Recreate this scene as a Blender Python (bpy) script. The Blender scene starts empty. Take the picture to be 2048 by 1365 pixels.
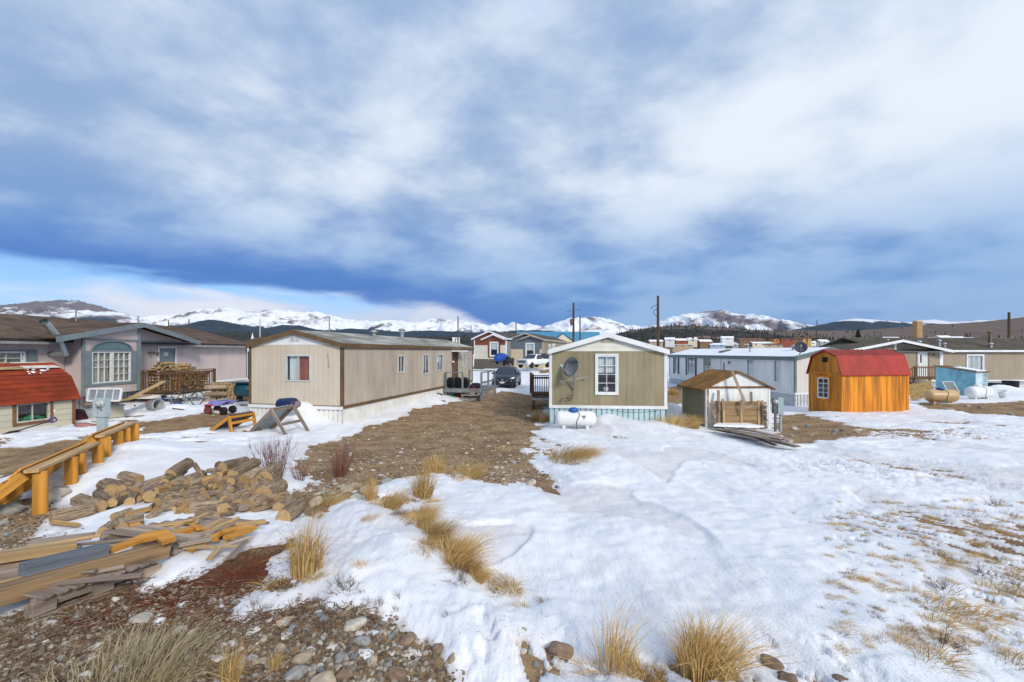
import bpy, math, random
import numpy as np
from mathutils import Vector, Matrix, Euler
random.seed(7)
SC = bpy.context.scene
COL = SC.collection
R = math.radians
# ------------------------------------------------------------------ camera
FPX, CXP, HY, CH = 910.22, 1024.0, 704.0, 2.72      # focal length and horizon in photo pixels, eye height (m)
cd = bpy.data.cameras.new('camera'); cam = bpy.data.objects.new('camera', cd); COL.objects.link(cam)
cd.sensor_width = 36.0; cd.lens = 16.0; cd.shift_y = (HY - 682.5) / 2048.0
cd.clip_start = 0.05; cd.clip_end = 60000.0
cam.location = (0, 0, CH); cam.rotation_euler = (R(90), 0, 0)
SC.camera = cam
SC.render.resolution_x, SC.render.resolution_y = 1024, 682
# ------------------------------------------------------------------ light
SUN_AZ, SUN_EL = 150.0, 30.0      # degrees clockwise from the view axis, degrees up: behind the camera
sd = bpy.data.lights.new('sun', 'SUN'); so = bpy.data.objects.new('sun', sd); COL.objects.link(so)
sd.energy = 1.5; sd.angle = R(12); sd.color = (1.0, 0.93, 0.82)
_sv = Vector((math.sin(R(SUN_AZ)) * math.cos(R(SUN_EL)), math.cos(R(SUN_AZ)) * math.cos(R(SUN_EL)), math.sin(R(SUN_EL))))
so.rotation_euler = _sv.to_track_quat('Z', 'Y').to_euler(); so.location = (0, -20, 30)
SC.view_settings.view_transform = 'Standard'; SC.view_settings.look = 'None'
SC.view_settings.gamma = 1.0; SC.view_settings.use_curve_mapping = False
SC.view_settings.exposure = 0.86
SC.cycles.max_bounces = 5; SC.cycles.diffuse_bounces = 3; SC.cycles.glossy_bounces = 2
SC.cycles.transmission_bounces = 3; SC.cycles.transparent_max_bounces = 8; SC.cycles.volume_bounces = 0
SC.cycles.caustics_reflective = False; SC.cycles.caustics_refractive = False
try: SC.cycles.use_denoising = True
except Exception: pass
# ------------------------------------------------------------------ node helper
class NT:
    def __init__(s, tree): s.t = tree; s.t.nodes.clear()
    def n(s, typ, ins=None, **kw):
        nd = s.t.nodes.new(typ)
        for k, v in kw.items(): setattr(nd, k, v)
        for k, v in (ins or {}).items(): s.set(nd.inputs[k], v)
        return nd
    def set(s, sock, v):
        if isinstance(v, bpy.types.NodeSocket): s.t.links.new(v, sock)
        elif isinstance(v, bpy.types.Node): s.t.links.new(v.outputs[0], sock)
        else:
            if sock.type == 'RGBA' and len(v) == 3: v = (*v, 1.0)
            sock.default_value = v
    def m(s, op, a, b=0.0, c=None, clamp=False):
        nd = s.t.nodes.new('ShaderNodeMath'); nd.operation = op; nd.use_clamp = clamp
        s.set(nd.inputs[0], a); s.set(nd.inputs[1], b)
        if c is not None: s.set(nd.inputs[2], c)
        return nd.outputs[0]
    def mix(s, f, a, b, mode='MIX'):
        nd = s.t.nodes.new('ShaderNodeMix'); nd.data_type = 'RGBA'; nd.blend_type = mode
        s.set(nd.inputs[0], f); s.set(nd.inputs[6], a); s.set(nd.inputs[7], b)
        return nd.outputs[2]
    def ramp(s, f, pts, interp='LINEAR'):
        nd = s.t.nodes.new('ShaderNodeValToRGB'); cr = nd.color_ramp; cr.interpolation = interp
        s.set(nd.inputs[0], f)
        while len(cr.elements) < len(pts): cr.elements.new(0.5)
        for e, (p, c) in zip(cr.elements, pts):
            e.position = p; e.color = (c, c, c, 1) if isinstance(c, (int, float)) else (*c, 1)
        return nd.outputs[0]
    def noise(s, vec, scale, detail=4.0, rough=0.55, dist=0.0):
        nd = s.t.nodes.new('ShaderNodeTexNoise')
        if vec is not None: s.set(nd.inputs['Vector'], vec)
        nd.inputs['Scale'].default_value = scale; nd.inputs['Detail'].default_value = detail
        nd.inputs['Roughness'].default_value = rough; nd.inputs['Distortion'].default_value = dist
        return nd.outputs[0]
    def mapr(s, v, a, b, c=0.0, d=1.0, smooth=True):
        nd = s.t.nodes.new('ShaderNodeMapRange'); nd.interpolation_type = 'SMOOTHSTEP' if smooth else 'LINEAR'
        for i, q in enumerate((v, a, b, c, d)): s.set(nd.inputs[i], q)
        return nd.outputs[0]
def lin(r, g, b):
    f = lambda v: (v / 255 / 12.92) if v / 255 <= 0.04045 else ((v / 255 + 0.055) / 1.055) ** 2.4
    return (f(r), f(g), f(b))
# ------------------------------------------------------------------ world: Nishita sky behind a broken stratus deck
W = bpy.data.worlds.new('World'); SC.world = W; W.use_nodes = True
t = NT(W.node_tree)
tc = t.n('ShaderNodeTexCoord'); dv = tc.outputs['Generated']
sp = t.n('ShaderNodeSeparateXYZ', {0: dv}); dx, dy, dz = sp.outputs
sky = t.n('ShaderNodeTexSky', sky_type='NISHITA', sun_disc=False, sun_elevation=R(SUN_EL), sun_rotation=R(SUN_AZ), altitude=2900.0, air_density=1.0, dust_density=0.6, ozone_density=2.0)
zc = t.m('MAXIMUM', dz, 0.0)
den = t.m('ADD', zc, 0.24)
pu, pv = t.m('DIVIDE', dx, den), t.m('DIVIDE', dy, den)      # a flat cloud layer overhead
pl = t.n('ShaderNodeCombineXYZ', {0: pu, 1: pv, 2: 0.0}).outputs[0]
pst = t.n('ShaderNodeMapping', {0: pl}, vector_type='POINT'); pst.inputs['Rotation'].default_value = (0, 0, R(24)); pst.inputs['Scale'].default_value = (0.8, 0.85, 1); pst.inputs['Location'].default_value = (0.9, 2.35, 0)
big = t.noise(pst.outputs[0], 1.15, 2.0, 0.5, 0.15)
fine = t.noise(pst.outputs[0], 3.6, 9.0, 0.58, 0.12)
tex = t.m('ADD', t.m('MULTIPLY', big, 0.62), t.m('MULTIPLY', fine, 0.38))
tex = t.m('ADD', tex, t.m('MULTIPLY', dx, 0.085))
lit = t.mapr(tex, 0.37, 0.60)
hi = t.mapr(dz, 0.12, 0.36)
dark = t.mix(hi, lin(80, 132, 196), lin(138, 165, 202))
brt = t.mix(hi, lin(146, 180, 220), lin(222, 230, 240))
deck = t.mix(lit, dark, brt)
thin = t.mapr(t.m('MULTIPLY', t.mapr(fine, 0.54, 0.72), t.mapr(dz, 0.42, 0.62)), 0.0, 1.0)
deck = t.mix(t.m('MULTIPLY', thin, 0.55), deck, lin(158, 188, 232))
az = t.m('DIVIDE', t.m('ARCTAN2', dx, dy), math.pi)             # -1..1, 0 along the view
edge = t.ramp(t.mapr(az, -1.0, 1.0, 0.0, 1.0, smooth=False), [(0.0, 0.0), (0.22, 0.0), (0.30, 0.42), (0.42, 0.42), (0.475, 0.34), (0.507, 0.16), (0.545, 0.0), (1.0, 0.0)])
nv = t.n('ShaderNodeMapping', {0: dv}); nv.inputs['Scale'].default_value = (1.0, 1.0, 4.5)
en = t.noise(nv.outputs[0], 5.0, 6.0, 0.55, 0.4)
e0 = t.m('ADD', t.m('SUBTRACT', t.m('MULTIPLY', edge, 0.40), 0.035), t.m('MULTIPLY', t.m('SUBTRACT', en, 0.5), 0.075))
under = t.mapr(t.m('SUBTRACT', dz, e0), -0.018, 0.012, 1.0, 0.0)     # 1 below the deck's far edge
rim = t.m('MULTIPLY', t.mapr(t.m('SUBTRACT', dz, e0), 0.005, 0.09, 1.0, 0.0), t.mapr(edge, 0.0, 0.2))
deck = t.mix(t.m('MULTIPLY', rim, 0.85), deck, lin(52, 108, 188))
wn = t.noise(nv.outputs[0], 3.1, 5.0, 0.5, 0.5)
wmask = t.mapr(t.m('ADD', t.m('ADD', wn, 0.07), t.m('ADD', t.m('MULTIPLY', t.m('SUBTRACT', 0.10, dz), 2.2), t.m('MULTIPLY', az, 0.9))), 0.30, 0.50)
blue = t.mix(1.0, sky.outputs[0], (0.085, 0.10, 0.115, 1), 'MULTIPLY')
low = t.mix(wmask, blue, t.mix(t.mapr(wn, 0.35, 0.65), lin(196, 208, 230), lin(244, 244, 248)))
allc = t.mix(under, deck, low)
gnd = t.mapr(dz, -0.12, 0.0)
allc = t.mix(gnd, lin(120, 124, 134), allc)
bg = t.n('ShaderNodeBackground', {0: allc, 1: 0.65})
t.n('ShaderNodeOutputWorld', {0: bg.outputs[0]})
# ------------------------------------------------------------------ numpy noise
def _h(ix, iy, s):
    with np.errstate(over='ignore'):
        n = (ix.astype(np.int64) * 374761393 + iy.astype(np.int64) * 668265263 + s * 974711) & 0x7fffffff
        n = ((n ^ (n >> 13)) * 1274126177) & 0x7fffffff
        n = n ^ (n >> 16)
    return (n & 0xffff) / 65536.0 * 2 * np.pi
def perlin(x, y, s=0):
    x = np.asarray(x, float); y = np.asarray(y, float)
    ix, iy = np.floor(x).astype(np.int64), np.floor(y).astype(np.int64); fx, fy = x - ix, y - iy
    u, v = fx * fx * fx * (fx * (fx * 6 - 15) + 10), fy * fy * fy * (fy * (fy * 6 - 15) + 10)
    def g(a, b):
        th = _h(ix + a, iy + b, s); return np.cos(th) * (fx - a) + np.sin(th) * (fy - b)
    return ((g(0, 0) * (1 - u) + g(1, 0) * u) * (1 - v) + (g(0, 1) * (1 - u) + g(1, 1) * u) * v) * 1.5
def fbm(x, y, o=4, s=0, gain=0.5, lac=2.03):
    a, t_, f = 1.0, 0.0, 1.0
    for i in range(o):
        t_ = t_ + a * perlin(x * f + i * 17.3, y * f - i * 9.1, s + i); a *= gain; f *= lac
    return t_
def sstep(a, b, x):
    q = np.clip((np.asarray(x, float) - a) / (b - a), 0, 1); return q * q * (3 - 2 * q)
# ------------------------------------------------------------------ places
def at(px, py, Y):
    return Vector(((px - CXP) / FPX * Y, Y, CH - (py - HY) / FPX * Y))
_ctl = [(0,1365,2.4),(400,1365,2.4),(700,1365,2.35),(1000,1365,2.6),(1300,1365,2.5),(1700,1365,2.4),(2048,1365,2.45),
 (0,1230,3.05),(350,1200,3.3),(72,1236,2.95),(318,1160,3.65),(700,1230,3.0),(990,1230,3.4),(1300,1200,3.5),(1700,1200,3.3),(2048,1200,3.3),
 (0,1100,4.2),(400,1100,4.25),(650,1100,4.2),(900,1100,4.4),(1200,1100,4.5),(1600,1100,4.4),(2048,1100,4.3),
 (0,1000,6.1),(300,1000,6.3),(600,1000,6.3),(900,1000,6.6),(1200,1000,6.8),(1600,1000,6.6),(2048,1000,6.4),
 (0,925,9.6),(75,1035,5.5),(165,960,6.8),(268,893,8.7),(400,900,10.5),(600,930,9.2),(900,930,9.6),(1200,930,9.6),(1600,920,9.8),(2048,930,9.0),
 (0,868,13.6),(150,852,15.5),(330,825,18.5),(430,828,18.0),(500,860,14.8),(690,853,16.6),(800,820,20.5),(900,880,13.8),(1100,860,15.8),(1330,852,16.2),
 (1420,860,16.1),(1545,860,16.1),(1683,828,20.4),(1817,824,21.0),(1900,860,15.0),(2048,850,15.6),(1885,812,23.5),(1975,798,26.0)]
_pts = [tuple(at(*c)) for c in _ctl]
_pts += [(16.5,26.6,-.52),(15.2,43.8,-.33),(0,34,-.1),(3.5,65,.35),(-20,64,.1),(20,64,0),(40,37,-.1),(30,37,-.15),(-17,22,.42),(-17,15,.42),(-26,20,.4),(-17,30,.3),(-40,40,.2),(-45,15,.4),(45,15,.2),
 (-60,64,.1),(70,70,0),(0,-3,.95),(-5,0,1.0),(5,0,1.0),(-14,-3,.9),(14,-3,.9),(-6,16.6,.02),(-3,26,-.02),(-10,22,.2),(30,100,.2),(-30,110,.2),(80,110,0),(-90,110,.2)]
_pts = np.array(_pts)
def _tps_k(r2): return np.where(r2 > 1e-9, 0.5 * r2 * np.log(r2 + 1e-12), 0.0)
def _w(p):      # work in compressed distance so that near relief stays local
    return np.stack([p[:, 0] / (4 + np.abs(p[:, 1])), np.log(4 + np.abs(p[:, 1]))], 1) * 3
_q = _w(_pts); _n = len(_q)
_d2 = ((_q[:, None] - _q[None]) ** 2).sum(-1)
_A = np.zeros((_n + 3, _n + 3)); _A[:_n, :_n] = _tps_k(_d2) + 0.012 * np.eye(_n)
_A[:_n, _n] = 1; _A[:_n, _n + 1:] = _q; _A[_n, :_n] = 1; _A[_n + 1:, :_n] = _q.T
_sol = np.linalg.solve(_A, np.concatenate([_pts[:, 2], [0, 0, 0]]))
def base_h(X, Y):
    X = np.atleast_1d(np.asarray(X, float)); Y = np.atleast_1d(np.asarray(Y, float)); sh = X.shape
    x = X.ravel(); y = Y.ravel(); out = np.empty_like(x)
    if len(x) < 64:
        yc = np.clip(y, -3.0, 110.0); lm = 1.55 * (4 + yc); p = _w(np.stack([np.clip(x, -lm, lm), yc], 1))
        o_ = _tps_k(((p[:, None] - _q[None]) ** 2).sum(-1)) @ _sol[:_n] + _sol[_n] + p @ _sol[_n + 1:]; f = sstep(90, 160, y)
        return (o_ * (1 - f) + 0.2 * f).reshape(sh)
    Yc = np.clip(y, -3.0, 110.0); lim = 1.55 * (4 + Yc); Xc = np.clip(x, -lim, lim)
    for i in range(0, len(x), 60000):
        s_ = slice(i, i + 60000); p = _w(np.stack([Xc[s_], Yc[s_]], 1))
        k = np.zeros(len(p)) + _sol[_n] + p @ _sol[_n + 1:]
        for j in range(_n):
            dd = (p[:, 0] - _q[j, 0]) ** 2 + (p[:, 1] - _q[j, 1]) ** 2
            k += _sol[j] * 0.5 * dd * np.log(dd + 1e-12)
        out[s_] = k
    f = sstep(90, 160, y); out = out * (1 - f) + 0.2 * f
    return out.reshape(sh)
def gp(px, py):
    """the point where the sight line through a photo pixel meets the ground"""
    Y = (CH - 0.5) * FPX / (py - HY)
    for _ in range(40):
        X = (px - CXP) / FPX * Y; h = float(base_h(X, Y)[0]); Yn = (CH - h) * FPX / (py - HY)
        Y = Y * 0.6 + Yn * 0.4
    return Vector(((px - CXP) / FPX * Y, Y, float(base_h((px - CXP) / FPX * Y, Y)[0])))
# ------------------------------------------------------------------ materials
_mats = {}
def P(t, **kw):
    ins = {{'col': 'Base Color', 'rough': 'Roughness', 'metal': 'Metallic', 'spec': 'Specular IOR Level', 'normal': 'Normal', 'trans': 'Transmission Weight', 'coat': 'Coat Weight', 'alpha': 'Alpha', 'sss': 'Subsurface Weight'}[k]: v for k, v in kw.items()}
    return t.n('ShaderNodeBsdfPrincipled', ins)
def newmat(name):
    m = bpy.data.materials.new(name); m.use_nodes = True; _mats[name] = m
    return m, NT(m.node_tree)
def M(name, col, rough=0.7, var=0.18, scale=4.0, stretch=(1, 1, 1), bump=0.0, bscale=None, metal=0.0, spec=0.35, col2=None, grime=0.0, rnd=0.0, coords='Object', grooves=0.0, gaxis=0, gdepth=0.6, coat=0.0):
    """a painted or natural surface: two scales of colour variation, optional grooves, grime and relief"""
    if name in _mats: return _mats[name]
    m, t = newmat(name)
    tc = t.n('ShaderNodeTexCoord'); mp = t.n('ShaderNodeMapping', {0: tc.outputs[coords]}); mp.inputs['Scale'].default_value = stretch
    v = mp.outputs[0]
    if rnd:
        oi = t.n('ShaderNodeObjectInfo'); ad = t.n('ShaderNodeVectorMath', {0: v}, operation='ADD')
        cx = t.n('ShaderNodeCombineXYZ', {0: t.m('MULTIPLY', oi.outputs['Random'], 37.0), 1: t.m('MULTIPLY', oi.outputs['Random'], 91.0), 2: 0.0})
        t.set(ad.inputs[1], cx.outputs[0]); v = ad.outputs[0]
    n1 = t.noise(v, scale, 5.0, 0.6); n2 = t.noise(v, scale * 0.23, 2.0, 0.5)
    c2 = col2 or tuple(max(0.0, q * (1 - 1.6 * var)) for q in col)
    f = t.mapr(t.m('ADD', t.m('MULTIPLY', n1, 0.6), t.m('MULTIPLY', n2, 0.4)), 0.36, 0.64)
    hi_ = tuple(min(1.0, q * (1 + 0.35 * var)) for q in col)
    c = t.mix(f, c2, hi_)
    if rnd:
        c = t.mix(1.0, c, t.ramp(oi.outputs['Random'], [(0.0, 1 - rnd), (0.5, 1.0), (1.0, 1 + 0.6 * rnd)]), 'MULTIPLY')
    if grime:
        gz = t.n('ShaderNodeMapping', {0: tc.outputs[coords]}); gz.inputs['Scale'].default_value = (3.0, 3.0, 0.35)
        g = t.mapr(t.noise(gz.outputs[0], 1.6, 5.0, 0.65), 0.52, 0.78)
        c = t.mix(t.m('MULTIPLY', g, grime), c, tuple(q * 0.45 for q in col))
    hgt = None
    if bump: hgt = t.m('MULTIPLY', t.noise(v, bscale or scale * 2.2, 6.0, 0.65), 1.0)
    if grooves:
        sx = t.n('ShaderNodeSeparateXYZ', {0: tc.outputs[coords]})
        fr = t.m('FRACT', t.m('DIVIDE', sx.outputs[gaxis], grooves))
        gl = t.mapr(t.m('ABSOLUTE', t.m('SUBTRACT', fr, 0.5)), 0.40, 0.47, 1.0, 0.0)
        c = t.mix(t.m('MULTIPLY', t.m('SUBTRACT', 1.0, gl), 0.22), c, tuple(q * 0.5 for q in col))
        hgt = t.m('ADD', t.m('MULTIPLY', gl, gdepth), hgt if hgt is not None else 0.0)
    kw = dict(col=c, rough=rough, metal=metal, spec=spec)
    if coat: kw['coat'] = coat
    b = P(t, **kw)
    if hgt is not None:
        bp = t.n('ShaderNodeBump', {'Height': hgt, 'Strength': min(1.0, bump if bump else 0.35), 'Distance': 0.02}); t.set(b.inputs['Normal'], bp.outputs[0])
    t.n('ShaderNodeOutputMaterial', {0: b.outputs[0]})
    return m
def glass(name='window_glass', tint=(0.95, 0.97, 0.97), refl=0.05):
    if name in _mats: return _mats[name]
    m, t = newmat(name)
    lw = t.n('ShaderNodeLayerWeight', {0: 0.5})
    f = t.m('ADD', t.m('MULTIPLY', t.m('POWER', lw.outputs['Facing'], 4.0), 0.55), refl, clamp=True)
    tc = t.n('ShaderNodeTexCoord'); bp = t.n('ShaderNodeBump', {'Height': t.noise(tc.outputs['Object'], 2.0, 1.0), 'Strength': 0.06, 'Distance': 0.05})
    g = t.n('ShaderNodeBsdfGlossy', {0: (0.9, 0.93, 0.95), 'Roughness': 0.03, 'Normal': bp.outputs[0]}); tr = t.n('ShaderNodeBsdfTransparent', {0: tint})
    mx = t.n('ShaderNodeMixShader', {0: f, 1: tr.outputs[0], 2: g.outputs[0]}); t.n('ShaderNodeOutputMaterial', {0: mx.outputs[0]})
    return m
# ------------------------------------------------------------------ mesh builder
class MB:
    def __init__(s, M_=None): s.v = []; s.f = []; s.mi = []; s.M = M_ or Matrix(); s.cur = 0; s.smooth = []
    def add(s, vs, fs, sm=False):
        b = len(s.v); s.v += [s.M @ Vector(p) for p in vs]
        for f in fs: s.f.append([b + i for i in f]); s.mi.append(s.cur); s.smooth.append(sm)
        return s
    def box(s, lo, hi):
        (a, b, c), (d, e, f) = lo, hi
        return s.add([(a,b,c),(d,b,c),(d,e,c),(a,e,c),(a,b,f),(d,b,f),(d,e,f),(a,e,f)], [(0,3,2,1),(4,5,6,7),(0,1,5,4),(1,2,6,5),(2,3,7,6),(3,0,4,7)])
    def bar(s, p0, p1, w, h, up=(0, 0, 1), ch=0.0):
        p0, p1 = Vector(p0), Vector(p1); d = (p1 - p0).normalized(); u = Vector(up)
        if abs(d.dot(u)) > 0.98: u = Vector((0, 1, 0))
        sd_ = d.cross(u).normalized(); u = sd_.cross(d)
        if ch > 0:
            a, b = w / 2, h / 2; prof = [(-a+ch,-b),(a-ch,-b),(a,-b+ch),(a,b-ch),(a-ch,b),(-a+ch,b),(-a,b-ch),(-a,-b+ch)]
        else: prof = [(-w/2,-h/2),(w/2,-h/2),(w/2,h/2),(-w/2,h/2)]
        k = len(prof); vs = [p0 + sd_ * x + u * y for x, y in prof] + [p1 + sd_ * x + u * y for x, y in prof]
        return s.add(vs, [(i, (i+1) % k, k + (i+1) % k, k + i) for i in range(k)] + [tuple(range(k))[::-1], tuple(range(k, 2*k))])
    def cyl(s, p0, p1, r0, r1=None, n=10, caps=True, sm=True):
        p0, p1 = Vector(p0), Vector(p1); r1 = r0 if r1 is None else r1; d = (p1 - p0).normalized()
        u = Vector((0, 0, 1)) if abs(d.z) < 0.9 else Vector((1, 0, 0)); a = d.cross(u).normalized(); b = a.cross(d)
        vs = [p0 + (a * math.cos(2*math.pi*i/n) + b * math.sin(2*math.pi*i/n)) * r0 for i in range(n)] + [p1 + (a * math.cos(2*math.pi*i/n) + b * math.sin(2*math.pi*i/n)) * r1 for i in range(n)]
        s.add(vs, [((i+1) % n, i, n + i, n + (i+1) % n) for i in range(n)], sm)
        if caps: s.add(vs, [tuple(range(n)), tuple(range(n, 2*n))[::-1]])
        return s
    def tube(s, pts, r, n=6):
        for a, b in zip(pts[:-1], pts[1:]): s.cyl(a, b, r, n=n)
        return s
    def loft(s, rings, sm=True, cap=True):
        n = len(rings[0]); vs = [p for r_ in rings for p in r_]
        fs = [(k*n + i, k*n + (i+1) % n, (k+1)*n + (i+1) % n, (k+1)*n + i) for k in range(len(rings)-1) for i in range(n)]
        s.add(vs, fs, sm)
        if cap: s.add(rings[0], [tuple(range(n))[::-1]]); s.add(rings[-1], [tuple(range(n))])
        return s
    def lathe(s, prof, p0, axis, n=16, sm=True):
        p0 = Vector(p0); d = Vector(axis).normalized(); u = Vector((0, 0, 1)) if abs(d.z) < 0.9 else Vector((1, 0, 0)); a = d.cross(u).normalized(); b = a.cross(d)
        rings = [[p0 + d * x + (a * math.cos(2*math.pi*i/n) + b * math.sin(2*math.pi*i/n)) * max(r, 1e-4) for i in range(n)] for x, r in prof]
        return s.loft(rings, sm)
    def prism(s, poly, axis, depth):
        """poly: 3-D points in a plane, pushed along axis * depth"""
        a = Vector(axis) * depth; k = len(poly); vs = [Vector(p) for p in poly] + [Vector(p) + a for p in poly]
        return s.add(vs, [tuple(range(k))[::-1], tuple(range(k, 2*k))] + [(i, (i+1) % k, k + (i+1) % k, k + i) for i in range(k)])
    def mesh(s, name):
        me = bpy.data.meshes.new(name); me.from_pydata([tuple(p) for p in s.v], [], s.f); me.update()
        me.polygons.foreach_set('use_smooth', s.smooth); me.polygons.foreach_set('material_index', s.mi)
        import bmesh
        bm = bmesh.new(); bm.from_mesh(me); bmesh.ops.recalc_face_normals(bm, faces=bm.faces); bm.to_mesh(me); bm.free()
        return me
    def build(s, name, mats, parent=None, label=None):
        return link(name, s.mesh(name), mats, parent, label=label)
def link(name, me, mats, parent=None, mat=None, label=None):
    if not isinstance(mats, (list, tuple)): mats = [mats]
    if mats and not len(me.materials):
        for q in mats: me.materials.append(q)
    o = bpy.data.objects.new(name, me); COL.objects.link(o)
    if parent is not None: o.parent = parent
    if mat is not None: o.matrix_local = mat
    if label: o['label'] = label
    return o
def tag(o, label, cat, group=None):
    o['label'] = label; o['category'] = cat
    if group: o['group'] = group
    return o
def thing(name, label, cat, loc=(0, 0, 0), rz=0.0, group=None):
    o = bpy.data.objects.new(name, None); COL.objects.link(o); o.empty_display_size = 0.2
    o.location = loc; o.rotation_euler = (0, 0, rz)
    return tag(o, label, cat, group)
def copy_tree(o, parent=None):
    c = o.copy(); COL.objects.link(c)
    if parent is not None: c.parent = parent
    for ch in list(o.children): copy_tree(ch, c)
    return c
def frame_of(p0, p1, up=(0, 0, 1)):
    p0, p1 = Vector(p0), Vector(p1); d = (p1 - p0).normalized(); u = Vector(up)
    if abs(d.dot(u)) > 0.985: u = Vector((0, 1, 0.01))
    y = u.cross(d).normalized(); z = d.cross(y)
    return Matrix((( d.x, y.x, z.x, p0.x), (d.y, y.y, z.y, p0.y), (d.z, y.z, z.z, p0.z), (0, 0, 0, 1))), (p1 - p0).length
_bars = {}
def plank(name, p0, p1, w, h, mat, parent=None, up=(0, 0, 1), ch=0.004, label=None):
    """a straight board: its own mesh lies along local X so the grain runs along it"""
    F, L = frame_of(p0, p1, up); key = (name, round(L, 3), w, h, mat.name)
    if key not in _bars:
        b = MB(); b.bar((0, 0, 0), (L, 0, 0), w, h, ch=ch); _bars[key] = b.mesh(name)
    return link(name, _bars[key], mat, parent, F, label)
def struct(o, kind='structure'): o['kind'] = kind; return o
# ================================================================== ground and snow
def poly_sd(polys, x, y):
    """signed distance, > 0 outside every polygon"""
    best = np.full(x.shape, 1e9); inside = np.zeros(x.shape, bool)
    for pg in polys:
        n = len(pg); ins = np.zeros(x.shape, bool)
        for i in range(n):
            (x0, y0), (x1, y1) = pg[i], pg[(i + 1) % n]
            dx_, dy_ = x1 - x0, y1 - y0; q = np.clip(((x - x0) * dx_ + (y - y0) * dy_) / (dx_ * dx_ + dy_ * dy_ + 1e-12), 0, 1)
            best = np.minimum(best, np.hypot(x - x0 - q * dx_, y - y0 - q * dy_))
            c = ((y0 > y) != (y1 > y))
            ins ^= c & (x < dx_ * (y - y0) / (dy_ + 1e-12 * (abs(dy_) < 1e-12)) + x0)
        inside |= ins
    return np.where(inside, -best, best)
def wpoly(px): return [tuple(gp(*p)[:2]) for p in px]
DIRT = [wpoly(p) for p in [
 [(640,885),(700,870),(760,850),(800,832),(840,815),(900,805),(960,800),(1005,782),(1050,790),(1100,786),(1100,812),(1062,830),(1078,850),(1072,880),(1050,905),(1085,915),(1105,950),(1095,966),(1040,972),(960,962),(880,945),(800,958),(740,978),(700,992),(640,1000),(590,1000),(560,1012),(560,985),(620,962),(600,950),(570,935),(600,905)],
 [(270,848),(330,840),(420,829),(490,836),(480,848),(420,856),(330,864),(270,860)],
 [(-60,900),(60,893),(120,884),(185,880),(180,905),(110,930),(60,960),(-60,985)],
 [(-300,1300),(0,1240),(130,1205),(260,1165),(330,1165),(400,1145),(480,1115),(560,1085),(600,1045),(590,1000),(640,1000),(665,1020),(640,1050),(600,1080),(570,1150),(600,1165),(560,1190),(470,1215),(560,1212),(680,1222),(725,1215),(800,1238),(820,1270),(880,1310),(920,1380),(700,1500),(0,1600)],
 [(-100,985),(60,1000),(105,1010),(115,1040),(175,1062),(160,1085),(100,1100),(-100,1115)],
 [(1553,832),(1600,828),(1680,850),(1722,856),(1700,874),(1640,884),(1600,890),(1568,880)],
 [(1830,806),(1920,811),(2100,800),(2100,840),(1990,833),(1900,824),(1850,816)],
 [(1332,775),(1376,772),(1376,806),(1332,812)],
 [(940,735),(975,733),(990,737),(950,740)], [(1075,743),(1102,738),(1102,746),(1085,748)],
]]
RED = [wpoly([(330,1165),(480,1115),(560,1085),(600,1075),(575,1140),(590,1160),(560,1180),(480,1195),(330,1220),(100,1290),(200,1230)])]
_lip = [tuple(gp(*p)[:2]) for p in [(790,1040),(850,1075),(905,1140),(960,1185),(1000,1240)]]
_WA = math.radians(-14)       # the wind streaks: almost along the view
def streak(x, y): return x * math.cos(_WA) - y * math.sin(_WA), x * math.sin(_WA) + y * math.cos(_WA)
_RUT = np.array([tuple(gp(*q)[:2]) for q in [(880,975),(900,900),(930,850),(970,810),(1010,788)]])
_THIN = [(gp(a, b), c_, d_, e_) for (a, b, c_, d_, e_) in [(1000,1290,.34,.4,.75),(1080,1330,.22,.3,.6),(1560,1345,.45,.25,1.1),(1330,1352,.5,.12,.9),(1690,865,2.2,1.4,.9),(1650,930,2.0,1.5,.5),(1900,870,3.0,2.0,.6),(1850,960,1.5,1.2,.35),(620,1000,.6,.5,.9),(760,1000,.8,.5,1.0),(720,1080,.3,.4,.5),(520,1180,.3,.35,.8),(1090,905,.6,.8,.9),(1235,875,.35,.6,1.0),(1180,890,1.2,.8,.5)]]
_BUMPS = [(gp(a, b), c_, d_, e_) for (a, b, c_, d_, e_) in [(612,846,.62,.75,1.0),(560,846,.25,.9,.8),(1216,850,.30,.7,.7),(1345,838,.62,.55,1.4),(1270,856,.14,1.2,1.0),(860,800,.30,.8,2.5),(900,790,.35,.9,1.6),(330,915,.08,1.6,1.4),(330,818,.22,2.2,1.0),(2000,785,.45,1.3,1.0),(1240,925,.12,1.2,1.2),(250,800,.3,1.2,1.2)]]
def ground_h(X, Y):
    X = np.asarray(X, float); Y = np.asarray(Y, float); nr = 1 - sstep(25, 60, Y)
    rt = np.zeros(X.shape)
    for off in (-0.75, 0.75):
        px_ = np.interp(Y, _RUT[:, 1], _RUT[:, 0]) + off + 0.10 * perlin(Y * 0.5, Y * 0 + off, 4); rt = rt + np.exp(-((X - px_) / 0.17) ** 2) - 0.5 * np.exp(-((X - px_) / 0.40) ** 2)
    rt = rt * sstep(8.5, 10.5, Y) * (1 - sstep(26, 34, Y))
    return base_h(X, Y) - 0.05 * rt + nr * (0.035 * fbm(X * 0.7, Y * 0.7, 4, 3) + 0.012 * fbm(X * 4, Y * 4, 2, 11))
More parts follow.
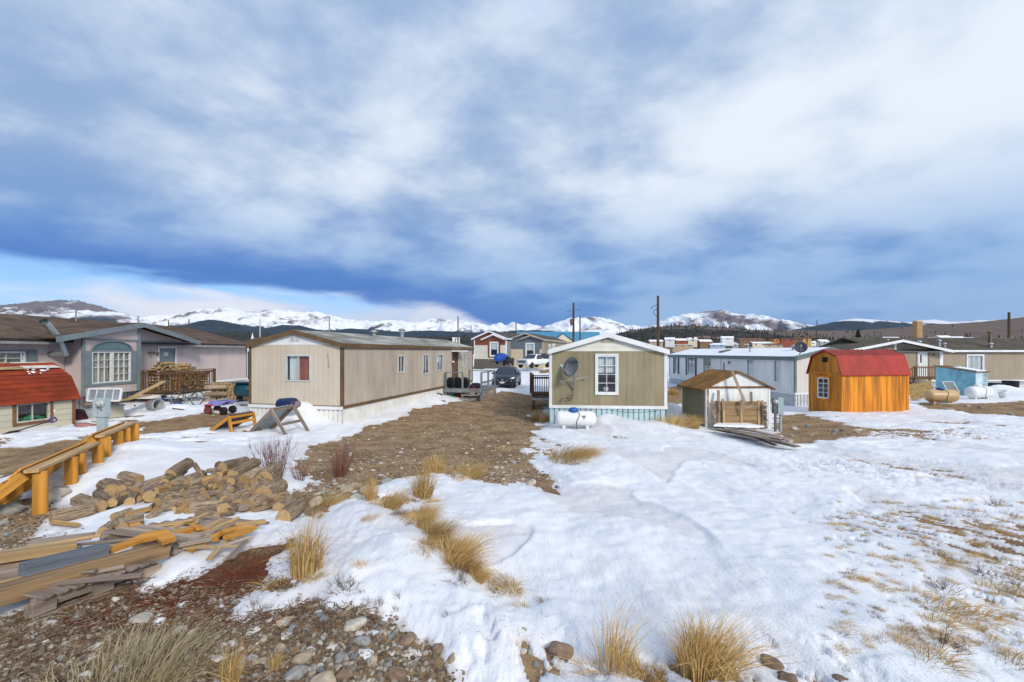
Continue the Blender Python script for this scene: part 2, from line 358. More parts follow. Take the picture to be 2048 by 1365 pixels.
def snow_t(X, Y):
    d = poly_sd(DIRT, X, Y)
    b, a = streak(X, Y)
    near = 1 - sstep(12, 30, Y)
    T = 0.010 + 0.060 * np.tanh(d / 0.40)
    n1 = fbm(b * 1.5, a * 0.6, 5, 21, 0.55); n2 = fbm(b * 0.5, a * 0.15, 3, 5)
    mid = np.exp(-(d / np.where(d < 0, 1.8, 0.9)) ** 2)
    T = T + n1 * (0.010 + 0.040 * mid) + n2 * 0.022 * (1 - 0.6 * mid)
    # wind-carved crests on the open drift
    rd = np.abs(perlin(b * 0.7 + 0.35 * perlin(b, a * 0.5, 8), a * 0.20, 33))
    op = sstep(0.0, 1.0, d)
    T = T + op * (0.4 + 0.6 * near) * 0.028 * (1 - rd) ** 4
    # shallow scoured hollows with crisp downwind edges
    hl = perlin(b * 0.55 + 3.1, a * 0.28 + 0.4 * perlin(b * 0.9, a * 0.4, 91), 14)
    T = T - op * near * 0.040 * sstep(0.24, 0.28, hl)
    # thin, patchy cover low on the right
    pz = sstep(1.5, 3.3, X - 0.15 * Y) * (1 - 0.85 * sstep(5.0, 7.5, Y)) * (1 - sstep(8.0, 11.0, Y))
    pn = fbm(b * 4.2, a * 1.9, 4, 55, 0.62); big_ = fbm(X * 0.5, Y * 0.5, 2, 66)
    pn = fbm(b * 5.5, a * 2.6, 4, 55, 0.62)
    T = T * (1 - 0.78 * pz) - pz * (0.0 + 0.030 * sstep(0.27 - 0.25 * big_, 0.60 - 0.25 * big_, pn + 0.15 * sstep(2.0, 4.0, X - 0.15 * Y)))
    for (c, rx, ry, am) in _THIN:
        w_ = am * np.exp(-((X - c.x) / rx) ** 2 - ((Y - c.y) / ry) ** 2); T = T * (1 - 0.5 * np.clip(w_, 0, 1)) - w_ * (0.012 + 0.06 * sstep(-0.1, 0.4, pn))
    # patchy yard further back and left
    yz = sstep(9, 12, Y) * (1 - sstep(45, 70, Y)) * (sstep(-6.5, -8.5, X) * 1.25 + sstep(7, 10, X) * 0.4 + 0.25)
    yn = fbm(X * 0.45, Y * 1.1, 5, 77, 0.6)
    T = T - np.clip(yz, 0, 1.5) * (0.012 + 0.06 * sstep(0.05, 0.6, yn))
    # the undercut lip beside the grass
    L = np.array(_lip); lb = np.full(X.shape, 1e9); side = np.zeros(X.shape)
    for i in range(len(L) - 1):
        dx_, dy_ = L[i + 1] - L[i]; q = np.clip(((X - L[i, 0]) * dx_ + (Y - L[i, 1]) * dy_) / (dx_**2 + dy_**2), 0, 1)
        ex, ey = X - L[i, 0] - q * dx_, Y - L[i, 1] - q * dy_; dd = np.hypot(ex, ey)
        sg = np.sign(dx_ * ey - dy_ * ex); side = np.where(dd < lb, sg, side); lb = np.minimum(lb, dd)
    s_ = side * lb * -1
    T = T + np.exp(-(lb / 0.8) ** 2) * 0.035 * (1 + np.tanh(s_ / 0.06)) * sstep(0, .3, d + .1)
    for (c, am, rx, ry) in _BUMPS:
        T = T + am * np.exp(-((X - c.x) / rx) ** 2 - ((Y - c.y) / ry) ** 2)
    return T
def sheet(name, us, Ys, off):
    U, YY = np.meshgrid(us, Ys); X = U * (YY + off); return X, YY
def grid_mesh(name, X, Y, Z, keep=None):
    nr, nc = X.shape; idx = np.arange(nr * nc).reshape(nr, nc)
    q = np.stack([idx[:-1, :-1], idx[:-1, 1:], idx[1:, 1:], idx[1:, :-1]], -1).reshape(-1, 4)
    if keep is not None:
        k = (keep[:-1, :-1] | keep[:-1, 1:] | keep[1:, 1:] | keep[1:, :-1]).ravel(); q = q[k]
    me = bpy.data.meshes.new(name); co = np.stack([X, Y, Z], -1).reshape(-1, 3)
    me.vertices.add(len(co)); me.vertices.foreach_set('co', co.ravel())
    me.loops.add(q.size); me.loops.foreach_set('vertex_index', q.ravel().astype(np.int32))
    me.polygons.add(len(q)); me.polygons.foreach_set('loop_start', np.arange(0, q.size, 4, dtype=np.int32)); me.polygons.foreach_set('loop_total', np.full(len(q), 4, np.int32))
    me.polygons.foreach_set('use_smooth', np.ones(len(q), bool)); me.update(calc_edges=True); me.validate()
    return me
def vattr(me, name, arr):
    a = me.attributes.new(name, 'FLOAT', 'POINT'); a.data.foreach_set('value', np.ascontiguousarray(arr, dtype=np.float32).ravel())
# ---- ground material
m_ground, t = newmat('soil')
g_ = t.n('ShaderNodeNewGeometry'); pos = g_.outputs['Position']
rd_ = t.n('ShaderNodeAttribute', attribute_name='red').outputs['Fac']; far_ = t.n('ShaderNodeAttribute', attribute_name='cover').outputs['Fac']
n1 = t.noise(pos, 1.3, 6.0, 0.62); n2 = t.noise(pos, 14.0, 5.0, 0.7); n3 = t.noise(pos, 55.0, 3.0, 0.7)
n0 = t.noise(pos, 4.5, 5.0, 0.7, 0.6)
c = t.mix(t.mapr(t.m('ADD', t.m('MULTIPLY', n1, 0.55), t.m('MULTIPLY', n0, 0.45)), 0.40, 0.60), (0.205, 0.130, 0.070), (0.37, 0.255, 0.150))
c = t.mix(t.mapr(n2, 0.52, 0.72), c, (0.115, 0.075, 0.045))
c = t.mix(t.mapr(n3, 0.60, 0.74), c, (0.42, 0.36, 0.29))
c = t.mix(t.m('MULTIPLY', rd_, t.mapr(t.m('ADD', n1, t.m('MULTIPLY', n2, 0.5)), 0.50, 0.85)), c, t.mix(t.mapr(n2, 0.3, 0.7), (0.075, 0.022, 0.012), (0.17, 0.052, 0.026)))
sn = t.mapr(t.m('ADD', far_, t.m('MULTIPLY', t.m('SUBTRACT', t.noise(pos, 0.05, 5.0, 0.6), 0.5), 1.2)), 0.45, 0.6)
c = t.mix(sn, c, (0.84, 0.86, 0.90))
b = P(t, col=c, rough=0.95, spec=0.1)
hh = t.m('ADD', t.m('ADD', t.m('MULTIPLY', n2, 0.6), t.m('MULTIPLY', n0, 1.2)), t.m('MULTIPLY', n3, 0.5))
t.set(b.inputs['Normal'], t.n('ShaderNodeBump', {'Height': hh, 'Strength': 0.8, 'Distance': 0.03}).outputs[0]); t.n('ShaderNodeOutputMaterial', {0: b.outputs[0]})
Ys = np.concatenate([np.geomspace(1, 5.5, 22, endpoint=False), np.geomspace(5.5, 40, 400, endpoint=False), np.geomspace(40, 7000, 90)]) - 4
X, Y = sheet('ground', np.linspace(-1.75, 1.75, 400), Ys, 4.0)
Z = ground_h(X, Y)
me = grid_mesh('ground', X, Y, Z)
vattr(me, 'red', 1 - sstep(-0.1, 0.25, poly_sd(RED, X.ravel(), Y.ravel())))
u_ = np.abs(X) / (Y + 4); cov = np.clip(sstep(120, 175, Y) * 0.55 + sstep(1.1, 1.3, np.abs(X) / (np.abs(Y) + 1.2)) * 0.75 + (Y < 1.2) * 0.75, 0, 1)
vattr(me, 'cover', cov)
ground = struct(link('ground', me, m_ground))
# ---- snow material
m_snow, t = newmat('snow')
g_ = t.n('ShaderNodeNewGeometry'); pos = g_.outputs['Position']
th = t.n('ShaderNodeAttribute', attribute_name='depth').outputs['Fac']
mp = t.n('ShaderNodeMapping', {0: pos}); mp.inputs['Rotation'].default_value = (0, 0, _WA); mp.inputs['Scale'].default_value = (1.0, 0.3, 1.0)
n1 = t.noise(mp.outputs[0], 2.2, 6.0, 0.6); n2 = t.noise(mp.outputs[0], 9.0, 5.0, 0.65); n3 = t.noise(pos, 60.0, 4.0, 0.6)
c = t.mix(t.mapr(n1, 0.38, 0.62), (0.735, 0.755, 0.81), (0.82, 0.832, 0.865))
dirty = t.m('MULTIPLY', t.mapr(t.m('ADD', th, t.m('MULTIPLY', t.m('SUBTRACT', n2, 0.5), 0.10)), -0.004, 0.022, 1.0, 0.0), 0.8)
c = t.mix(dirty, c, (0.50, 0.44, 0.40))
crust = t.m('MULTIPLY', t.mapr(t.noise(pos, 0.33, 3.0, 0.55), 0.56, 0.66), t.mapr(n2, 0.40, 0.55))
c = t.mix(t.m('MULTIPLY', crust, 0.35), c, (0.60, 0.58, 0.60))
old = t.n('ShaderNodeAttribute', attribute_name='crust').outputs['Fac']; c = t.mix(t.m('MULTIPLY', old, t.mapr(n1, 0.3, 0.6, 0.35, 0.75)), c, (0.66, 0.64, 0.66))
b = P(t, col=c, rough=0.55, spec=0.3)
hh = t.m('ADD', t.m('MULTIPLY', n2, 0.7), t.m('ADD', t.m('MULTIPLY', n1, 0.8), t.m('ADD', t.m('MULTIPLY', n3, 0.30), t.m('MULTIPLY', t.noise(mp.outputs[0], 32.0, 3.0, 0.6), 0.35))))
t.set(b.inputs['Normal'], t.n('ShaderNodeBump', {'Height': hh, 'Strength': 0.6, 'Distance': 0.03}).outputs[0]); t.n('ShaderNodeOutputMaterial', {0: b.outputs[0]})
Ys = np.geomspace(2.3, 190, 640) - 1.2
X, Y = sheet('snow', np.linspace(-1.36, 1.36, 720), Ys, 1.2)
T = snow_t(X.ravel(), Y.ravel()).reshape(X.shape)
T = T - 0.25 * sstep(1.24, 1.34, np.abs(X) / (Y + 1.2)) - 0.25 * sstep(150, 185, Y)
Z = ground_h(X, Y) + np.maximum(T, -0.06)
me = grid_mesh('snow', X, Y, Z, T > -0.05)
vattr(me, 'depth', T)
_b, _a = streak(X, Y); _hl = perlin(_b * 0.55 + 3.1, _a * 0.28 + 0.4 * perlin(_b * 0.9, _a * 0.4, 91), 14); vattr(me, 'crust', sstep(0.25, 0.30, _hl) * (1 - sstep(12, 30, Y)))
snow = struct(link('snow', me, m_snow), 'structure')
def surf(x, y):
    """top of snow or soil"""
    return float(ground_h(np.array([x]), np.array([y]))[0]) + max(0.0, float(snow_t(np.array([x]), np.array([y]))[0]))
def gs(px, py):
    p = gp(px, py); p.z = surf(p.x, p.y); return p
# ================================================================== mountains
def prof(pts, px): 
    a = np.array(pts, float); return np.interp(px, a[:, 0], a[:, 1])
def mrange(name, pts, Yd, depth, mat, seed, rough, forest_line, nc=900, nr=70, px0=-700, px1=2750, base=0.0, rock=None, crest=0.78):
    px = np.linspace(px0, px1, nc); top = CH + (HY - prof(pts, px)) / FPX * Yd
    s = np.linspace(0, 1, nr); PX, S = np.meshgrid(px, s); H = np.broadcast_to(top, PX.shape)
    Yv = Yd + (S - crest) * depth; Xv = (PX - CXP) / FPX * Yd * (1 + 0.15 * (S - crest))
    sc = Yd / FPX
    rise = np.where(S < crest, (S / crest), 1 - 0.8 * (S - crest) / (1 - crest))
    sp_ = 1 - np.abs(fbm(PX / 70.0 + seed, S * 2.2, 4, seed))          # spurs running down from the crest
    w = np.sin(np.clip(S / crest, 0, 1) * np.pi)
    hz = base + (H - base) * (rise ** 1.05) + (H - base) * rough * (sp_ - 0.6) * w * 0.9 + sc * 2.0 * fbm(PX / 9.0, S * 9, 4, seed + 5) * np.clip(rise * 2, 0, 1) * rough * 2
    me = grid_mesh(name, Xv, Yv, hz)
    rel = (hz - base) / np.maximum(H - base, 1e-3)
    fl = prof(forest_line, PX)
    vattr(me, 'alt', (CH + (HY - 0) * 0 + (hz - CH) / sc) )            # pixel-like altitude scale: metres over the scale at that range
    vattr(me, 'line', fl); vattr(me, 'bare', prof(rock, PX) if rock else np.zeros_like(PX)); vattr(me, 'rel', rel)
    return struct(link(name, me, mat)), (Xv, Yv, hz, PX)
def mountain_mat(name, scale, forest=(0.018, 0.030, 0.040), snowc=(0.84, 0.86, 0.90), rock_shade_col=(0.17, 0.13, 0.125), field=None):
    m, t = newmat(name); g_ = t.n('ShaderNodeNewGeometry'); pos = g_.outputs['Position']
    mp = t.n('ShaderNodeMapping', {0: pos}); mp.inputs['Scale'].default_value = (scale, scale * 0.5, scale * 2.2)
    alt = t.n('ShaderNodeAttribute', attribute_name='alt').outputs['Fac']; line = t.n('ShaderNodeAttribute', attribute_name='line').outputs['Fac']; bare = t.n('ShaderNodeAttribute', attribute_name='bare').outputs['Fac']; rel = t.n('ShaderNodeAttribute', attribute_name='rel').outputs['Fac']
    n1 = t.noise(mp.outputs[0], 1.0, 6.0, 0.6, 0.5); n2 = t.noise(mp.outputs[0], 4.0, 5.0, 0.65)
    rock_shade = t.mapr(t.m('ADD', t.m('ADD', n1, t.m('MULTIPLY', n2, 0.35)), t.m('MULTIPLY', bare, 0.5)), 0.77, 0.90)  # dark streaks: bare rock, and shadows on the snow painted as rock
    c = t.mix(rock_shade, snowc, rock_shade_col)
    f = t.mapr(t.m('ADD', t.m('SUBTRACT', line, alt), t.m('ADD', t.m('MULTIPLY', t.m('SUBTRACT', n1, 0.5), 34.0), t.m('MULTIPLY', t.m('SUBTRACT', n2, 0.5), 16.0))), -1.0, 2.0)
    fc = t.mix(t.mapr(n2, 0.4, 0.7), forest, tuple(q * 1.7 for q in forest))
    c = t.mix(f, c, fc)
    if field:
        ff = t.mapr(t.m('ADD', t.noise(mp.outputs[0], 1.7, 4.0, 0.5), t.m('MULTIPLY', t.m('SUBTRACT', 0.35, rel), 0.35)), 0.56, 0.62)
        c = t.mix(ff, c, t.mix(t.mapr(n1, 0.45, 0.6), field, snowc))
    b = P(t, col=c, rough=0.9, spec=0.1); t.n('ShaderNodeOutputMaterial', {0: b.outputs[0]}); return m
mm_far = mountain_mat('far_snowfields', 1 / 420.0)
mm_dark = mountain_mat('forested_slopes', 1 / 160.0, snowc=(0.70, 0.72, 0.78), rock_shade_col=(0.10, 0.085, 0.08))
mm_near = mountain_mat('scrub_hillside', 1 / 60.0, forest=(0.030, 0.026, 0.020), snowc=(0.145, 0.105, 0.085), rock_shade_col=(0.10, 0.075, 0.06), field=(0.20, 0.14, 0.11))
far_pts = [(-900,640),(900,656),(940,651),(962,648),(980,652),(997,644),(1012,651),(1028,644),(1042,650),(1055,646),(1085,653),(1180,652),(1240,654),(1262,650),(1300,655),(1330,650),(1580,658),(1612,649),(1640,653),(1700,655),(2900,650)]
mrange('far_mountains', far_pts, 7200, 2600, mm_far, 3, 0.55, [(-700, -60), (3000, -60)], nc=900, nr=40)
main_pts = [(-900,660),(-500,640),(-200,618),(0,611),(40,607),(90,602),(130,600),(158,601),(200,612),(240,625),(275,633),(300,634),(335,628),(375,627),(400,619),(425,617),(456,615),(480,620),(505,624),(530,621),(560,619),(585,622),(610,625),(635,623),(655,629),(690,637),(720,641),(750,643),(775,640),(800,641),(825,646),(845,643),(862,637),(885,638),(915,640),(945,645),(975,650),(1010,655),(1050,660),(1075,657),(1095,651),(1120,643),(1135,637),(1165,635),(1190,634),(1208,636),(1222,640),(1235,644),(1252,651),(1275,657),(1300,652),(1335,637),(1360,630),(1395,624),(1425,622),(1448,620),(1465,626),(1485,630),(1502,627),(1520,632),(1545,636),(1570,644),(1600,653),(1640,660),(2100,668),(2900,660)]
mrange('snowy_mountains', main_pts, 4600, 1900, mm_far, 9, 0.50, [(-700,66),(0,66),(150,64),(260,62),(330,46),(420,44),(600,44),(760,40),(900,38),(1000,40),(1060,40),(1100,38),(1140,22),(1250,22),(1300,24),(1700,30),(3000,30)], nc=1300, nr=90, rock=[(-700,.4),(60,.50),(180,.50),(280,.25),(330,.12),(456,.22),(530,.12),(640,.18),(760,.10),(900,.16),(1100,.16),(1200,.10),(1300,.3),(1400,.26),(1500,.34),(1560,.3),(1700,.2),(3000,.3)])  # rock: real stone on the peaks, painted snow shadow across the centre
dark_pts = [(-900,650),(-100,650),(0,652),(250,662),(330,660),(365,652),(395,643),(420,639),(445,642),(480,649),(508,660),(535,656),(565,650),(600,651),(635,660),(665,661),(700,657),(750,660),(800,664),(860,661),(920,664),(980,666),(1040,662),(1075,660),(1130,668),(1200,674),(1450,672),(1560,664),(1600,657),(1650,648),(1685,640),(1710,637),(1745,639),(1790,643),(1815,645),(1840,641),(1868,639),(1900,644),(1930,643),(1960,640),(2000,640),(2035,634),(2100,630),(2900,625)]
mrange('forested_hills', dark_pts, 2300, 900, mm_dark, 17, 0.10, [(-700,90),(800,90),(900,80),(1100,80),(1600,70),(1860,56),(2000,40),(3000,50)], nc=1000, nr=50, rock=[(-700,0),(3000,0)])
near_pts = [(-900,672),(0,672),(380,668),(420,665),(480,664),(560,668),(640,672),(760,674),(840,674),(900,673),(960,675),(1040,676),(1100,680),(1180,682),(1225,670),(1260,661),(1310,655),(1350,651),(1400,652),(1440,654),(1500,660),(1540,661),(1600,661),(1660,662),(1720,661),(1790,656),(1850,650),(1900,648),(1960,644),(2000,640),(2048,634),(2200,622),(2900,600)]
_, NEARH = mrange('scrub_hills', near_pts, 950, 560, mm_near, 23, 0.06, [(-700,60),(1120,60),(1230,46),(1330,48),(1460,36),(1540,20),(1600,-10),(1860,-30),(3000,-20)], nc=900, nr=60, crest=0.85)
def near_hill(px, py):
    """ground point on the near hillside seen at that pixel"""
    Xv, Yv, hz, PX = NEARH; j = int(np.argmin(np.abs(PX[0] - px)))
    pyv = HY - (hz[:, j] - CH) / Yv[:, j] * FPX; ok = np.where(pyv[:int(len(pyv) * 0.85)] <= py)[0]
    i = ok[0] if len(ok) else int(len(pyv) * 0.84)
    Yq = Yv[i, j]; return Vector(((px - CXP) / FPX * Yq, Yq, hz[i, j]))
# ================================================================== air
hb = MB(); hb.box((-9000, -60, -3.0), (9000, 9200, 900)); m_haze, t = newmat('haze_air')
pv_ = t.n('ShaderNodeVolumePrincipled', {'Color': (0.55, 0.72, 1.0), 'Density': 0.00004, 'Anisotropy': 0.0}); t.n('ShaderNodeOutputMaterial', {1: pv_.outputs[0]})
haze = struct(hb.build('haze', m_haze), 'stuff')
# ================================================================== building kit
WHITE = M('white_trim', (0.74, 0.75, 0.75), 0.55, 0.08, 3.0, grime=0.15)
GLASS = glass(); DARK = M('dark_inside', (0.012, 0.012, 0.014), 0.9, 0.1)
CURT_W = M('white_curtain', (0.72, 0.74, 0.72), 0.9, 0.12, 9.0, (3, 3, 0.3)); CURT_R = M('red_curtain', (0.42, 0.10, 0.055), 0.9, 0.25, 8.0, (3, 3, 0.3))
BLIND = M('window_blind', (0.50, 0.47, 0.40), 0.8, 0.12, 4.0, grooves=0.05, gaxis=2); GREYMET = M('grey_metal', (0.38, 0.40, 0.41), 0.42, 0.15, 5.0, metal=0.6)
ALU = M('window_aluminium', (0.58, 0.60, 0.60), 0.45, 0.1, 4.0)
def wall_frame(W_, L_, side):
    if side == 'front': return Matrix.Translation((0, 0, 0))
    if side == 'right': return Matrix.Translation((W_, 0, 0)) @ Matrix.Rotation(R(90), 4, 'Z')
    if side == 'back': return Matrix.Translation((W_, L_, 0)) @ Matrix.Rotation(R(180), 4, 'Z')
    return Matrix.Translation((0, L_, 0)) @ Matrix.Rotation(R(-90), 4, 'Z')
def wall(parent, F, Lw, z0, z1, mat, trim=None, openings=(), pitch=1.22, thick=0.06, tw=0.09, band=0.0, gap=0.006, name='wall', corner=True):
    """cladding panels round the openings, each a piece of its own; the wall itself is corner posts and base band"""
    w = MB(F); 
    if trim is not None:
        if corner: w.box((-0.012, -0.018, z0), (tw, thick, z1)); w.box((Lw - tw, -0.018, z0), (Lw + 0.012, thick, z1))
        if band: w.box((0, -0.022, z0 - band), (Lw, thick - 0.004, z0 + 0.02))
    w.box((0.1, thick + 0.02, z1 - 0.06), (Lw - 0.1, thick + 0.06, z1 - 0.01))
    wo = w.build(name, [trim or mat], parent)
    x0 = tw if (trim and corner) else 0.0; x1 = Lw - x0; n = max(1, round((x1 - x0) / pitch)); cuts = [x0 + (x1 - x0) * i / n for i in range(n + 1)]
    for a, b in zip(cuts[:-1], cuts[1:]):
        mb = MB(F); xs = sorted({a, b} | {q for o in openings for q in (o[0], o[2]) if a < q < b})
        for c0, c1 in zip(xs[:-1], xs[1:]):
            zs = [z0]; mid = (c0 + c1) / 2
            hole = sorted([(o[1], o[3]) for o in openings if o[0] < mid < o[2]]); lo = z0
            for h0, h1 in hole + [(z1, z1)]:
                if h0 - lo > 0.01: mb.box((c0 + (gap / 2 if c0 == a else 0), 0, lo), (c1 - (gap / 2 if c1 == b else 0), thick, h0))
                lo = h1
        if mb.f: mb.build('panel', mat, wo)
    return wo
def window(parent, F, u0, z0, u1, z1, fr=ALU, fw=0.05, cols=(0.5,), rows=(), curtain=None, proud=0.03, trim=None, trimw=0.08, muntin=0.02, glassm=None, name='window', half=None):
    w = MB(F); 
    w.box((u0 - 0.01, -proud, z0 - 0.01), (u0 + fw, 0.05, z1 + 0.01)); w.box((u1 - fw, -proud, z0 - 0.01), (u1 + 0.01, 0.05, z1 + 0.01))
    w.box((u0 + fw, -proud, z0 - 0.01), (u1 - fw, 0.05, z0 + fw)); w.box((u0 + fw, -proud, z1 - fw), (u1 - fw, 0.05, z1 + 0.01))
    wo = w.build(name, fr, parent)
    if trim is not None:
        q = MB(F); tw = trimw; y0 = -proud - 0.012
        q.box((u0 - tw, y0, z0 - tw), (u0 - 0.011, 0.02, z1 + tw)); q.box((u1 + 0.011, y0, z0 - tw), (u1 + tw, 0.02, z1 + tw))
        q.box((u0 - 0.011, y0 + .002, z0 - tw), (u1 + 0.011, 0.02, z0 - 0.011)); q.box((u0 - 0.011, y0 + .002, z1 + 0.011), (u1 + 0.011, 0.02, z1 + tw))
        q.build('casing', trim, wo)
    xs = [0.0] + list(cols) + [1.0]; zs = [0.0] + list(rows) + [1.0]; iu, iz = u0 + fw, z0 + fw; wu, wz = u1 - u0 - 2 * fw, z1 - z0 - 2 * fw
    for c in cols: MB(F).box((iu + wu * c - muntin / 2, -proud * 0.6, iz), (iu + wu * c + muntin / 2, 0.04, iz + wz)).build('muntin', fr, wo)
    for r_ in rows: MB(F).box((iu, -proud * 0.5, iz + wz * r_ - muntin / 2), (iu + wu, 0.036, iz + wz * r_ + muntin / 2)).build('muntin', fr, wo)
    for i in range(len(xs) - 1):
        for j in range(len(zs) - 1):
            MB(F).box((iu + wu * xs[i] + muntin / 2, 0.016, iz + wz * zs[j] + muntin / 2), (iu + wu * xs[i + 1] - muntin / 2, 0.021, iz + wz * zs[j + 1] - muntin / 2)).build('pane', glassm or GLASS, wo)
    if curtain:
        for (a, b, lo, hi_, cm) in curtain:
            k = MB(F); n = max(6, int((b - a) * wu / 0.035)); n += n % 2
            p = [(iu + wu * (a + (b - a) * i / n), 0.085 + (0.016 if i % 2 else 0.0)) for i in range(n + 1)]
            for (xa, ya), (xb, yb) in zip(p[:-1], p[1:]): k.add([(xa, ya, iz + wz * lo), (xb, yb, iz + wz * lo), (xb, yb, iz + wz * hi_), (xa, ya, iz + wz * hi_)], [(0, 1, 2, 3)], True)
            k.build('curtain' if cm is not BLIND else 'blind', cm, wo)
    return wo
def door(parent, F, u0, z0, u1, z1, leaf, fr, lite=None, proud=0.03):
    w = MB(F); w.box((u0 - 0.09, -proud, z0), (u0, 0.06, z1 + 0.09)); w.box((u1, -proud, z0), (u1 + 0.09, 0.06, z1 + 0.09)); w.box((u0, -proud, z1), (u1, 0.06, z1 + 0.09)); 
    d = w.build('door', fr, parent); MB(F).box((u0 + .004, 0.012, z0 + .01), (u1 - .004, 0.055, z1 - .004)).build('door_leaf', leaf, d)
    if lite: a, b, c, e = lite; MB(F).box((u0 + (u1 - u0) * a, -0.002, z0 + (z1 - z0) * c), (u0 + (u1 - u0) * b, 0.016, z0 + (z1 - z0) * e)).build('door_window', M('door_pane', (0.02, 0.022, 0.025), 0.1, 0.1, spec=0.6), d)
    k = MB(F); k.lathe([(0, .012), (.02, .012), (.03, .032), (.055, .034), (.065, .015)], (u0 + 0.09, 0.012, z0 + (z1 - z0) * 0.46), tuple(F.to_3x3().inverted() @ (F.to_3x3() @ Vector((0, -1, 0)))), 10); k.build('door_handle', GREYMET, d)
    return d
def skirting(parent, F, Lw, z0, z1, mat, pitch=0.19, inset=0.02, cap=None):
    mb = MB(F); n = int(Lw / pitch)
    for i in range(n):
        a, b = Lw * i / n, Lw * (i + 1) / n; m_ = a + (b - a) * 0.72
        mb.add([(a, inset, z0), (m_, inset, z0), (m_, inset, z1), (a, inset, z1)], [(0, 1, 2, 3)])
        mb.add([(m_, inset, z0), (m_ + .012, inset + .05, z0), (b - .012, inset + .05, z0), (b, inset, z0), (m_, inset, z1), (m_ + .012, inset + .05, z1), (b - .012, inset + .05, z1), (b, inset, z1)], [(0, 1, 5, 4), (1, 2, 6, 5), (2, 3, 7, 6)])
    s_ = mb.build('skirting', mat, parent)
    if cap is not None: MB(F).box((-.01, -.03, z1 - .10), (Lw + .01, inset - .003, z1 + .012)).build('skirting_cap', cap, s_)
    return s_
def gable_roof(parent, W_, L_, ze, rise, mat, fascia, ov=0.15, ovy=0.12, th=0.07, ridge=0.5, fh=0.14, name='roof', courses=0.0):
    """two slopes with the ridge along local y"""
    k = MB(); xr = W_ * ridge; sl = rise / (W_ / 2)
    def slab(xa, za, xb, zb): k.prism([(xa, -ovy, za), (xb, -ovy, zb), (xb, -ovy, zb + th), (xa, -ovy, za + th)], (0, 1, 0), L_ + 2 * ovy)
    slab(-ov, ze - ov * sl, xr, ze + rise); slab(xr, ze + rise, W_ + ov, ze - ov * sl)
    ro = k.build(name, mat, parent)
    for yy, s_ in ((-ovy - 0.028, 1), (L_ + ovy + 0.003, 1)):
        for (xa, za, xb, zb) in ((-ov, ze - ov * sl, xr, ze + rise), (xr, ze + rise, W_ + ov, ze - ov * sl)):
            MB().prism([(xa, yy, za - fh + th), (xb, yy, zb - fh + th), (xb, yy, zb + th + .006), (xa, yy, za + th + .006)], (0, 1, 0), 0.025).build('rake_board', fascia, ro)
    for x_ in (-ov - 0.027, W_ + ov + 0.002): MB().box((x_, -ovy - 0.0, ze - ov * sl - fh + th), (x_ + 0.025, L_ + ovy, ze - ov * sl + th - .004)).build('fascia', fascia, ro)
    return ro
def gable_end(parent, W_, y, ze, rise, mat, th=0.05, boards=0.0, name='gable', out=-1):
    if not boards:
        return MB().prism([(0.03, y, ze), (W_ - 0.03, y, ze), (W_ / 2, y, ze + rise - 0.015)], (0, 1, 0), th).build(name, mat, parent)
    g = MB().prism([(0.03, y + .02, ze), (W_ - 0.03, y + .02, ze), (W_ / 2, y + .02, ze + rise - 0.015)], (0, 1, 0), th).build(name, mat, parent)
    n = int((rise - .03) / boards); 
    for i in range(n):
        a, b = i * boards, (i + 1) * boards - .006; f = lambda h: W_ / 2 * (1 - h / rise) - 0.05
        if f(b) < 0.1: break
        MB().prism([(W_/2 - f(a), y, ze + a), (W_/2 + f(a), y, ze + a), (W_/2 + f(b), y + .010, ze + b), (W_/2 - f(b), y + .010, ze + b)], (0, 1, 0), .012).build('board', mat, g)
    return g
def vent_pipe(parent, x, y, z, h=0.45, r=0.09, cap=True, mat=None, name='flue'):
    k = MB(); k.cyl((x, y, z - 0.1), (x, y, z + h), r, n=12); p = k.build(name, mat or GREYMET, parent)
    if cap: MB().lathe([(0, r * 1.15), (.05, r * 1.9), (.10, r * 1.7), (.16, r * .6), (.17, .001)], (x, y, z + h + .02), (0, 0, 1), 12).build('flue_cap', mat or GREYMET, p)
    return p
def home(name, label, loc, heading, W_, L_, z0, ze, rise, wallm, trimm, roofm, opens, skirtm=None, capm=None, gable=None, band=0.0, fascia=None, ov=0.12, boards=0.0, sk_depth=0.9, sides=('front', 'right', 'left', 'back'), fh=0.14, ovy=0.12, wallm2=None, cat='house'):
    h = thing(name, label, cat, loc, -R(heading))
    for s_ in sides:
        F = wall_frame(W_, L_, s_); Lw = W_ if s_ in ('front', 'back') else L_
        ol = opens.get(s_, [])
        wall(h, F, Lw, z0, ze, (wallm2 if (wallm2 and s_ in ('front', 'back')) else wallm), trimm, [o[:4] for o in ol], band=band)
        if skirtm: skirting(h, F, Lw, -sk_depth, z0 - (band if not capm else 0) + .01, skirtm, cap=capm)
        for o in ol:
            kind, kw = o[4], o[5] if len(o) > 5 else {}
            (window if kind == 'win' else door)(h, F, *o[:4], **kw)
    MB().box((.2, .2, z0 - .05), (W_ - .2, L_ - .2, z0 - .01)).build('floor', DARK, h)
    gable_roof(h, W_, L_, ze, rise, roofm, fascia or trimm, ov=ov, fh=fh, ovy=ovy)
    gable_end(h, W_, 0.0, ze + .002, rise, gable or wallm, boards=boards); gable_end(h, W_, L_ - .07, ze + .002, rise, gable or wallm)
    return h
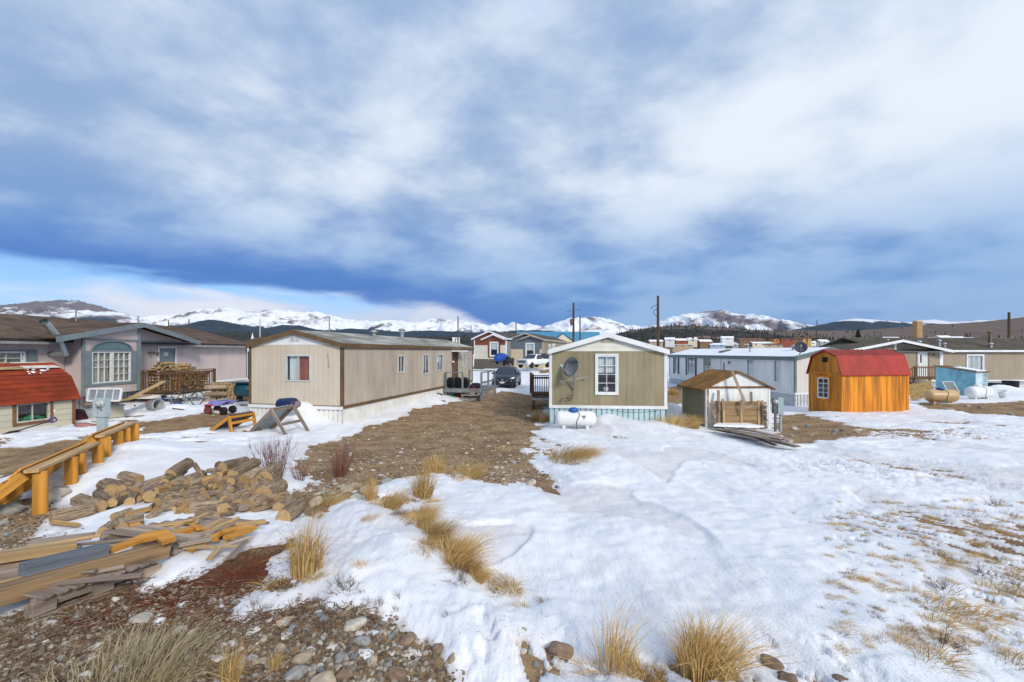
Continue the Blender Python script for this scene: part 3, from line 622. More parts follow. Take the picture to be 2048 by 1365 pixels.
# ------------------------------------------------------------------ the beige single-wide, left of the drive
beige = M('beige_siding', (0.60, 0.525, 0.42), 0.75, 0.10, 1.6, (1, 1, .35), grooves=0.2, grime=0.12, col2=(0.54, 0.465, 0.36))
beige_shade = M('beige_siding_shaded', (0.50, 0.43, 0.36), 0.75, 0.16, 1.4, (1, 1, .25), grooves=0.1, gaxis=1, grime=0.4)  # same siding for the long walls, shade put into the colour, plus grime
brown = M('brown_trim', (0.155, 0.095, 0.045), 0.7, 0.2, 3.0)
shing = M('weathered_shingles', (0.40, 0.40, 0.36), 0.95, 0.45, 2.2, (1.0, 0.35, 1), bump=0.8, bscale=9, col2=(0.17, 0.165, 0.15), grooves=0.14, gaxis=0)
wskirt = M('white_skirting', (0.74, 0.73, 0.70), 0.5, 0.10, 2.0, grime=0.2)
H1 = home('beige_mobile_home', 'long beige mobile home with brown trim, white gable and red curtain in its end window', (-6.18 - .976 * 4.0, 16.6 + .22 * 4.0, 0), 12.7, 4.0, 15.6, 0.72, 2.98, 0.50, beige_shade, brown, shing,
 {'front': [(1.62, 1.62, 2.68, 2.60, 'win', dict(fr=ALU, curtain=[(.06, .5, 0, 1, CURT_W), (.5, 1, 0, 1, CURT_R)], fw=.045))],
  'right': [(4.35, 1.75, 5.0, 2.55, 'win', dict(fr=ALU)), (7.1, 1.55, 7.9, 2.58, 'win', dict(fr=ALU, curtain=[(.0, .4, .3, 1, CURT_W)])), (9.0, 1.65, 9.95, 2.58, 'win', dict(fr=ALU, curtain=[(.1, .9, .5, 1, CURT_W)])),
            (11.55, .74, 12.4, 2.66, 'door', dict(leaf=brown, fr=brown)), (13.4, 1.75, 14.1, 2.6, 'win', dict(fr=ALU, curtain=[(0, 1, 0, 1, CURT_W)]))]},
 skirtm=wskirt, gable=M('white_gable', (0.78, 0.79, 0.78), 0.6, 0.06, 2.0), band=0.09, ov=0.06, fh=0.17, ovy=0.10, wallm2=beige, sk_depth=0.7)
F = wall_frame(4.0, 15.6, 'front')
v = MB(); v.box((1.80, -.03, 3.12), (2.24, -.002, 3.32)); vo = v.build('gable_vent', WHITE, H1)
for a in (1.83, 2.04): MB().box((a, -.04, 3.15), (a + .17, -.031, 3.29)).build('louvre', M('pale_louvre', (0.5, 0.51, 0.52), .7), vo)
MB(F).box((-.02, -.045, .60), (4.02, .01, .715)).build('sill_board', WHITE, H1)
k = MB(); k.cyl((3.42, -.04, 2.66), (3.46, -.04, 2.20), .012); k.cyl((3.46, -.04, 2.2), (3.50, -.05, 2.17), .02); k.build('antenna_bracket', M('tan_metal', (.4, .33, .24), .6), H1)
k = MB(); k.box((4.02, 11.3, 2.72), (4.62, 12.7, 2.80)); k.build('door_awning', WHITE, H1)
vent_pipe(H1, 2.3, 5.2, 3.42, .18, .10); vent_pipe(H1, 2.1, 8.6, 3.42, .42, .11); vent_pipe(H1, 1.6, 2.7, 3.36, .9, .025, False)
MB().lathe([(0, .05), (.1, .07), (.14, .03)], (4.05, 11.35, 2.1), (1, 0, 0), 8).build('wall_lamp', WHITE, H1)
# ------------------------------------------------------------------ the olive single-wide with the dish
olive = M('olive_siding', (0.305, 0.26, 0.162), 0.78, 0.16, 1.6, (1, 1, .3), grooves=0.2, grime=0.28)
H2 = home('olive_mobile_home', 'olive green mobile home with white trim seen end on, dish beside its window', (1.385, 16.75, 0.0), 5.0, 4.2, 16.0, 0.74, 2.74, 0.60, olive, WHITE, M('pale_metal_roof', (0.68, 0.70, 0.71), 0.5, .1, 1.0),
 {'front': [(1.72, 1.22, 2.42, 2.58, 'win', dict(fr=WHITE, trim=WHITE, trimw=.07, cols=(.5,), rows=(.25, .5, .75), fw=.04, curtain=[(0, 1, .54, 1, CURT_W)]))]},
 skirtm=M('pale_blue_skirting', (0.46, 0.60, 0.63), 0.6, .14, 2.0, grime=.25), capm=WHITE, gable=M('cream_gable', (0.70, 0.69, 0.60), .6, .06, 2.0), ov=0.05, fh=0.17, boards=0.15, sk_depth=0.9)
k = MB(); k.box((1.88, -.02, 3.06), (2.32, .0, 3.20)); g = k.build('gable_vent', M('tan_vent', (.5, .47, .38), .7), H2)
for i in range(3): MB().box((1.905 + .14 * i, -.03, 3.08), (2.02 + .14 * i, -.021, 3.18)).build('louvre', M('tan_louvre', (.38, .35, .26), .7), g)
k = MB(); k.tube([(2.2 + .21 * i, -.035, .60 - .07 * math.sin(math.pi * i / 8)) for i in range(9)], .006, 5); k.build('cable', DARK, H2)
k = MB(); k.lathe([(0, .09), (.10, .10), (.13, .085), (.14, .001)], (2.05, .12, 1.30), (0, 0, 1), 10); k.build('stored_fan', M('cream_plastic', (.6, .6, .52), .5), H2)
# ------------------------------------------------------------------ the pinkish double-wide, far left
pink = M('mauve_siding', (0.57, 0.475, 0.455), 0.8, 0.08, 1.6, (1, 1, .3), grooves=0.2, gaxis=1, grime=0.1); slate = M('slate_trim', (0.195, 0.235, 0.255), 0.65, 0.12, 3.0)
broof = M('brown_shingles', (0.135, 0.085, 0.055), 0.95, 0.4, 2.5, (.5, 1, 1), bump=0.8, bscale=10, grooves=0.14, gaxis=0)
H3 = thing('mauve_double_wide', 'mauve house with slate blue trim, arched double window and brown shingle roof', 'house', (-17.3 - 8, 11.0, 0), 0)
W3, L3, z03, ze3 = 8.0, 18.7, 1.0, 3.2
op3 = [(3.95, 1.75, 5.15, 2.72), (6.9, 1.45, 8.85, 2.75), (11.3, 1.02, 12.35, 2.9)]
for s_ in ('front', 'right', 'back'):
    F = wall_frame(W3, L3, s_); wall(H3, F, W3 if s_ != 'right' else L3, z03, ze3, pink, slate, op3[:1] + op3[2:] if s_ == 'right' else [])
    skirting(H3, F, W3 if s_ != 'right' else L3, 0.1, z03 + .02, M('lilac_skirting', (.56, .54, .54), .6, .1), cap=WHITE)
gable_roof(H3, W3, L3, ze3, 1.05, broof, M('dark_fascia', (0.035, 0.028, 0.025), .6), ov=0.32, ovy=.15, fh=.12)
gable_end(H3, W3, 0, ze3 + .002, 1.05, pink); gable_end(H3, W3, L3 - .06, ze3 + .002, 1.05, pink)
F = wall_frame(W3, L3, 'right')
window(H3, F, *op3[0], fr=WHITE, cols=(.5,), rows=(.3, .55, .8), curtain=[(0, 1, .3, 1, BLIND)], trim=slate, trimw=.07)
for a in (3.55, 5.24):
    s_ = MB(F); s_.box((a, -.045, 1.7), (a + .30, -.004, 2.78)); so_ = s_.build('shutter', slate, H3); MB(F).box((a + .06, -.055, 1.78), (a + .24, -.046, 2.70)).build('shutter_panel', slate, so_)
door(H3, F, *op3[2], leaf=M('grey_blue_door', (.17, .22, .26), .6), fr=WHITE); MB(F).box((11.62, .004, 2.52), (11.9, .0115, 2.72)).build('door_notice', M('paper', (.55, .54, .45), .8), H3)
k = MB(F); k.box((-.2, -.40, 2.99), (6.2, -.34, 3.08)); k.box((12.4, -.40, 2.99), (18.8, -.34, 3.08)); k.build('gutter', M('grey_gutter', (.32, .31, .31), .5), H3)
k = MB(); k.tube([(8.36, 18.72, 3.0), (8.3, 18.74, 2.85), (8.06, 18.76, 2.7), (8.06, 18.76, .9)], .035, 8); k.build('downspout', M('dark_downspout', (.05, .035, .03), .6), H3)
# bump-out with the cross gable
GX = 8.7; FB = Matrix.Translation((GX, 6.6, 0)) @ Matrix.Rotation(R(90), 4, 'Z')
opb = [(.36, 1.46, 2.18, 2.72)]
wall(H3, FB, 2.62, z03, 3.24, pink, slate, opb, pitch=1.3, tw=.10)
wb = window(H3, FB, .36, 1.46, 1.25, 2.72, fr=WHITE, cols=(1/3, 2/3), rows=(.5, .75), fw=.04, curtain=[(0, 1, 0, 1, BLIND)], muntin=.018)
wb2 = window(H3, FB, 1.30, 1.46, 2.18, 2.72, fr=WHITE, cols=(1/3, 2/3), rows=(.25, .5, .75), fw=.04, curtain=[(0, 1, 0, 1, BLIND)], muntin=.018)
k = MB(FB); k.box((.05, -.05, 1.36), (2.46, .0, 1.45)); k.box((.34, -.05, 2.73), (2.22, .0, 2.81)); k.build('window_surround', slate, H3)
for a in (.06, 2.20): MB(FB).box((a, -.045, 1.452), (a + .28, -.002, 2.76)).build('shutter', slate, H3)
arc = [(1.27 + 0.94 * math.cos(math.pi * i / 20), -.05, 2.80 + .36 * math.sin(math.pi * i / 20)) for i in range(21)]
MB(FB).prism(arc, (0, 1, 0), .05).build('arch_panel', M('slate_arch', (.12, .19, .215), .65, .1), H3)
for a, b in zip(arc[:-1], arc[1:]): pass
k = MB(FB)
for a, b in zip(arc[:-1], arc[1:]): k.bar((a[0], -.065, a[2]), (b[0], -.065, b[2]), .03, .06, up=(0, 1, 0))
k.build('arch_trim', slate, H3)
MB(Matrix.Translation((8.0, 6.6, 0))).box((.02, -.0, z03), (.66, .06, 3.24)).build('return_wall', pink, H3); MB(Matrix.Translation((8.0, 9.16, 0))).box((.02, -.0, z03), (.66, .06, 3.24)).build('return_wall', pink, H3)
for (a, b) in (((5.35, 3.20), (9.25, 3.95)), ((9.25, 3.95), (12.9, 3.22))):
    k = MB(); p0, p1 = Vector((0, a[0], a[1])), Vector((0, b[0], b[1]))
    k.prism([(5.0, a[0], a[1] + .0), (GX + .22, a[0], a[1]), (GX + .22, b[0], b[1]), (5.0, b[0], b[1])], (0, 0, 1), .06); k.build('cross_roof', broof, H3)
    MB().prism([(GX + .223, a[0], a[1] - .14), (GX + .223, b[0], b[1] - .14), (GX + .223, b[0], b[1] + .066), (GX + .223, a[0], a[1] + .066)], (1, 0, 0), .03).build('cross_rake_board', slate, H3)
MB().prism([(GX + .003, 6.7, 3.25), (GX + .003, 9.2, 3.25), (GX + .003, 9.2, 3.88), (GX + .003, 6.7, 3.44)], (-1, 0, 0), .05).build('cross_gable', pink, H3)
MB().prism([(GX - .35, 9.3, 3.25), (GX - .35, 12.5, 3.25), (GX - .35, 9.3, 3.86)], (-1, 0, 0), .05).build('cross_gable', pink, H3)
k = MB(); k.box((GX - .02, 6.6, 3.17), (GX + .03, 9.2, 3.245)); k.box((GX - .40, 9.3, 3.17), (GX - .33, 12.7, 3.245)); k.box((GX - .06, 9.18, z03), (GX + .04, 9.32, 3.9)); k.build('gable_trim', slate, H3)
# stove pipe elbow
k = MB(); k.cyl((7.98, 6.05, 2.62), (8.55, 6.1, 2.66), .115, n=12); k.build('stove_pipe', GREYMET, H3); k = MB(); k.cyl((8.5, 6.1, 2.64), (8.42, 5.98, 3.15), .105, n=12); k.cyl((8.42, 5.98, 3.17), (8.30, 5.60, 3.78), .12, n=12); k.build('stove_pipe', M('bright_pipe', (.42, .45, .45), .35, .15, metal=.7), H3)
k = MB(); k.cyl((8.28, 5.55, 3.80), (8.27, 5.52, 3.88), .12, n=12); k.prism([(8.05, 5.3, 3.93), (8.5, 5.3, 3.93), (8.5, 5.75, 3.97), (8.05, 5.75, 3.97)], (0, 0, 1), .02); k.build('rain_cap', M('dark_cap', (.06, .08, .07), .5), H3)
for (x_, y_) in ((5.4, 5.0), (5.6, 14.0)): MB().prism([(x_ - .2, y_ - .2, 3.66), (x_ + .2, y_ - .2, 3.56), (x_ + .2, y_ + .2, 3.60), (x_ - .2, y_ + .2, 3.70)], (0, 0, 1), .12).build('roof_vent', M('grey_vent', (.25, .27, .3), .6), H3)
vent_pipe(H3, 5.6, 3.4, 3.55, .55, .03, False); vent_pipe(H3, 4.6, 10.6, 4.1, .6, .03, False); vent_pipe(H3, 4.6, 14.2, 4.1, .6, .035, False)
k = MB(F); k.box((10.6, -.1, 2.66), (11.0, -.02, 2.72)); k.lathe([(0, .02), (.06, .06), (.12, .065)], (10.62, -.1, 2.68), (-.8, -.4, -.2), 8); k.lathe([(0, .02), (.06, .06), (.12, .065)], (10.98, -.1, 2.66), (.8, -.4, -.2), 8); k.build('flood_lamp', M('dark_lamp', (.1, .08, .08), .5), H3)
# ------------------------------------------------------------------ the grey home with snow on its roof
greyw = M('pale_grey_siding', (0.76, 0.745, 0.72), 0.75, 0.08, 1.5, (1, 1, .3), grooves=.3, gaxis=1, grime=.12); creamw = M('cream_end_siding', (0.66, 0.62, 0.575), 0.75, .06, 1.5, (1, 1, .3), grooves=.3)
green = M('grey_green_trim', (0.13, 0.19, 0.185), .65, .12); SNOWR = M('roof_snow', (0.86, 0.88, 0.92), .6, .05, 1.5, bump=.25, bscale=3)
shut = dict(fr=WHITE, cols=(), rows=(.5,), fw=.045)
# long wall faces left, toward the drive: the local frame puts the near end in front
H4 = home('grey_mobile_home', 'pale grey mobile home with snow covered roof, green fascia and dark shutters', (16.55, 26.6, -.52), -4.5, 4.3, 17.4, .82, 2.92, .52, greyw, green, SNOWR,
 {'left': [(17.4 - 1.9, 1.35, 17.4 - 1.35, 2.72, 'win', dict(shut, curtain=[(0, 1, 0, 1, CURT_W)])), (17.4 - 4.75, 1.2, 17.4 - 3.95, 2.75, 'win', dict(shut, curtain=[(0, 1, 0, 1, CURT_W)])), (17.4 - 8.1, .84, 17.4 - 7.2, 2.72, 'door', dict(leaf=WHITE, fr=greyw, lite=(.4, .55, .45, .85))),
           (17.4 - 10.8, 1.35, 17.4 - 9.5, 2.75, 'win', dict(fr=WHITE, cols=(.5,), rows=(.5,), curtain=[(0, 1, 0, .6, CURT_W)])), (17.4 - 13.6, 1.3, 17.4 - 12.2, 2.75, 'win', dict(fr=WHITE, cols=(.5,), rows=(.5,), curtain=[(0, 1, 0, .8, CURT_W)])), (17.4 - 16.2, 1.3, 17.4 - 15.5, 2.75, 'win', dict(shut, curtain=[(0, 1, 0, 1, CURT_W)]))]},
 skirtm=M('pale_skirting', (.55, .57, .585), .6, .1, grime=.15), capm=WHITE, gable=creamw, ov=.10, fh=.24, ovy=.08, wallm2=creamw, sk_depth=1.0)
F = wall_frame(4.3, 17.4, 'left')
for a in (3.52, 5.23, .98, 1.92): MB(F).box((a, -.045, 1.2), (a + .26, -.004, 2.78)).build('shutter', M('dark_green_shutter', (.06, .085, .085), .7), H4)
MB(F).lathe([(0, .03), (.08, .09), (.12, .08)], (10.6, -.03, 2.45), (0, -1, 0), 8).build('wall_lamp', M('dark_lamp', (.1, .08, .08), .5), H4)
vent_pipe(H4, 1.0, 6.0, 3.2, .22, .05, True); vent_pipe(H4, 1.6, 2.3, 3.35, .16, .11, True); vent_pipe(H4, 2.2, 12.0, 3.4, .18, .03, False)
MB().prism([(.75, 9.2, 3.17), (1.45, 9.2, 3.34), (1.45, 9.8, 3.34), (.75, 9.8, 3.17)], (0, 0, 1), .10).build('roof_patch', M('dark_patch', (.14, .14, .12), .8), H4)
k = MB(); k.tube([(-.05, -.06, 2.6), (-.05, -.06, 1.1), (-.12, -.16, .9)], .035, 8); k.build('downspout', M('olive_downspout', (.2, .22, .19), .6), H4)
# ------------------------------------------------------------------ the taupe home at the right edge
taupe = M('taupe_siding', (0.335, 0.275, 0.20), .78, .08, 1.5, (1, 1, .3), grooves=.3, grime=.1); taupe_l = M('taupe_siding_long', (0.335, 0.275, 0.20), .78, .08, 1.5, (1, 1, .3), grooves=.3, gaxis=1, grime=.1)
droof = M('dark_shingles', (0.095, 0.080, 0.058), .95, .35, 2.5, bump=.8, bscale=10)
H5 = thing('taupe_house', 'taupe house with white door, white trim and dark shingle roof behind orange shed', 'house', (30.6, 37.4, -.1), R(4))
# wide front wall facing the camera, eaves along local x
W5, D5 = 17.0, 8.0
op5 = [(2.9, .80, 3.85, 2.83), (7.35, 1.05, 8.75, 2.52)]
F = Matrix(); wall(H5, F, W5, .45, 2.85, taupe, WHITE, op5, tw=.12, corner=True); skirting(H5, F, W5, -.5, .46, M('blue_grey_skirting', (.40, .45, .49), .6, .1), cap=WHITE)
for s_ in ('left', 'right'):
    Fs = wall_frame(W5, D5, s_); wall(H5, Fs, D5, .45, 2.85, taupe_l, WHITE, [], tw=.1)
door(H5, F, *op5[0], leaf=WHITE, fr=M('tan_door_frame', (.30, .22, .13), .7), lite=(.28, .40, .55, .88))
window(H5, F, *op5[1], fr=WHITE, cols=(1/3, 2/3), rows=(.5,), curtain=[(0, 1, .2, 1, CURT_W)], trim=WHITE, trimw=.09)
MB().box((4.85, -.03, .45), (5.15, -.002, 2.9)).build('corner_post', WHITE, H5)
k = MB(); k.prism([(-.3, -.3, 2.85), (W5 + .3, -.3, 2.85), (W5 + .3, D5 / 2, 4.05), (-.3, D5 / 2, 4.05)], (0, 0, 1), .07); k.prism([(-.3, D5 + .3, 2.85), (W5 + .3, D5 + .3, 2.85), (W5 + .3, D5 / 2, 4.05), (-.3, D5 / 2, 4.05)], (0, 0, 1), .07); r5 = k.build('roof', droof, H5)
MB().box((4.9, -.33, 2.80), (W5 + .3, -.303, 2.96)).build('fascia', WHITE, r5)
# cross gable over the door
for (a, b) in (((-4.6, 2.72), (0.9, 3.72)), ((0.9, 3.72), (5.3, 2.86))):
    MB().prism([(a[0], -.75, a[1]), (b[0], -.75, b[1]), (b[0], 4.2, b[1] + .02), (a[0], 4.2, a[1] + .02)], (0, 0, 1), .07).build('cross_roof', droof, r5)
    MB().prism([(a[0], -.783, a[1] - .12), (b[0], -.783, b[1] - .12), (b[0], -.783, b[1] + .085), (a[0], -.783, a[1] + .085)], (0, 1, 0), .03).build('rake_board', WHITE, r5)
MB().prism([(-4.0, -.02, 2.86), (4.9, -.02, 2.86), (0.9, -.02, 3.66)], (0, 1, 0), .05).build('gable', taupe, H5); MB().box((0, -.035, 2.80), (4.9, -.003, 2.90)).build('gable_trim', WHITE, H5); MB().box((.82, -.06, 2.9), (1.02, -.021, 3.64)).build('king_post', WHITE, H5)
MB().box((-4.0, .0, .45), (-.02, .06, 2.855)).build('porch_wall', taupe, H5)
for (x_, y_, zz, hh_, rr_) in ((4.0, .9, 3.3, .28, .17), (5.8, .9, 3.3, .38, .16), (6.2, .8, 3.2, .22, .12), (10.2, .6, 3.1, .3, .16), (2.6, 2.4, 3.6, .15, .08)): vent_pipe(H5, x_, y_, zz, hh_, rr_ * .6, True, M('shiny_vent', (.55, .58, .6), .35, .1, metal=.5), 'roof_vent')
vent_pipe(H5, 10.6, 1.0, 3.2, 1.25, .12, True, M('rusty_flue', (.22, .13, .08), .7, .3)); MB().lathe([(0, .035), (.09, .08), (.13, .07)], (4.25, -.02, 2.6), (0, -1, 0), 8).build('wall_lamp', M('dark_lamp', (.1, .08, .08), .5), H5)
# ------------------------------------------------------------------ homes across the street
def far_home(name, label, corner, heading, W_, L_, ze, rise, endm, longm, trim, roofm, low, winm=None):
    h = thing(name, label, 'house', corner, -R(heading)); z0 = .75
    F = wall_frame(W_, L_, 'front'); opf = [(W_ * .52, 1.25, W_ * .52 + 1.05, 3.0)]
    wall(h, F, W_, z0, ze, endm, trim, opf, tw=.14, pitch=2.0); window(h, F, *opf[0], fr=WHITE, cols=(), rows=(.45, .8), trim=WHITE, trimw=.14, curtain=[(0, 1, .5, 1, CURT_W)])
    Fr = wall_frame(W_, L_, 'right'); opr = [(4.2, 1.2, 4.9, 2.9), (6.4, 1.2, 8.0, 3.0), (11.5, 1.3, 12.5, 2.6)]
    wall(h, Fr, L_, z0, ze, longm, trim, opr, tw=.14, pitch=2.4)
    for o in opr: window(h, Fr, *o, fr=WHITE, cols=(.5,) if o[2] - o[0] > .9 else (), rows=(.4, .78), trim=WHITE, trimw=.12)
    wall(h, wall_frame(W_, L_, 'left'), L_, z0, ze, longm, trim, [], pitch=3)
    for s_ in ('front', 'right', 'left'): F2 = wall_frame(W_, L_, s_); MB(F2).box((.01, .015, -.8), ((W_ if s_ == 'front' else L_) - .01, .07, z0 - .01)).build('skirting', low, h)
    gable_roof(h, W_, L_, ze, rise, roofm, trim, ov=.25, ovy=.35, fh=.2); gable_end(h, W_, 0, ze + .002, rise, endm)
    return h
rust = M('rust_red_siding', (0.20, 0.062, 0.028), .75, .12); creamb = M('cream_boards', (.62, .58, .48), .75, .08, grooves=.2, gaxis=2); greyb = M('grey_boards', (.26, .265, .255), .75, .08, grooves=.2, gaxis=2); dkskirt = M('brown_skirting', (.12, .105, .085), .8, .1)
droof2 = M('charcoal_shingles', (.085, .072, .066), .95, .3)
H6 = far_home('rust_red_house', 'rust red and cream house with grey side wall across the street', tuple(at(948, 729, 64)), 21, 4.9, 19, 3.65, .95, creamb, greyb, WHITE, droof2, dkskirt)
F = wall_frame(4.9, 19, 'front'); 
for (a, b) in ((.15, 2.40), (3.75, 4.75)): MB(F).box((a, -.05, 2.7), (b, -.023, 3.62)).build('rust_panel', rust, H6)
MB(F).box((2.41, -.05, 3.15), (3.74, -.023, 3.62)).build('rust_panel', rust, H6) 
for (lo, hi_) in (((2.15, .95), (2.40, 2.69)), ((3.75, .95), (4.0, 2.69)), ((2.41, .95), (3.74, 1.10))): MB(F).box((lo[0], -.055, lo[1]), (hi_[0], -.024, hi_[1])).build('rust_panel', rust, H6)
gg = MB(); gg.prism([(.05, -.03, 3.66), (4.85, -.03, 3.66), (2.45, -.03, 4.56)], (0, 1, 0), .025); gg.build('rust_gable', rust, H6)
for (a, b) in (((1.3, 3.35), (3.07, 4.05)), ((3.07, 4.05), (4.85, 3.35))): MB().prism([(a[0], -.55, a[1]), (b[0], -.55, b[1]), (b[0], -.55, b[1] + .16), (a[0], -.55, a[1] + .16)], (0, 1, 0), .5).build('dormer_edge', WHITE, H6)
bluew = M('slate_blue_siding', (.13, .155, .185), .75, .1, grooves=.3); tanb = M('tan_boards', (.60, .50, .36), .75, .08, grooves=.2, gaxis=2); taub = M('brown_tan_boards', (.27, .225, .16), .75, .08, grooves=.2, gaxis=2)
H7 = far_home('slate_blue_house', 'slate blue and tan house with brown side behind white pickup', tuple(at(1018, 731, 64)), 17, 4.9, 18, 3.65, .85, tanb, taub, M('tan_trim', (.42, .36, .28), .7), droof2, tanb)
F = wall_frame(4.9, 18, 'front')
for (a, b, c, d) in ((.15, 2.3, 2.40, 3.62), (3.75, 2.3, 4.75, 3.62), (2.41, 3.15, 3.74, 3.62), (2.1, .1, 2.40, 2.29), (3.75, .1, 4.4, 2.29), (2.41, .1, 3.74, 1.10)): MB(F).box((a, -.05, b), (c, -.023, d)).build('blue_panel', bluew, H7)
MB().prism([(.05, -.03, 3.66), (4.85, -.03, 3.66), (2.45, -.03, 4.46)], (0, 1, 0), .025).build('blue_gable', bluew, H7)
for (a, b) in (((1.8, 3.55), (3.2, 4.05)), ((3.2, 4.05), (4.9, 3.55))): MB().prism([(a[0], -.55, a[1]), (b[0], -.55, b[1]), (b[0], -.55, b[1] + .16), (a[0], -.55, a[1] + .16)], (0, 1, 0), .5).build('dormer_edge', M('tan_trim', (.42, .36, .28), .7), H7)
MB(wall_frame(4.9, 18, 'right')).lathe([(0, .3), (.06, .34), (.1, .3), (.11, .01)], (3.4, -.02, 2.75), (0, -1, 0), 14).build('wall_medallion', M('cream_disc', (.6, .58, .5), .6), H7)
# ================================================================== sheds
WOODO = M('orange_stained_wood', (0.72, 0.255, 0.016), 0.62, 0.34, 2.2, (3, 3, .22), grime=.3, bump=.3, bscale=7, rnd=.08)
REDMET = M('red_metal_roof', (0.37, 0.028, 0.015), 0.42, .22, 2.5, (1, 1, .4), spec=.4, grime=.25); REDSH = M('red_shingles', (0.33, 0.048, 0.014), 0.9, .3, 3.0, (1, .4, 1), bump=.7, bscale=9, grooves=.13, gaxis=2)
PINE = M('new_pine', (0.60, 0.275, 0.042), 0.65, .25, 3.0, (.35, 6, 6), bump=.2, bscale=8, rnd=.15); PINEW = M('pale_pine', (0.52, 0.335, 0.155), 0.7, .25, 3.0, (.35, 6, 6), bump=.25, bscale=8, rnd=.18)
GREYW = M('weathered_wood', (0.37, 0.295, 0.235), 0.85, .4, 3.0, (.35, 7, 7), bump=.5, bscale=9, rnd=.3, col2=(.16, .12, .10)); BLUEW = M('blue_grey_wood', (0.19, 0.215, 0.26), 0.85, .35, 3.0, (.35, 7, 7), bump=.4, bscale=9, rnd=.15)
DECKB = M('brown_deck_wood', (0.165, 0.085, 0.035), 0.8, .3, 3.0, (3, 3, .4), rnd=.2); GREYD = M('grey_deck_wood', (0.21, 0.235, 0.26), 0.8, .25, 3.0, rnd=.12); TANW = M('tan_board', (0.50, 0.34, 0.17), 0.75, .22, 3.0, (.35, 6, 6), rnd=.12, bump=.2)
TANB = M('tan_weathered_slat', (.40, .27, .14), .85, .4, 3.0, (.35, 7, 7), bump=.4, bscale=9, rnd=.35, col2=(.22, .14, .07))
OLDB = M('brown_old_beam', (.34, .22, .115), .85, .45, 3.0, (.3, 7, 7), bump=.5, bscale=8, col2=(.15, .10, .06))
BLACK = M('black_rubber', (0.018, 0.018, 0.02), 0.7, .3); OSB = M('oriented_strand_board', (0.56, 0.36, 0.13), .8, .3, 14.0, bump=.3)
def gambrel(parent, L_, w, prof_, mat, name, th=.04, ov=.06):
    """prof_: (y, z) from one eave over the ridge to the other; the ridge runs along local x"""
    out = []
    for (a, b) in zip(prof_[:-1], prof_[1:]):
        k = MB(); k.prism([(-ov, a[0], a[1]), (L_ + ov, a[0], a[1]), (L_ + ov, b[0], b[1]), (-ov, b[0], b[1])], (0, 0, 1), th); out.append(k.build(name, mat, parent))
    return out
SH = thing('orange_barn_shed', 'orange stained wooden barn shed with red metal gambrel roof', 'shed', (14.77, 20.4, -.06), R(10.7))
Ls, Ws, hs = 3.66, 1.78, 1.76
def tongue(parent, F, L_, z0, z1, mat, n, name='plank', openings=()):
    for i in range(n):
        a, b = L_ * i / n + .003, L_ * (i + 1) / n - .003; m_ = (a + b) / 2; lo = z0
        for h0, h1 in sorted([(o[1], o[3]) for o in openings if o[0] < m_ < o[2]]) + [(z1, z1)]:
            if h0 > lo + .01: MB(F).box((a, 0, lo), (b, .03, h0)).build(name, mat, parent)
            lo = h1
k = MB(); k.box((.03, .035, -.3), (Ls - .03, Ws - .035, .06)); fl = k.build('floor', DARK, SH)
sw = MB().box((0, -.015, -.12), (.11, .035, hs)).box((Ls - .11, -.015, -.12), (Ls + .012, .035, hs)).box((.11, -.008, -.12), (Ls - .11, .03, -.02)).build('long_wall', WOODO, SH); tongue(sw, Matrix.Translation((.11, 0, 0)), Ls - .22, -.019, hs, WOODO, 9)
FL = Matrix.Translation((0, Ws, 0)) @ Matrix.Rotation(R(-90), 4, 'Z')
og = [(.52, .62, 1.14, 1.55)]
gw = MB(FL).box((0, -.012, -.12), (.07, .04, hs)).box((Ws - .08, -.012, -.12), (Ws - .001, .04, hs)).box((.03, -.025, hs + .02), (Ws - .03, .02, hs + .07)).build('end_wall', WOODO, SH); tongue(gw, Matrix(FL) @ Matrix.Translation((.07, 0, 0)), Ws - .15, -.12, hs + .018, WOODO, 8, openings=[(a - .07, b, c - .07, d) for a, b, c, d in og])
window(SH, FL, *og[0], fr=WHITE, cols=(.5,), rows=(.25, .5, .75), fw=.04, trim=WOODO, trimw=.09)
gpz = lambda yy: [(yy, 0)]
gprof = [(-.08, hs - .06), (.21, 2.56), (Ws / 2, 2.84), (Ws - .21, 2.56), (Ws + .08, hs - .06)]
MB().prism([(.004, y_, z_) for y_, z_ in [(.02, hs + .07), (.24, 2.54), (Ws / 2, 2.81), (Ws - .24, 2.54), (Ws - .02, hs + .07)]], (1, 0, 0), .04).build('gable', WOODO, SH)
MB().prism([(Ls - .05, y_, z_) for y_, z_ in [(.02, -.1), (.02, hs + .07), (.24, 2.54), (Ws / 2, 2.81), (Ws - .24, 2.54), (Ws - .02, hs + .07), (Ws - .02, -.1)]], (1, 0, 0), .04).build('end_wall', WOODO, SH); MB().box((.04, Ws - .04, -.1), (Ls - .05, Ws, hs)).build('long_wall', WOODO, SH)
MB(FL).box((.80, -.03, 2.30), (1.06, -.006, 2.52)).build('gable_vent', DARK, SH)
sl = gambrel(SH, Ls, Ws, gprof, REDMET, 'roof_slope')
for (a, b), s_ in zip(list(zip(gprof[:-1], gprof[1:]))[1:3], sl[1:3]):
    for i in range(17):
        x_ = -.05 + (Ls + .1) * i / 16; MB().bar((x_, a[0], a[1] + .048), (x_, b[0], b[1] + .048), .035, .03).build('roof_rib', REDMET, s_)
for (a, b), s_ in zip(list(zip(gprof[:-1], gprof[1:])), sl):
    for x_ in (-.075,): MB().prism([(x_, a[0], a[1] - .03), (x_, b[0], b[1] - .03), (x_, b[0], b[1] + .06), (x_, a[0], a[1] + .06)], (1, 0, 0), .012).build('rake_trim', REDMET, s_)
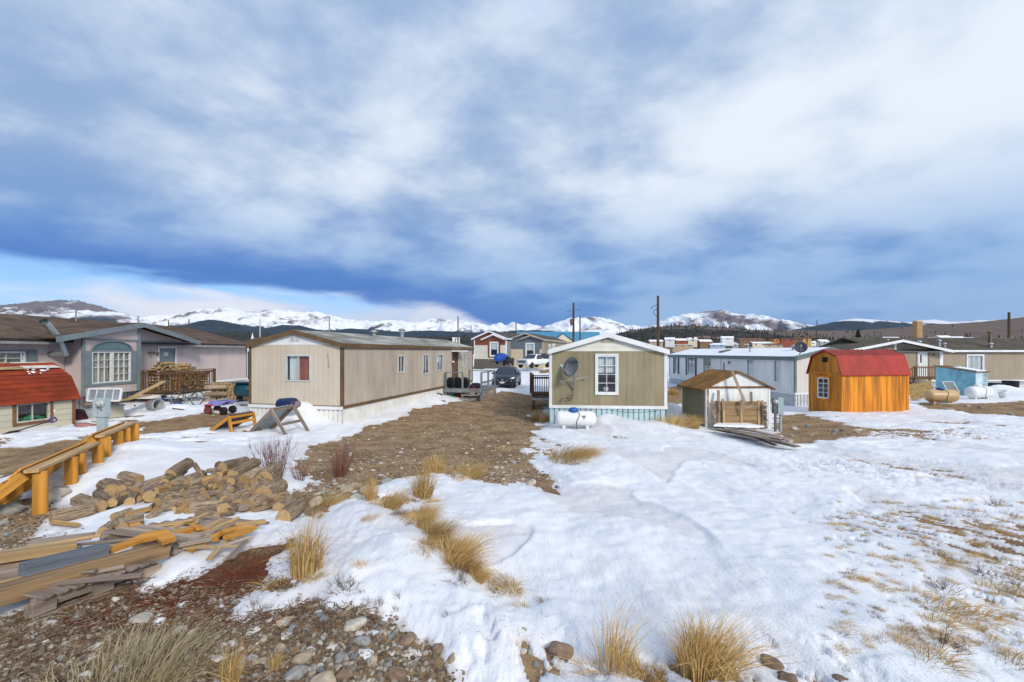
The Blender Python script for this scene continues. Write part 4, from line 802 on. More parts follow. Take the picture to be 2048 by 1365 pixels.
# --- white shed with boards stacked against it
S2 = thing('white_garden_shed', 'small white shed with brown shingle roof and grey brown side', 'shed', (6.91, 16.2, -.05), R(4.4))
whs = M('white_shed_siding', (.80, .81, .79), .7, .10, 2.0, grooves=.2, grime=.25); grs = M('drab_shed_side', (.24, .22, .155), .8, .12, 2.0, (3, 3, .3), grooves=.2, gaxis=1); orsh = M('orange_brown_shingles', (.27, .135, .035), .95, .35, 3.0, bump=.6, bscale=10, grooves=.12, gaxis=0, col2=(.16, .075, .02))
for s_, mt in (('front', whs), ('left', grs), ('right', whs), ('back', whs)): Fq = wall_frame(2.37, 1.9, s_); wall(S2, Fq, 2.37 if s_ in ('front', 'back') else 1.9, -.25, 1.5, mt, whs, [], pitch=.8, tw=.06)
gable_roof(S2, 2.37, 1.9, 1.5, .55, orsh, M('rusty_edge', (.21, .10, .03), .8), ov=.17, ovy=.06, th=.03, fh=.055); gable_end(S2, 2.37, 0, 1.52, .53, whs, th=.03); MB().box((.0, -.035, 1.47), (2.37, -.02, 1.535)).build('gable_rail', M('rusty_edge', (.21, .10, .03), .8), S2)
MB().box((.02, -.028, -.2), (.09, -.019, 1.46)).build('bare_corner', GREYW, S2)
# --- red-roofed playhouse shed, left edge
hd = R(10); yx = Vector((math.sin(hd), math.cos(hd), 0)); xx = Vector((math.cos(hd), -math.sin(hd), 0))
o1 = Vector((-14.9, 15.5, .28)) - yx * 3.3 - xx * 2.0
S1 = thing('red_roofed_shed', 'low cream clapboard shed with bright red gambrel roof and brown window', 'shed', o1, -hd)
cream = M('cream_clapboard', (.55, .52, .40), .75, .1, 2.0, (1, .3, 1)); bfr = M('brown_frame', (.20, .095, .045), .75, .15)
Fq = Matrix.Translation((2.0, 0, 0)) @ Matrix.Rotation(R(90), 4, 'Z'); opq = [(3.3 - 1.60, .26, 3.3 - .74, .82)]
bw = MB(Fq).box((3.22, -.03, -.2), (3.31, .05, .92)).build('long_wall', bfr, S1)
for i in range(6):
    z_ = -.2 + i * .185
    for (a, b) in ([(0, 3.22)] if (z_ + .18 < .26 or z_ > .82) else [(0, 1.70), (2.56, 3.22)]): MB(Fq).prism([(a, -.016, z_), (b, -.016, z_), (b, -.003, z_ + .182), (a, -.003, z_ + .182)], (0, 1, 0), .018).build('board', cream, bw)
w1 = window(S1, Fq, *opq[0], fr=M('pale_sash', (.55, .55, .48), .6), cols=(.48,), fw=.03, trim=bfr, trimw=.09, proud=.035)
MB(Fq).box((2.66, -.03, .45), (2.72, -.017, .56)).build('outlet_box', WHITE, S1)
pr1 = [(2.14, .84), (1.74, 1.60), (1.0, 2.06), (.26, 1.60), (-.14, .84)]
MB().box((.0, .06, -.2), (.05, 3.22, .9)).build('back_wall', bfr, S1); MB().box((.06, .07, -.18), (1.9, 3.2, -.14)).build('floor', DARK, S1)
for (a, b) in zip(pr1[:-1], pr1[1:]):
    n_ = 5
    for i in range(n_):       # shingle courses lap like steps
        q0 = (a[0] + (b[0] - a[0]) * i / n_, a[1] + (b[1] - a[1]) * i / n_); q1 = (a[0] + (b[0] - a[0]) * (i + 1) / n_, a[1] + (b[1] - a[1]) * (i + 1) / n_)
        nx, nz = (b[1] - a[1]), -(b[0] - a[0]); ln = math.hypot(nx, nz); nx, nz = nx / ln * .014, nz / ln * .014
        if nz < 0: nx, nz = -nx, -nz
        MB().prism([(q0[0] + nx, -.1, q0[1] + nz), (q1[0], -.1, q1[1]), (q1[0] - nx, -.1, q1[1] - nz * 1.0 - .01), (q0[0] - nx, -.1, q0[1] - nz - .01)], (0, 1, 0), 3.5).build('shingle_course', REDSH, S1)
for y_ in (.0, 3.22): MB().prism([(x_, y_, z_) for x_, z_ in [(1.98, -.2), (1.98, .9), (1.70, 1.55), (1.0, 2.0), (.3, 1.55), (.02, .9), (.02, -.2)]], (0, 1, 0), .06).build('end_wall', M('dark_red_board', (.16, .02, .02), .7), S1)
MB().prism([(.6, 1.2, 2.10), (1.42, 1.2, 1.88), (1.42, 2.3, 1.88), (.6, 2.3, 2.10)], (0, 0, 1), .015).build('roof_plywood', TANW, S1); MB().prism([(.75, 2.32, 2.08), (1.40, 2.32, 1.90), (1.40, 3.3, 1.90), (.75, 3.3, 2.08)], (0, 0, 1), .015).build('roof_plywood', M('snowy_board', (.42, .30, .2), .9, .6, 3.0, col2=(.7, .7, .72)), S1)
for i in range(14):
    y_, q = random.uniform(2.3, 3.1), random.uniform(.0, .7); x_ = 1.32 + q * .38; z_ = 1.89 - q * .26
    sn_ = MB(); rr = random.uniform(.02, .07); sn_.lathe([(0, .001), (.004, rr * .8), (.012, rr), (.024, rr * .6), (.028, .001)], (x_, y_, z_ - .004), (.5, 0, .86), 8); sn_.build('snow_clump', SNOWR, S1)
gt = MB(); 
for i in range(9):
    a = random.uniform(0, 6.28); gt.lathe([(0, .01), (.06, .06), (.16, .075), (.26, .05), (.3, .005)], (1.75 + random.uniform(-.05, .05), 1.75 + i * .075, .28 + random.uniform(0, .08)), (random.uniform(-.3, .3), 1, random.uniform(-.2, .3)), 7)
tarp = gt.build('crumpled_tarp', M('green_tarp', (.03, .30, .16), .4, .4, 9.0, bump=.6)); tarp.matrix_world = Matrix.Translation(o1) @ Matrix.Rotation(-hd, 4, 'Z'); tag(tarp, 'crumpled green tarp behind the window of the red roofed shed', 'tarp')
# --- pale blue shed
S4 = thing('pale_blue_shed', 'pale blue plywood shed with sloping brown roof before taupe house', 'shed', tuple(at(1951, 789, 27.5)), R(14))
blu = M('pale_blue_paint', (.25, .53, .62), .75, .2, 3.0, bump=.2); blu2 = M('whitish_blue_paint', (.52, .66, .70), .75, .2, 3.0, bump=.2)
MB().prism([(0, 0, -.3), (0, 2.1, -.3), (0, 2.1, 1.62), (0, 0, 1.33)], (1, 0, 0), .04).build('side_wall', blu, S4); MB().box((.045, 0, -.3), (.62, .04, 1.33)).build('front_panel', blu2, S4); MB().box((.63, .004, -.3), (1.05, .044, 1.33)).build('front_panel', M('grey_blue_paint', (.36, .47, .52), .8, .35, 4.0), S4)
MB().prism([(1.02, 0.05, -.3), (1.02, 2.1, -.3), (1.02, 2.1, 1.62), (1.02, .05, 1.33)], (1, 0, 0), .03).build('side_wall', blu, S4)
MB().prism([(-.06, -.1, 1.325), (1.12, -.1, 1.325), (1.12, 2.2, 1.645), (-.06, 2.2, 1.645)], (0, 0, 1), .04).build('roof', M('brown_roll_roof', (.20, .10, .035), .9), S4); MB().prism([(.1, 0, 1.38), (1.0, 0.05, 1.38), (1.05, 1.4, 1.572), (.25, 1.3, 1.56)], (0, 0, 1), .05).build('roof_snow', SNOWR, S4)
# ================================================================== decks
def railing(parent, p0, p1, z0, z1, mat, n, post=.09, bal=.035, posts=True, top=.035):
    p0, p1 = Vector(p0), Vector(p1)
    if posts:
        for p in (p0, p1): plank('post', (p.x, p.y, z0 - .12), (p.x, p.y, z1), post, post, mat, parent)
    d = (p1 - p0)
    plank('top_rail', (p0.x, p0.y, z1 + .02), (p1.x, p1.y, z1 + .02), .13, top, mat, parent); plank('bottom_rail', (p0.x, p0.y, z0 + .1), (p1.x, p1.y, z0 + .1), .04, .085, mat, parent); plank('bottom_rail', (p0.x, p0.y, z1 - .09), (p1.x, p1.y, z1 - .09), .04, .085, mat, parent)
    for i in range(1, n):
        q = p0 + d * (i / n); plank('baluster', (q.x, q.y, z0 + .05), (q.x, q.y, z1 - .02), bal, bal, mat, parent)
D1 = thing('brown_wood_deck', 'brown wooden deck with baluster railing below the mauve house door', 'deck', (-17.2, 20.4, 0), 0)
for i in range(15): plank('deck_board', (.05, .08 + i * .165, .80), (2.28, .08 + i * .165, .80), .155, .03, M('deck_floor', (.25, .2, .15), .85, .3, rnd=.2), D1)
plank('edge_beam', (0, -.02, .70), (2.34, -.02, .70), .03, .17, WHITE, D1); plank('edge_beam', (2.36, -.02, .70), (2.36, 2.45, .70), .03, .17, WHITE, D1)
railing(D1, (.62, .03, 0), (2.28, .03, 0), .82, 1.85, DECKB, 13); railing(D1, (2.28, .03, 0), (2.28, 2.42, 0), .82, 1.85, DECKB, 13)
for (x_, y_) in ((.1, .1), (2.2, .1), (2.2, 2.3), (1.1, .1)): plank('footing', (x_, y_, .2), (x_, y_, .62), .1, .1, DECKB, D1)
D2 = thing('grey_wood_deck', 'grey weathered deck with open railing beside the beige mobile home door', 'deck', tuple(Vector((-6.18, 16.6, 0)) + Vector((.22, .976, 0)) * 10.0), -R(12.7))
for i in range(15): plank('deck_board', (.04, .1 + i * .2, .58), (2.3, .1 + i * .2, .58), .19, .035, GREYD, D2)
plank('edge_beam', (.0, -.02, .48), (2.34, -.02, .48), .035, .2, GREYD, D2); plank('edge_beam', (2.34, 0, .48), (2.34, 3.1, .48), .035, .2, GREYD, D2)
for (x_, y_) in ((.12, .06), (1.15, .06), (2.28, .06), (2.28, 1.5), (2.28, 3.0), (.6, 3.0)): plank('post', (x_, y_, -.2), (x_, y_, 1.52), .1, .1, GREYD, D2)
for (a, b) in (((.12, .06), (1.15, .06)), ((2.28, .06), (2.28, 3.0)), ((.6, 3.0), (2.28, 3.0))): plank('top_rail', (*a, 1.53), (*b, 1.53), .12, .045, GREYD, D2); 
plank('mid_rail', (2.28, .06, .95), (2.28, 3.0, .95), .04, .1, GREYD, D2)
for i in range(4): plank('skirt_board', (2.35, .05, .36 - i * .13), (2.35, 3.1, .36 - i * .13), .02, .11, GREYW, D2)
for i in range(3): plank('step_tread', (1.25, -.16 - i * .27, .44 - .16 * i), (2.2, -.16 - i * .27, .44 - .16 * i), .25, .045, GREYW, D2)
D3 = thing('olive_home_deck', 'small brown railed porch at the left side of the olive home', 'deck', (1.0, 22.0, 0), 0)
railing(D3, (.02, 0, 0), (1.0, 0, 0), .55, 1.55, DECKB, 9); railing(D3, (.02, 0, 0), (.02, 3.0, 0), .55, 1.55, DECKB, 14)
for i in range(8): plank('deck_board', (0, .1 + i * .38, .52), (1.1, .1 + i * .38, .52), .36, .035, DECKB, D3)
plank('edge_beam', (-.04, -.05, .46), (1.1, -.05, .46), .03, .16, M('pale_beam', (.6, .58, .52), .7), D3)
for x_ in (.05, .9): plank('footing', (x_, .1, -.2), (x_, .1, .4), .12, .12, DECKB, D3)
D4 = thing('taupe_home_steps', 'brown wooden landing with sloping stair rail at the white door', 'deck', tuple(Vector((31.6, 36.0, -.1))), R(4))
railing(D4, (.3, 0, 0), (2.1, 0, 0), .72, 1.65, DECKB, 10); railing(D4, (2.1, 0, 0), (2.9, 0, 0), .72, 1.6, DECKB, 5)
plank('stair_rail', (.3, 0, 1.66), (-1.1, 0, .75), .09, .06, DECKB, D4)
for i in range(6): plank('baluster', (.1 - i * .2, 0, .5 - i * .1), (.1 - i * .2, 0, 1.5 - i * .13), .035, .035, DECKB, D4)
for i in range(5): plank('deck_board', (.2, .1 + i * .24, .68), (2.95, .1 + i * .24, .68), .22, .035, DECKB, D4)
for x_ in (.3, 1.6, 2.8): plank('footing', (x_, .05, -.2), (x_, .05, .65), .12, .12, DECKB, D4)
# ================================================================== firewood
def ring_mat(name, a, b):
    m, t = newmat(name); tc = t.n('ShaderNodeTexCoord'); sx = t.n('ShaderNodeSeparateXYZ', {0: tc.outputs['Object']}); oi = t.n('ShaderNodeObjectInfo')
    r_ = t.m('SQRT', t.m('ADD', t.m('MULTIPLY', sx.outputs[1], sx.outputs[1]), t.m('MULTIPLY', sx.outputs[2], sx.outputs[2])))
    n = t.noise(tc.outputs['Object'], 3.0, 4.0, 0.6); w = t.m('SINE', t.m('ADD', t.m('MULTIPLY', r_, 42.0), t.m('MULTIPLY', n, 9.0)))
    c = t.mix(t.mapr(t.m('ADD', t.m('MULTIPLY', w, .25), n), .3, .75), a, b); c = t.mix(t.m('MULTIPLY', oi.outputs['Random'], .6), c, tuple(q * .55 for q in a))
    pb = P(t, col=c, rough=.85, spec=.15); t.n('ShaderNodeOutputMaterial', {0: pb.outputs[0]}); return m
RING = ring_mat('sawn_end', (.36, .225, .095), (.62, .45, .25)); BARK = M('rough_bark', (.42, .315, .215), .95, .6, 5.0, (1.2, 2.2, 2.2), bump=1.0, bscale=7, rnd=.45, col2=(.13, .09, .062)); SPLIT = M('split_wood', (.47, .29, .115), .8, .3, 3.0, (.4, 5, 5), bump=.5, bscale=8, rnd=.25)
def log_mesh(seed, kind):
    r_ = random.Random(seed); n = 14; xs = [0, .04, .2, .4, .6, .8, .96, 1]; mb = MB()
    if kind == 'round': base = [(math.cos(2 * math.pi * i / n), math.sin(2 * math.pi * i / n)) for i in range(n)]; flat = set()
    else:
        sweep = math.pi if kind == 'half' else math.pi * .62; k = n - 3 if kind != 'half' else n - 2
        base = [(math.cos(sweep * i / k) - (0 if kind == 'half' else .35), math.sin(sweep * i / k) - .35) for i in range(k + 1)] + [((-.45 if kind != 'half' else -.3), -.4), (.25, -.38)][: n - k - 1]; flat = set(range(k, n))
    n = len(base); wob = [r_.uniform(.9, 1.1) for _ in range(n)]; bx_, by_ = r_.uniform(-.25, .25), r_.uniform(-.25, .25); rings = []
    for x in xs:
        t_ = 1 - .10 * x; e = .93 if x in (0, 1) else 1; cx_ = math.sin(x * 3.1) * .5
        rings.append([(x, (y * w_ * t_ * e * r_.uniform(.96, 1.04) + bx_ * cx_), (z * w_ * t_ * e * r_.uniform(.96, 1.04) + by_ * cx_)) for (y, z), w_ in zip(base, wob)])
    for a, b in zip(rings[:-1], rings[1:]):
        for i in range(n):
            mb.cur = 2 if i in flat else 0; j = (i + 1) % n; mb.add([a[i], a[j], b[j], b[i]], [(0, 1, 2, 3)], i not in flat)
    mb.cur = 1; mb.add(rings[0], [tuple(range(n))[::-1]]); mb.add(rings[-1], [tuple(range(n))])
    me = bpy.data.meshes.new('log'); me.from_pydata([tuple(p) for p in mb.v], [], mb.f); me.polygons.foreach_set('material_index', mb.mi); me.polygons.foreach_set('use_smooth', mb.smooth)
    import bmesh
    bm = bmesh.new(); bm.from_mesh(me); bmesh.ops.remove_doubles(bm, verts=bm.verts, dist=1e-5); bmesh.ops.recalc_face_normals(bm, faces=bm.faces); bm.to_mesh(me); bm.free()
    for q in (BARK, RING, SPLIT): me.materials.append(q)
    return me
LOGS = {'round': [log_mesh(i, 'round') for i in range(6)], 'half': [log_mesh(20 + i, 'half') for i in range(3)], 'wedge': [log_mesh(40 + i, 'wedge') for i in range(4)]}
def log(c, yaw, L_, r_, label, group, kind='round', pitch=0.0, roll=None, cat='log'):
    o = bpy.data.objects.new('firewood_log', random.choice(LOGS[kind])); COL.objects.link(o)
    Mx = Matrix.Translation(c) @ Matrix.Rotation(yaw, 4, 'Z') @ Matrix.Rotation(-pitch, 4, 'Y') @ Matrix.Rotation(random.uniform(0, 6.28) if roll is None else roll, 4, 'X') @ Matrix.Diagonal((L_, r_, r_, 1)) @ Matrix.Translation((-.5, 0, 0))
    o.matrix_world = Mx; return tag(o, label, cat, group)
# on the deck: split logs heaped over the rail
for row in range(9):
    for i in range(7):
        y_ = .35 + i * .31 + random.uniform(-.05, .05); z_ = .93 + row * .145; w_ = 1.0 if row < 6 else .75 - .25 * (row - 6)
        if row > 5 and abs(i - 2.5) > 3.2 - (row - 5) * .8: continue
        log(Vector((-17.2 + 1.95 - random.uniform(0, .06) - (row > 5) * .25, 20.4 + y_, z_)), R(random.uniform(-12, 12)), random.uniform(.4, .5), random.uniform(.075, .10), 'split yellow firewood log heaped on the brown wooden deck', 'firewood on the brown deck', random.choice(['half', 'wedge', 'wedge', 'round']))
for row in range(6, 10):
    for i in range(6 - (row - 6)):
        log(Vector((-17.2 + .8 + i * .24 + (row - 6) * .1, 20.75, .93 + row * .14)), R(90 + random.uniform(-15, 15)), .45, random.uniform(.075, .1), 'split yellow firewood log heaped on the brown wooden deck', 'firewood on the brown deck', random.choice(['half', 'wedge', 'round']))
for row in range(6):
    for i in range(6): log(Vector((-17.2 + .75 + i * .25, 20.8, .93 + row * .14)), R(90 + random.uniform(-8, 8)), .45, .08, 'split yellow firewood log heaped on the brown wooden deck', 'firewood on the brown deck', 'wedge')
# stack on the ground between the two homes
for row in range(7):
    for i in range(13 - (row > 4) * 3):
        p = at(428 + i * 5.6 + row * 1.4, 812, 21.5); p.z = .28 + row * .155; p.y += i * .05
        log(p, R(82 + random.uniform(-7, 7)), .55, random.uniform(.075, .1), 'bark covered log in the long stack beside the mauve house', 'log stack beside the mauve house', 'round')
for i in range(3): log(at(432, 775 + i * 14, 21.2), R(15), .9, .11, 'long grey log lying across the end of the log stack', 'long logs on the stack end')
# foreground heap
def Yof(py): return 6.5 - (py - 925) / 110.0 * 1.0
HEAP = [ # px, py, length, radius, yaw (0 = to the right), pitch, kind
 (262,968,.52,.075,-14,0,'round'),(300,978,.45,.075,20,0,'round'),(345,958,.40,.07,25,4,'round'),(360,938,.46,.085,22,10,'round'),(398,943,.46,.055,-38,-12,'half'),(350,950,.42,.05,20,0,'round'),(372,962,.45,.07,18,2,'round'),(392,956,.42,.07,30,0,'round'),
 (405,966,.40,.075,15,0,'round'),(375,980,.52,.09,-4,0,'round'),(380,998,.55,.10,2,0,'half'),(352,995,.38,.07,30,0,'round'),(340,972,.36,.07,40,0,'round'),(368,1012,.50,.085,8,0,'round'),(337,1010,.34,.06,-38,0,'wedge'),(352,1018,.30,.06,-60,0,'wedge'),
 (425,958,.55,.045,40,18,'round'),(432,940,.36,.06,-8,10,'wedge'),(452,946,.75,.065,-32,-8,'round'),(470,930,.42,.09,15,0,'round'),(490,938,.62,.085,24,4,'round'),(505,955,.45,.11,28,2,'round'),(540,950,.44,.125,35,4,'round'),(512,980,.44,.105,35,0,'round'),(545,982,.46,.13,30,0,'round'),
 (440,975,.42,.09,60,10,'wedge'),(420,990,.36,.08,70,14,'wedge'),(448,992,.46,.09,16,0,'round'),(430,1005,.40,.08,12,0,'half'),(462,1005,.38,.08,75,8,'wedge'),(425,1022,.50,.085,6,0,'round'),(458,1018,.36,.085,40,0,'round'),(478,1000,.45,.075,95,12,'wedge'),(487,968,.40,.06,-50,0,'wedge'),
 (492,1005,.40,.10,30,4,'round'),(520,1008,.44,.10,24,3,'round'),(470,985,.42,.06,10,6,'half'),(455,960,.38,.06,-12,4,'half'),(395,985,.42,.07,-30,6,'wedge'),(415,1040,.30,.06,-10,0,'round'),(445,1038,.26,.05,10,0,'wedge'),
 (230,985,.52,.08,-10,0,'round'),(215,992,.42,.09,-38,0,'round'),(250,990,.35,.075,40,0,'round'),(255,1000,.30,.06,45,0,'round'),(272,992,.35,.075,50,0,'round'),(285,995,.35,.06,40,0,'round'),(238,1005,.30,.05,30,0,'round'),(265,1010,.34,.065,50,0,'round'),(210,1008,.72,.07,-36,0,'round'),(178,1018,.62,.085,-16,0,'round'),(248,1010,.32,.06,20,0,'half'),
 (290,1008,.30,.06,30,0,'wedge'),(310,985,.38,.08,35,0,'round'),(330,975,.38,.075,30,0,'round'),
 (145,1038,.40,.085,12,0,'round'),(130,1052,.42,.05,-6,0,'wedge'),(215,1066,.22,.055,35,0,'round'),(238,1060,.26,.065,-35,0,'round'),(262,1055,.24,.065,10,0,'round'),(245,1042,.22,.055,20,0,'round'),(300,1030,.22,.05,40,0,'wedge'),(312,1038,.22,.05,60,20,'wedge'),(275,1038,.28,.06,60,0,'wedge'),
 (570,1012,.40,.085,40,0,'round'),(583,1030,.42,.095,35,0,'round')]
def true_yaw(px, Yq, hq, ang):
    ta = math.tan(R(ang)); return math.atan2(ta, (hq / Yq) + ta * (px - CXP) / FPX) if ang >= 0 else -math.atan2(-ta, (hq / Yq) + ta * (px - CXP) / FPX)
for (px, py, L_, r_, yw, pt, kd) in HEAP:
    Yq = Yof(py); p = at(px, py, Yq); g_z = surf(p.x, p.y)
    heap = 300 < px < 562 and 915 < py < 1030
    if not heap: p = gp(px, py + r_ * FPX / Yq * .6); p.z = surf(p.x, p.y) + r_ * .8
    else: p.z = max(p.z, g_z + r_ * .8)
    lab = ('bark covered log in the heaped firewood on the snow' if heap else 'loose log lying apart in the snow left of the firewood heap') if px < 562 else ('lower sawn log lying on bare gravel right of the firewood heap' if px > 575 else 'upper sawn log lying on bare gravel right of the firewood heap')
    ya = true_yaw(px, Yq, CH - p.z, yw)
    if abs(yw) > 55: ya = R(yw)
    log(p, ya, L_ * .92, r_ * .98, lab, 'foreground firewood heap' if heap else ('loose logs left of the heap' if px < 562 else 'logs right of the heap'), kd, R(pt))
rr = random.Random(8)
for i in range(72):
    px = rr.uniform(325, 545); py = rr.uniform(940 + abs(px - 440) * .12, 1022); Yq = Yof(py) - .05; p = at(px, py, Yq)
    log(p, true_yaw(px, Yq, CH - p.z, rr.choice([rr.uniform(14, 24), rr.uniform(16, 26), rr.uniform(8, 20), rr.uniform(-32, -8)])), rr.uniform(.30, .42), rr.uniform(.05, .078), 'bark covered log in the heaped firewood on the snow', 'foreground firewood heap', rr.choice(['round', 'round', 'half', 'wedge']), R(rr.uniform(-6, 10)))
# a hidden core keeps the heap from floating
rr = random.Random(5)
for i in range(48):
    px, py = rr.uniform(330, 540), rr.uniform(965, 1020); Yq = Yof(py) + .20; p = at(px, py, Yq); p.z = max(surf(p.x, p.y) + .06, p.z - .08)
    log(p, R(rr.uniform(30, 90)), rr.uniform(.4, .5), rr.uniform(.07, .1), 'bark covered log in the heaped firewood on the snow', 'foreground firewood heap', 'round')
# ================================================================== lumber in the foreground
def lean_frame(label, A, B, legs, base, out):
    """an upside-down trough: plate on top, square legs on the near side, a boarded slope on the far side"""
    A, B = Vector(A), Vector(B); d = (B - A); dn = d.normalized(); side = Vector((-dn.y, dn.x, 0))
    if side.x > 0: side = -side
    th_ = thing('leaning_timber_frame', label, 'timber frame', (A.x, A.y, 0), 0); o = Vector((A.x, A.y, 0))
    plank('top_plate', A - o, B - o, .135, .042, PINEW, th_)
    for f in legs:
        p = A + d * f; q = p - side * .055; z_ = surf(q.x, q.y) - .12
        plank('leg', Vector((q.x, q.y, z_)) - o, Vector((q.x, q.y, p.z - .024)) - o, .14, .042, PINE, th_, up=tuple(dn))
    for f in [i / 5 for i in range(6)]:
        p = A + d * f + side * .06; e = p + side * out; z_ = surf(e.x, e.y) - .02
        plank('rafter', p - o - Vector((0, 0, .05)), Vector((e.x, e.y, z_)) - o, .042, .12, PINE if f < .5 else PINEW, th_)
    for i in range(3):
        s0 = side * (.10 + out * .28 * i) ; zf = lambda p: p.z - .0 - (p.z - surf((p + side * out).x, (p + side * out).y)) * (.10 + .28 * i)
        pa, pb = A + s0 + side * .05, B + s0 + side * .05
        plank('back_board', Vector((pa.x, pa.y, zf(A) + .03)) - o, Vector((pb.x, pb.y, zf(B) + .03)) - o, .025, .16, PINE, th_, up=tuple(-side * out + Vector((0, 0, .6))))
    return th_
lean_frame('near orange timber frame leaning in the snow, lower of the two', at(62, 943, 5.5), at(190, 887, 7.3), (.04, .48, .62, .97), .7, .55)
lean_frame('far orange timber frame in the snow beside the grey meter post', at(200, 873, 7.5), at(264, 846, 9.2), (.03, .4, .66, .97), .8, .55)
def pallet(label, A, B, depth, n, h=.12, wood=GREYW, blocks=True):
    """A-B is the edge seen; boards run back from it"""
    A, B = Vector(A), Vector(B); A.z, B.z = surf(A.x, A.y), surf(B.x, B.y); dn = (B - A).normalized(); bk = Vector((-dn.y, dn.x, 0)); bk = -bk if bk.x > 0 else bk
    o = Vector(A); th_ = thing('wooden_pallet', label, 'pallet', A); L_ = (B - A).length; z = Vector((0, 0, 1))
    for s_ in (0.04, depth / 2, depth - .04):
        plank('stringer', bk * s_ + z * (h - .03), bk * s_ + dn * L_ + z * (h - .03) + z * (B.z - A.z), .035, .075, wood, th_); plank('bottom_board', bk * s_ + z * .012, bk * s_ + dn * L_ + z * (.012 + B.z - A.z), .09, .018, wood, th_)
        for f in (.06, .5, .94): plank('block', bk * s_ + dn * (L_ * f - .06) + z * (.06 + (B.z - A.z) * f), bk * s_ + dn * (L_ * f + .06) + z * (.06 + (B.z - A.z) * f), .09, .07, GREYW, th_)
    for i in range(n):
        f = (i + .5) / n; plank('deck_slat', dn * (L_ * f) + z * (h + .018 + (B.z - A.z) * f) - bk * .03, dn * (L_ * f) + bk * (depth + .03) + z * (h + .018 + (B.z - A.z) * f), .062, .018, GREYW, th_)
    return th_
pA, pB = at(72, 1240, 2.92), at(318, 1162, 3.70); PA = pallet('grey wooden pallet under long beams at the left edge', pA, pB, 1.1, 9)
pA2, pB2 = at(348, 1132, 3.92), at(540, 1070, 5.0); PB = pallet('wooden pallet with offcut boards scattered on top', pA2, pB2, .85, 8, .11)
pA3, pB3 = gp(492, 1032), gp(562, 1008); PC = pallet('thin pallet under the right end of the firewood heap', pA3, pB3, .40, 5, .06)
def loose(name, label, a, b, w, h, mat, cat='board', up=(0, 0, 1), group=None):
    return tag(plank(name, a, b, w, h, mat, None, up), label, cat, group)
z = Vector((0, 0, 1)); top1 = pA.z + .165
loose('timber_beam', 'long thick weathered beam lying across the grey pallet', at(-70, 1210, 2.76), at(334, 1098, 3.83), .09, .12, OLDB, 'beam', up=(.2, 0, 1))
loose('timber_beam', 'blue grey square beam lying on tan planks at left', at(44, 1140, 3.05), at(212, 1098, 3.5), .085, .085, BLUEW, 'beam')
loose('timber_beam', 'pale tan beam running off the left edge of the lumber pile', at(-40, 1120, 3.3), at(152, 1093, 3.67), .10, .07, TANW, 'beam')
loose('timber_plank', 'pale board lying along the top of the long thick beam', at(-70, 1188, 2.80), at(326, 1090, 3.84), .055, .03, PINEW, up=(.2, 0, 1))
loose('timber_plank', 'grey board lowest in the lumber pile at the left edge', at(-50, 1155, 3.23), at(160, 1120, 3.54), .16, .04, GREYW)
loose('timber_plank', 'second grey board beside the lowest in the lumber pile', at(-50, 1184, 3.12), at(140, 1142, 3.47), .14, .04, GREYW)
loose('timber_plank', 'thin grey plank behind the blue grey beam', at(60, 1088, 4.1), at(186, 1072, 4.3), .14, .035, GREYW)
loose('timber_plank', 'long yellow board slanting off the second pallet toward the gravel', at(268, 1050, 4.5), at(394, 1134, 3.95), .085, .035, PINE)
k = MB(); pts_ = [(0, 0), (.32, .22), (.50, .22), (.62, .0), (.50, -.06), (.42, .08), (.30, .07), (.05, -.06)]
k.prism([(x_, y_, 0) for x_, y_ in pts_], (0, 0, 1), .04); br = k.build('notched_board', PINE); br.matrix_world = Matrix.Translation(at(212, 1104, 3.55)) @ Matrix.Rotation(R(28), 4, 'Z') @ Matrix.Rotation(R(12), 4, 'X') @ Matrix.Scale(.72, 4); tag(br, 'notched yellow bracket cut from a board on the lumber pile', 'bracket')
for i, (a, b, w, mt, lb) in enumerate([((385,1038),(432,1032),.13,PINE,'split orange chunk lying in snow above the pallet'),((330,1080),(395,1062),.13,PINE,'thick yellow offcut at the left of the pallet'),((352,1066),(398,1054),.12,PINE,'yellow offcut resting on the thick one at left'),((408,1062),(450,1040),.16,PINEW,'wide pale board with a worn face on the pallet'),
 ((445,1066),(500,1048),.10,PINE,'yellow offcut right of the wide pale board'),((452,1076),(502,1060),.10,PINE,'yellow offcut nearest the front on the pallet'),((432,1078),(466,1044),.03,PINE,'thin stick leaning across the pallet offcuts'),((470,1050),(530,1043),.10,PINEW,'pale offcut at the back right of the pallet'),((355,1090),(420,1078),.12,GREYW,'grey board under the yellow offcuts'),((385,1078),(412,1066),.09,PINE,'small orange wedge between the yellow offcuts'),((470,1062),(512,1055),.08,PINE,'short yellow strip beside the pale offcut'),((400,1058),(385,1050),.08,PINE,'orange splinter behind the pallet offcuts')]):
    zt = 1.01 + .02 * (i % 3) if b[1] > 1036 else .80
    loose('wood_offcut', lb, at(*a, (CH - zt) * FPX / (a[1] - HY)), at(*b, (CH - zt + .03) * FPX / (b[1] - HY)), w * .72, .03, mt, 'offcut')
rr = random.Random(31)
for i in range(16):
    px, py = rr.uniform(345, 500), rr.uniform(1040, 1100); Yq = (CH - 1.0) * FPX / (py - HY); p = at(px, py, Yq); yw = R(rr.choice([rr.uniform(-10, 30), rr.uniform(60, 110)])); d_ = Vector((math.cos(yw), math.sin(yw), rr.uniform(-.1, .15))) * rr.uniform(.12, .26)
    loose('wood_scrap', 'small wood scrap strewn over the second pallet', p - d_, p + d_, rr.uniform(.03, .07), .02, rr.choice([PINE, PINEW, GREYW, TANW]), 'offcut', up=(rr.uniform(-.3, .3), rr.uniform(-.3, .3), 1), group='wood scraps on the second pallet')
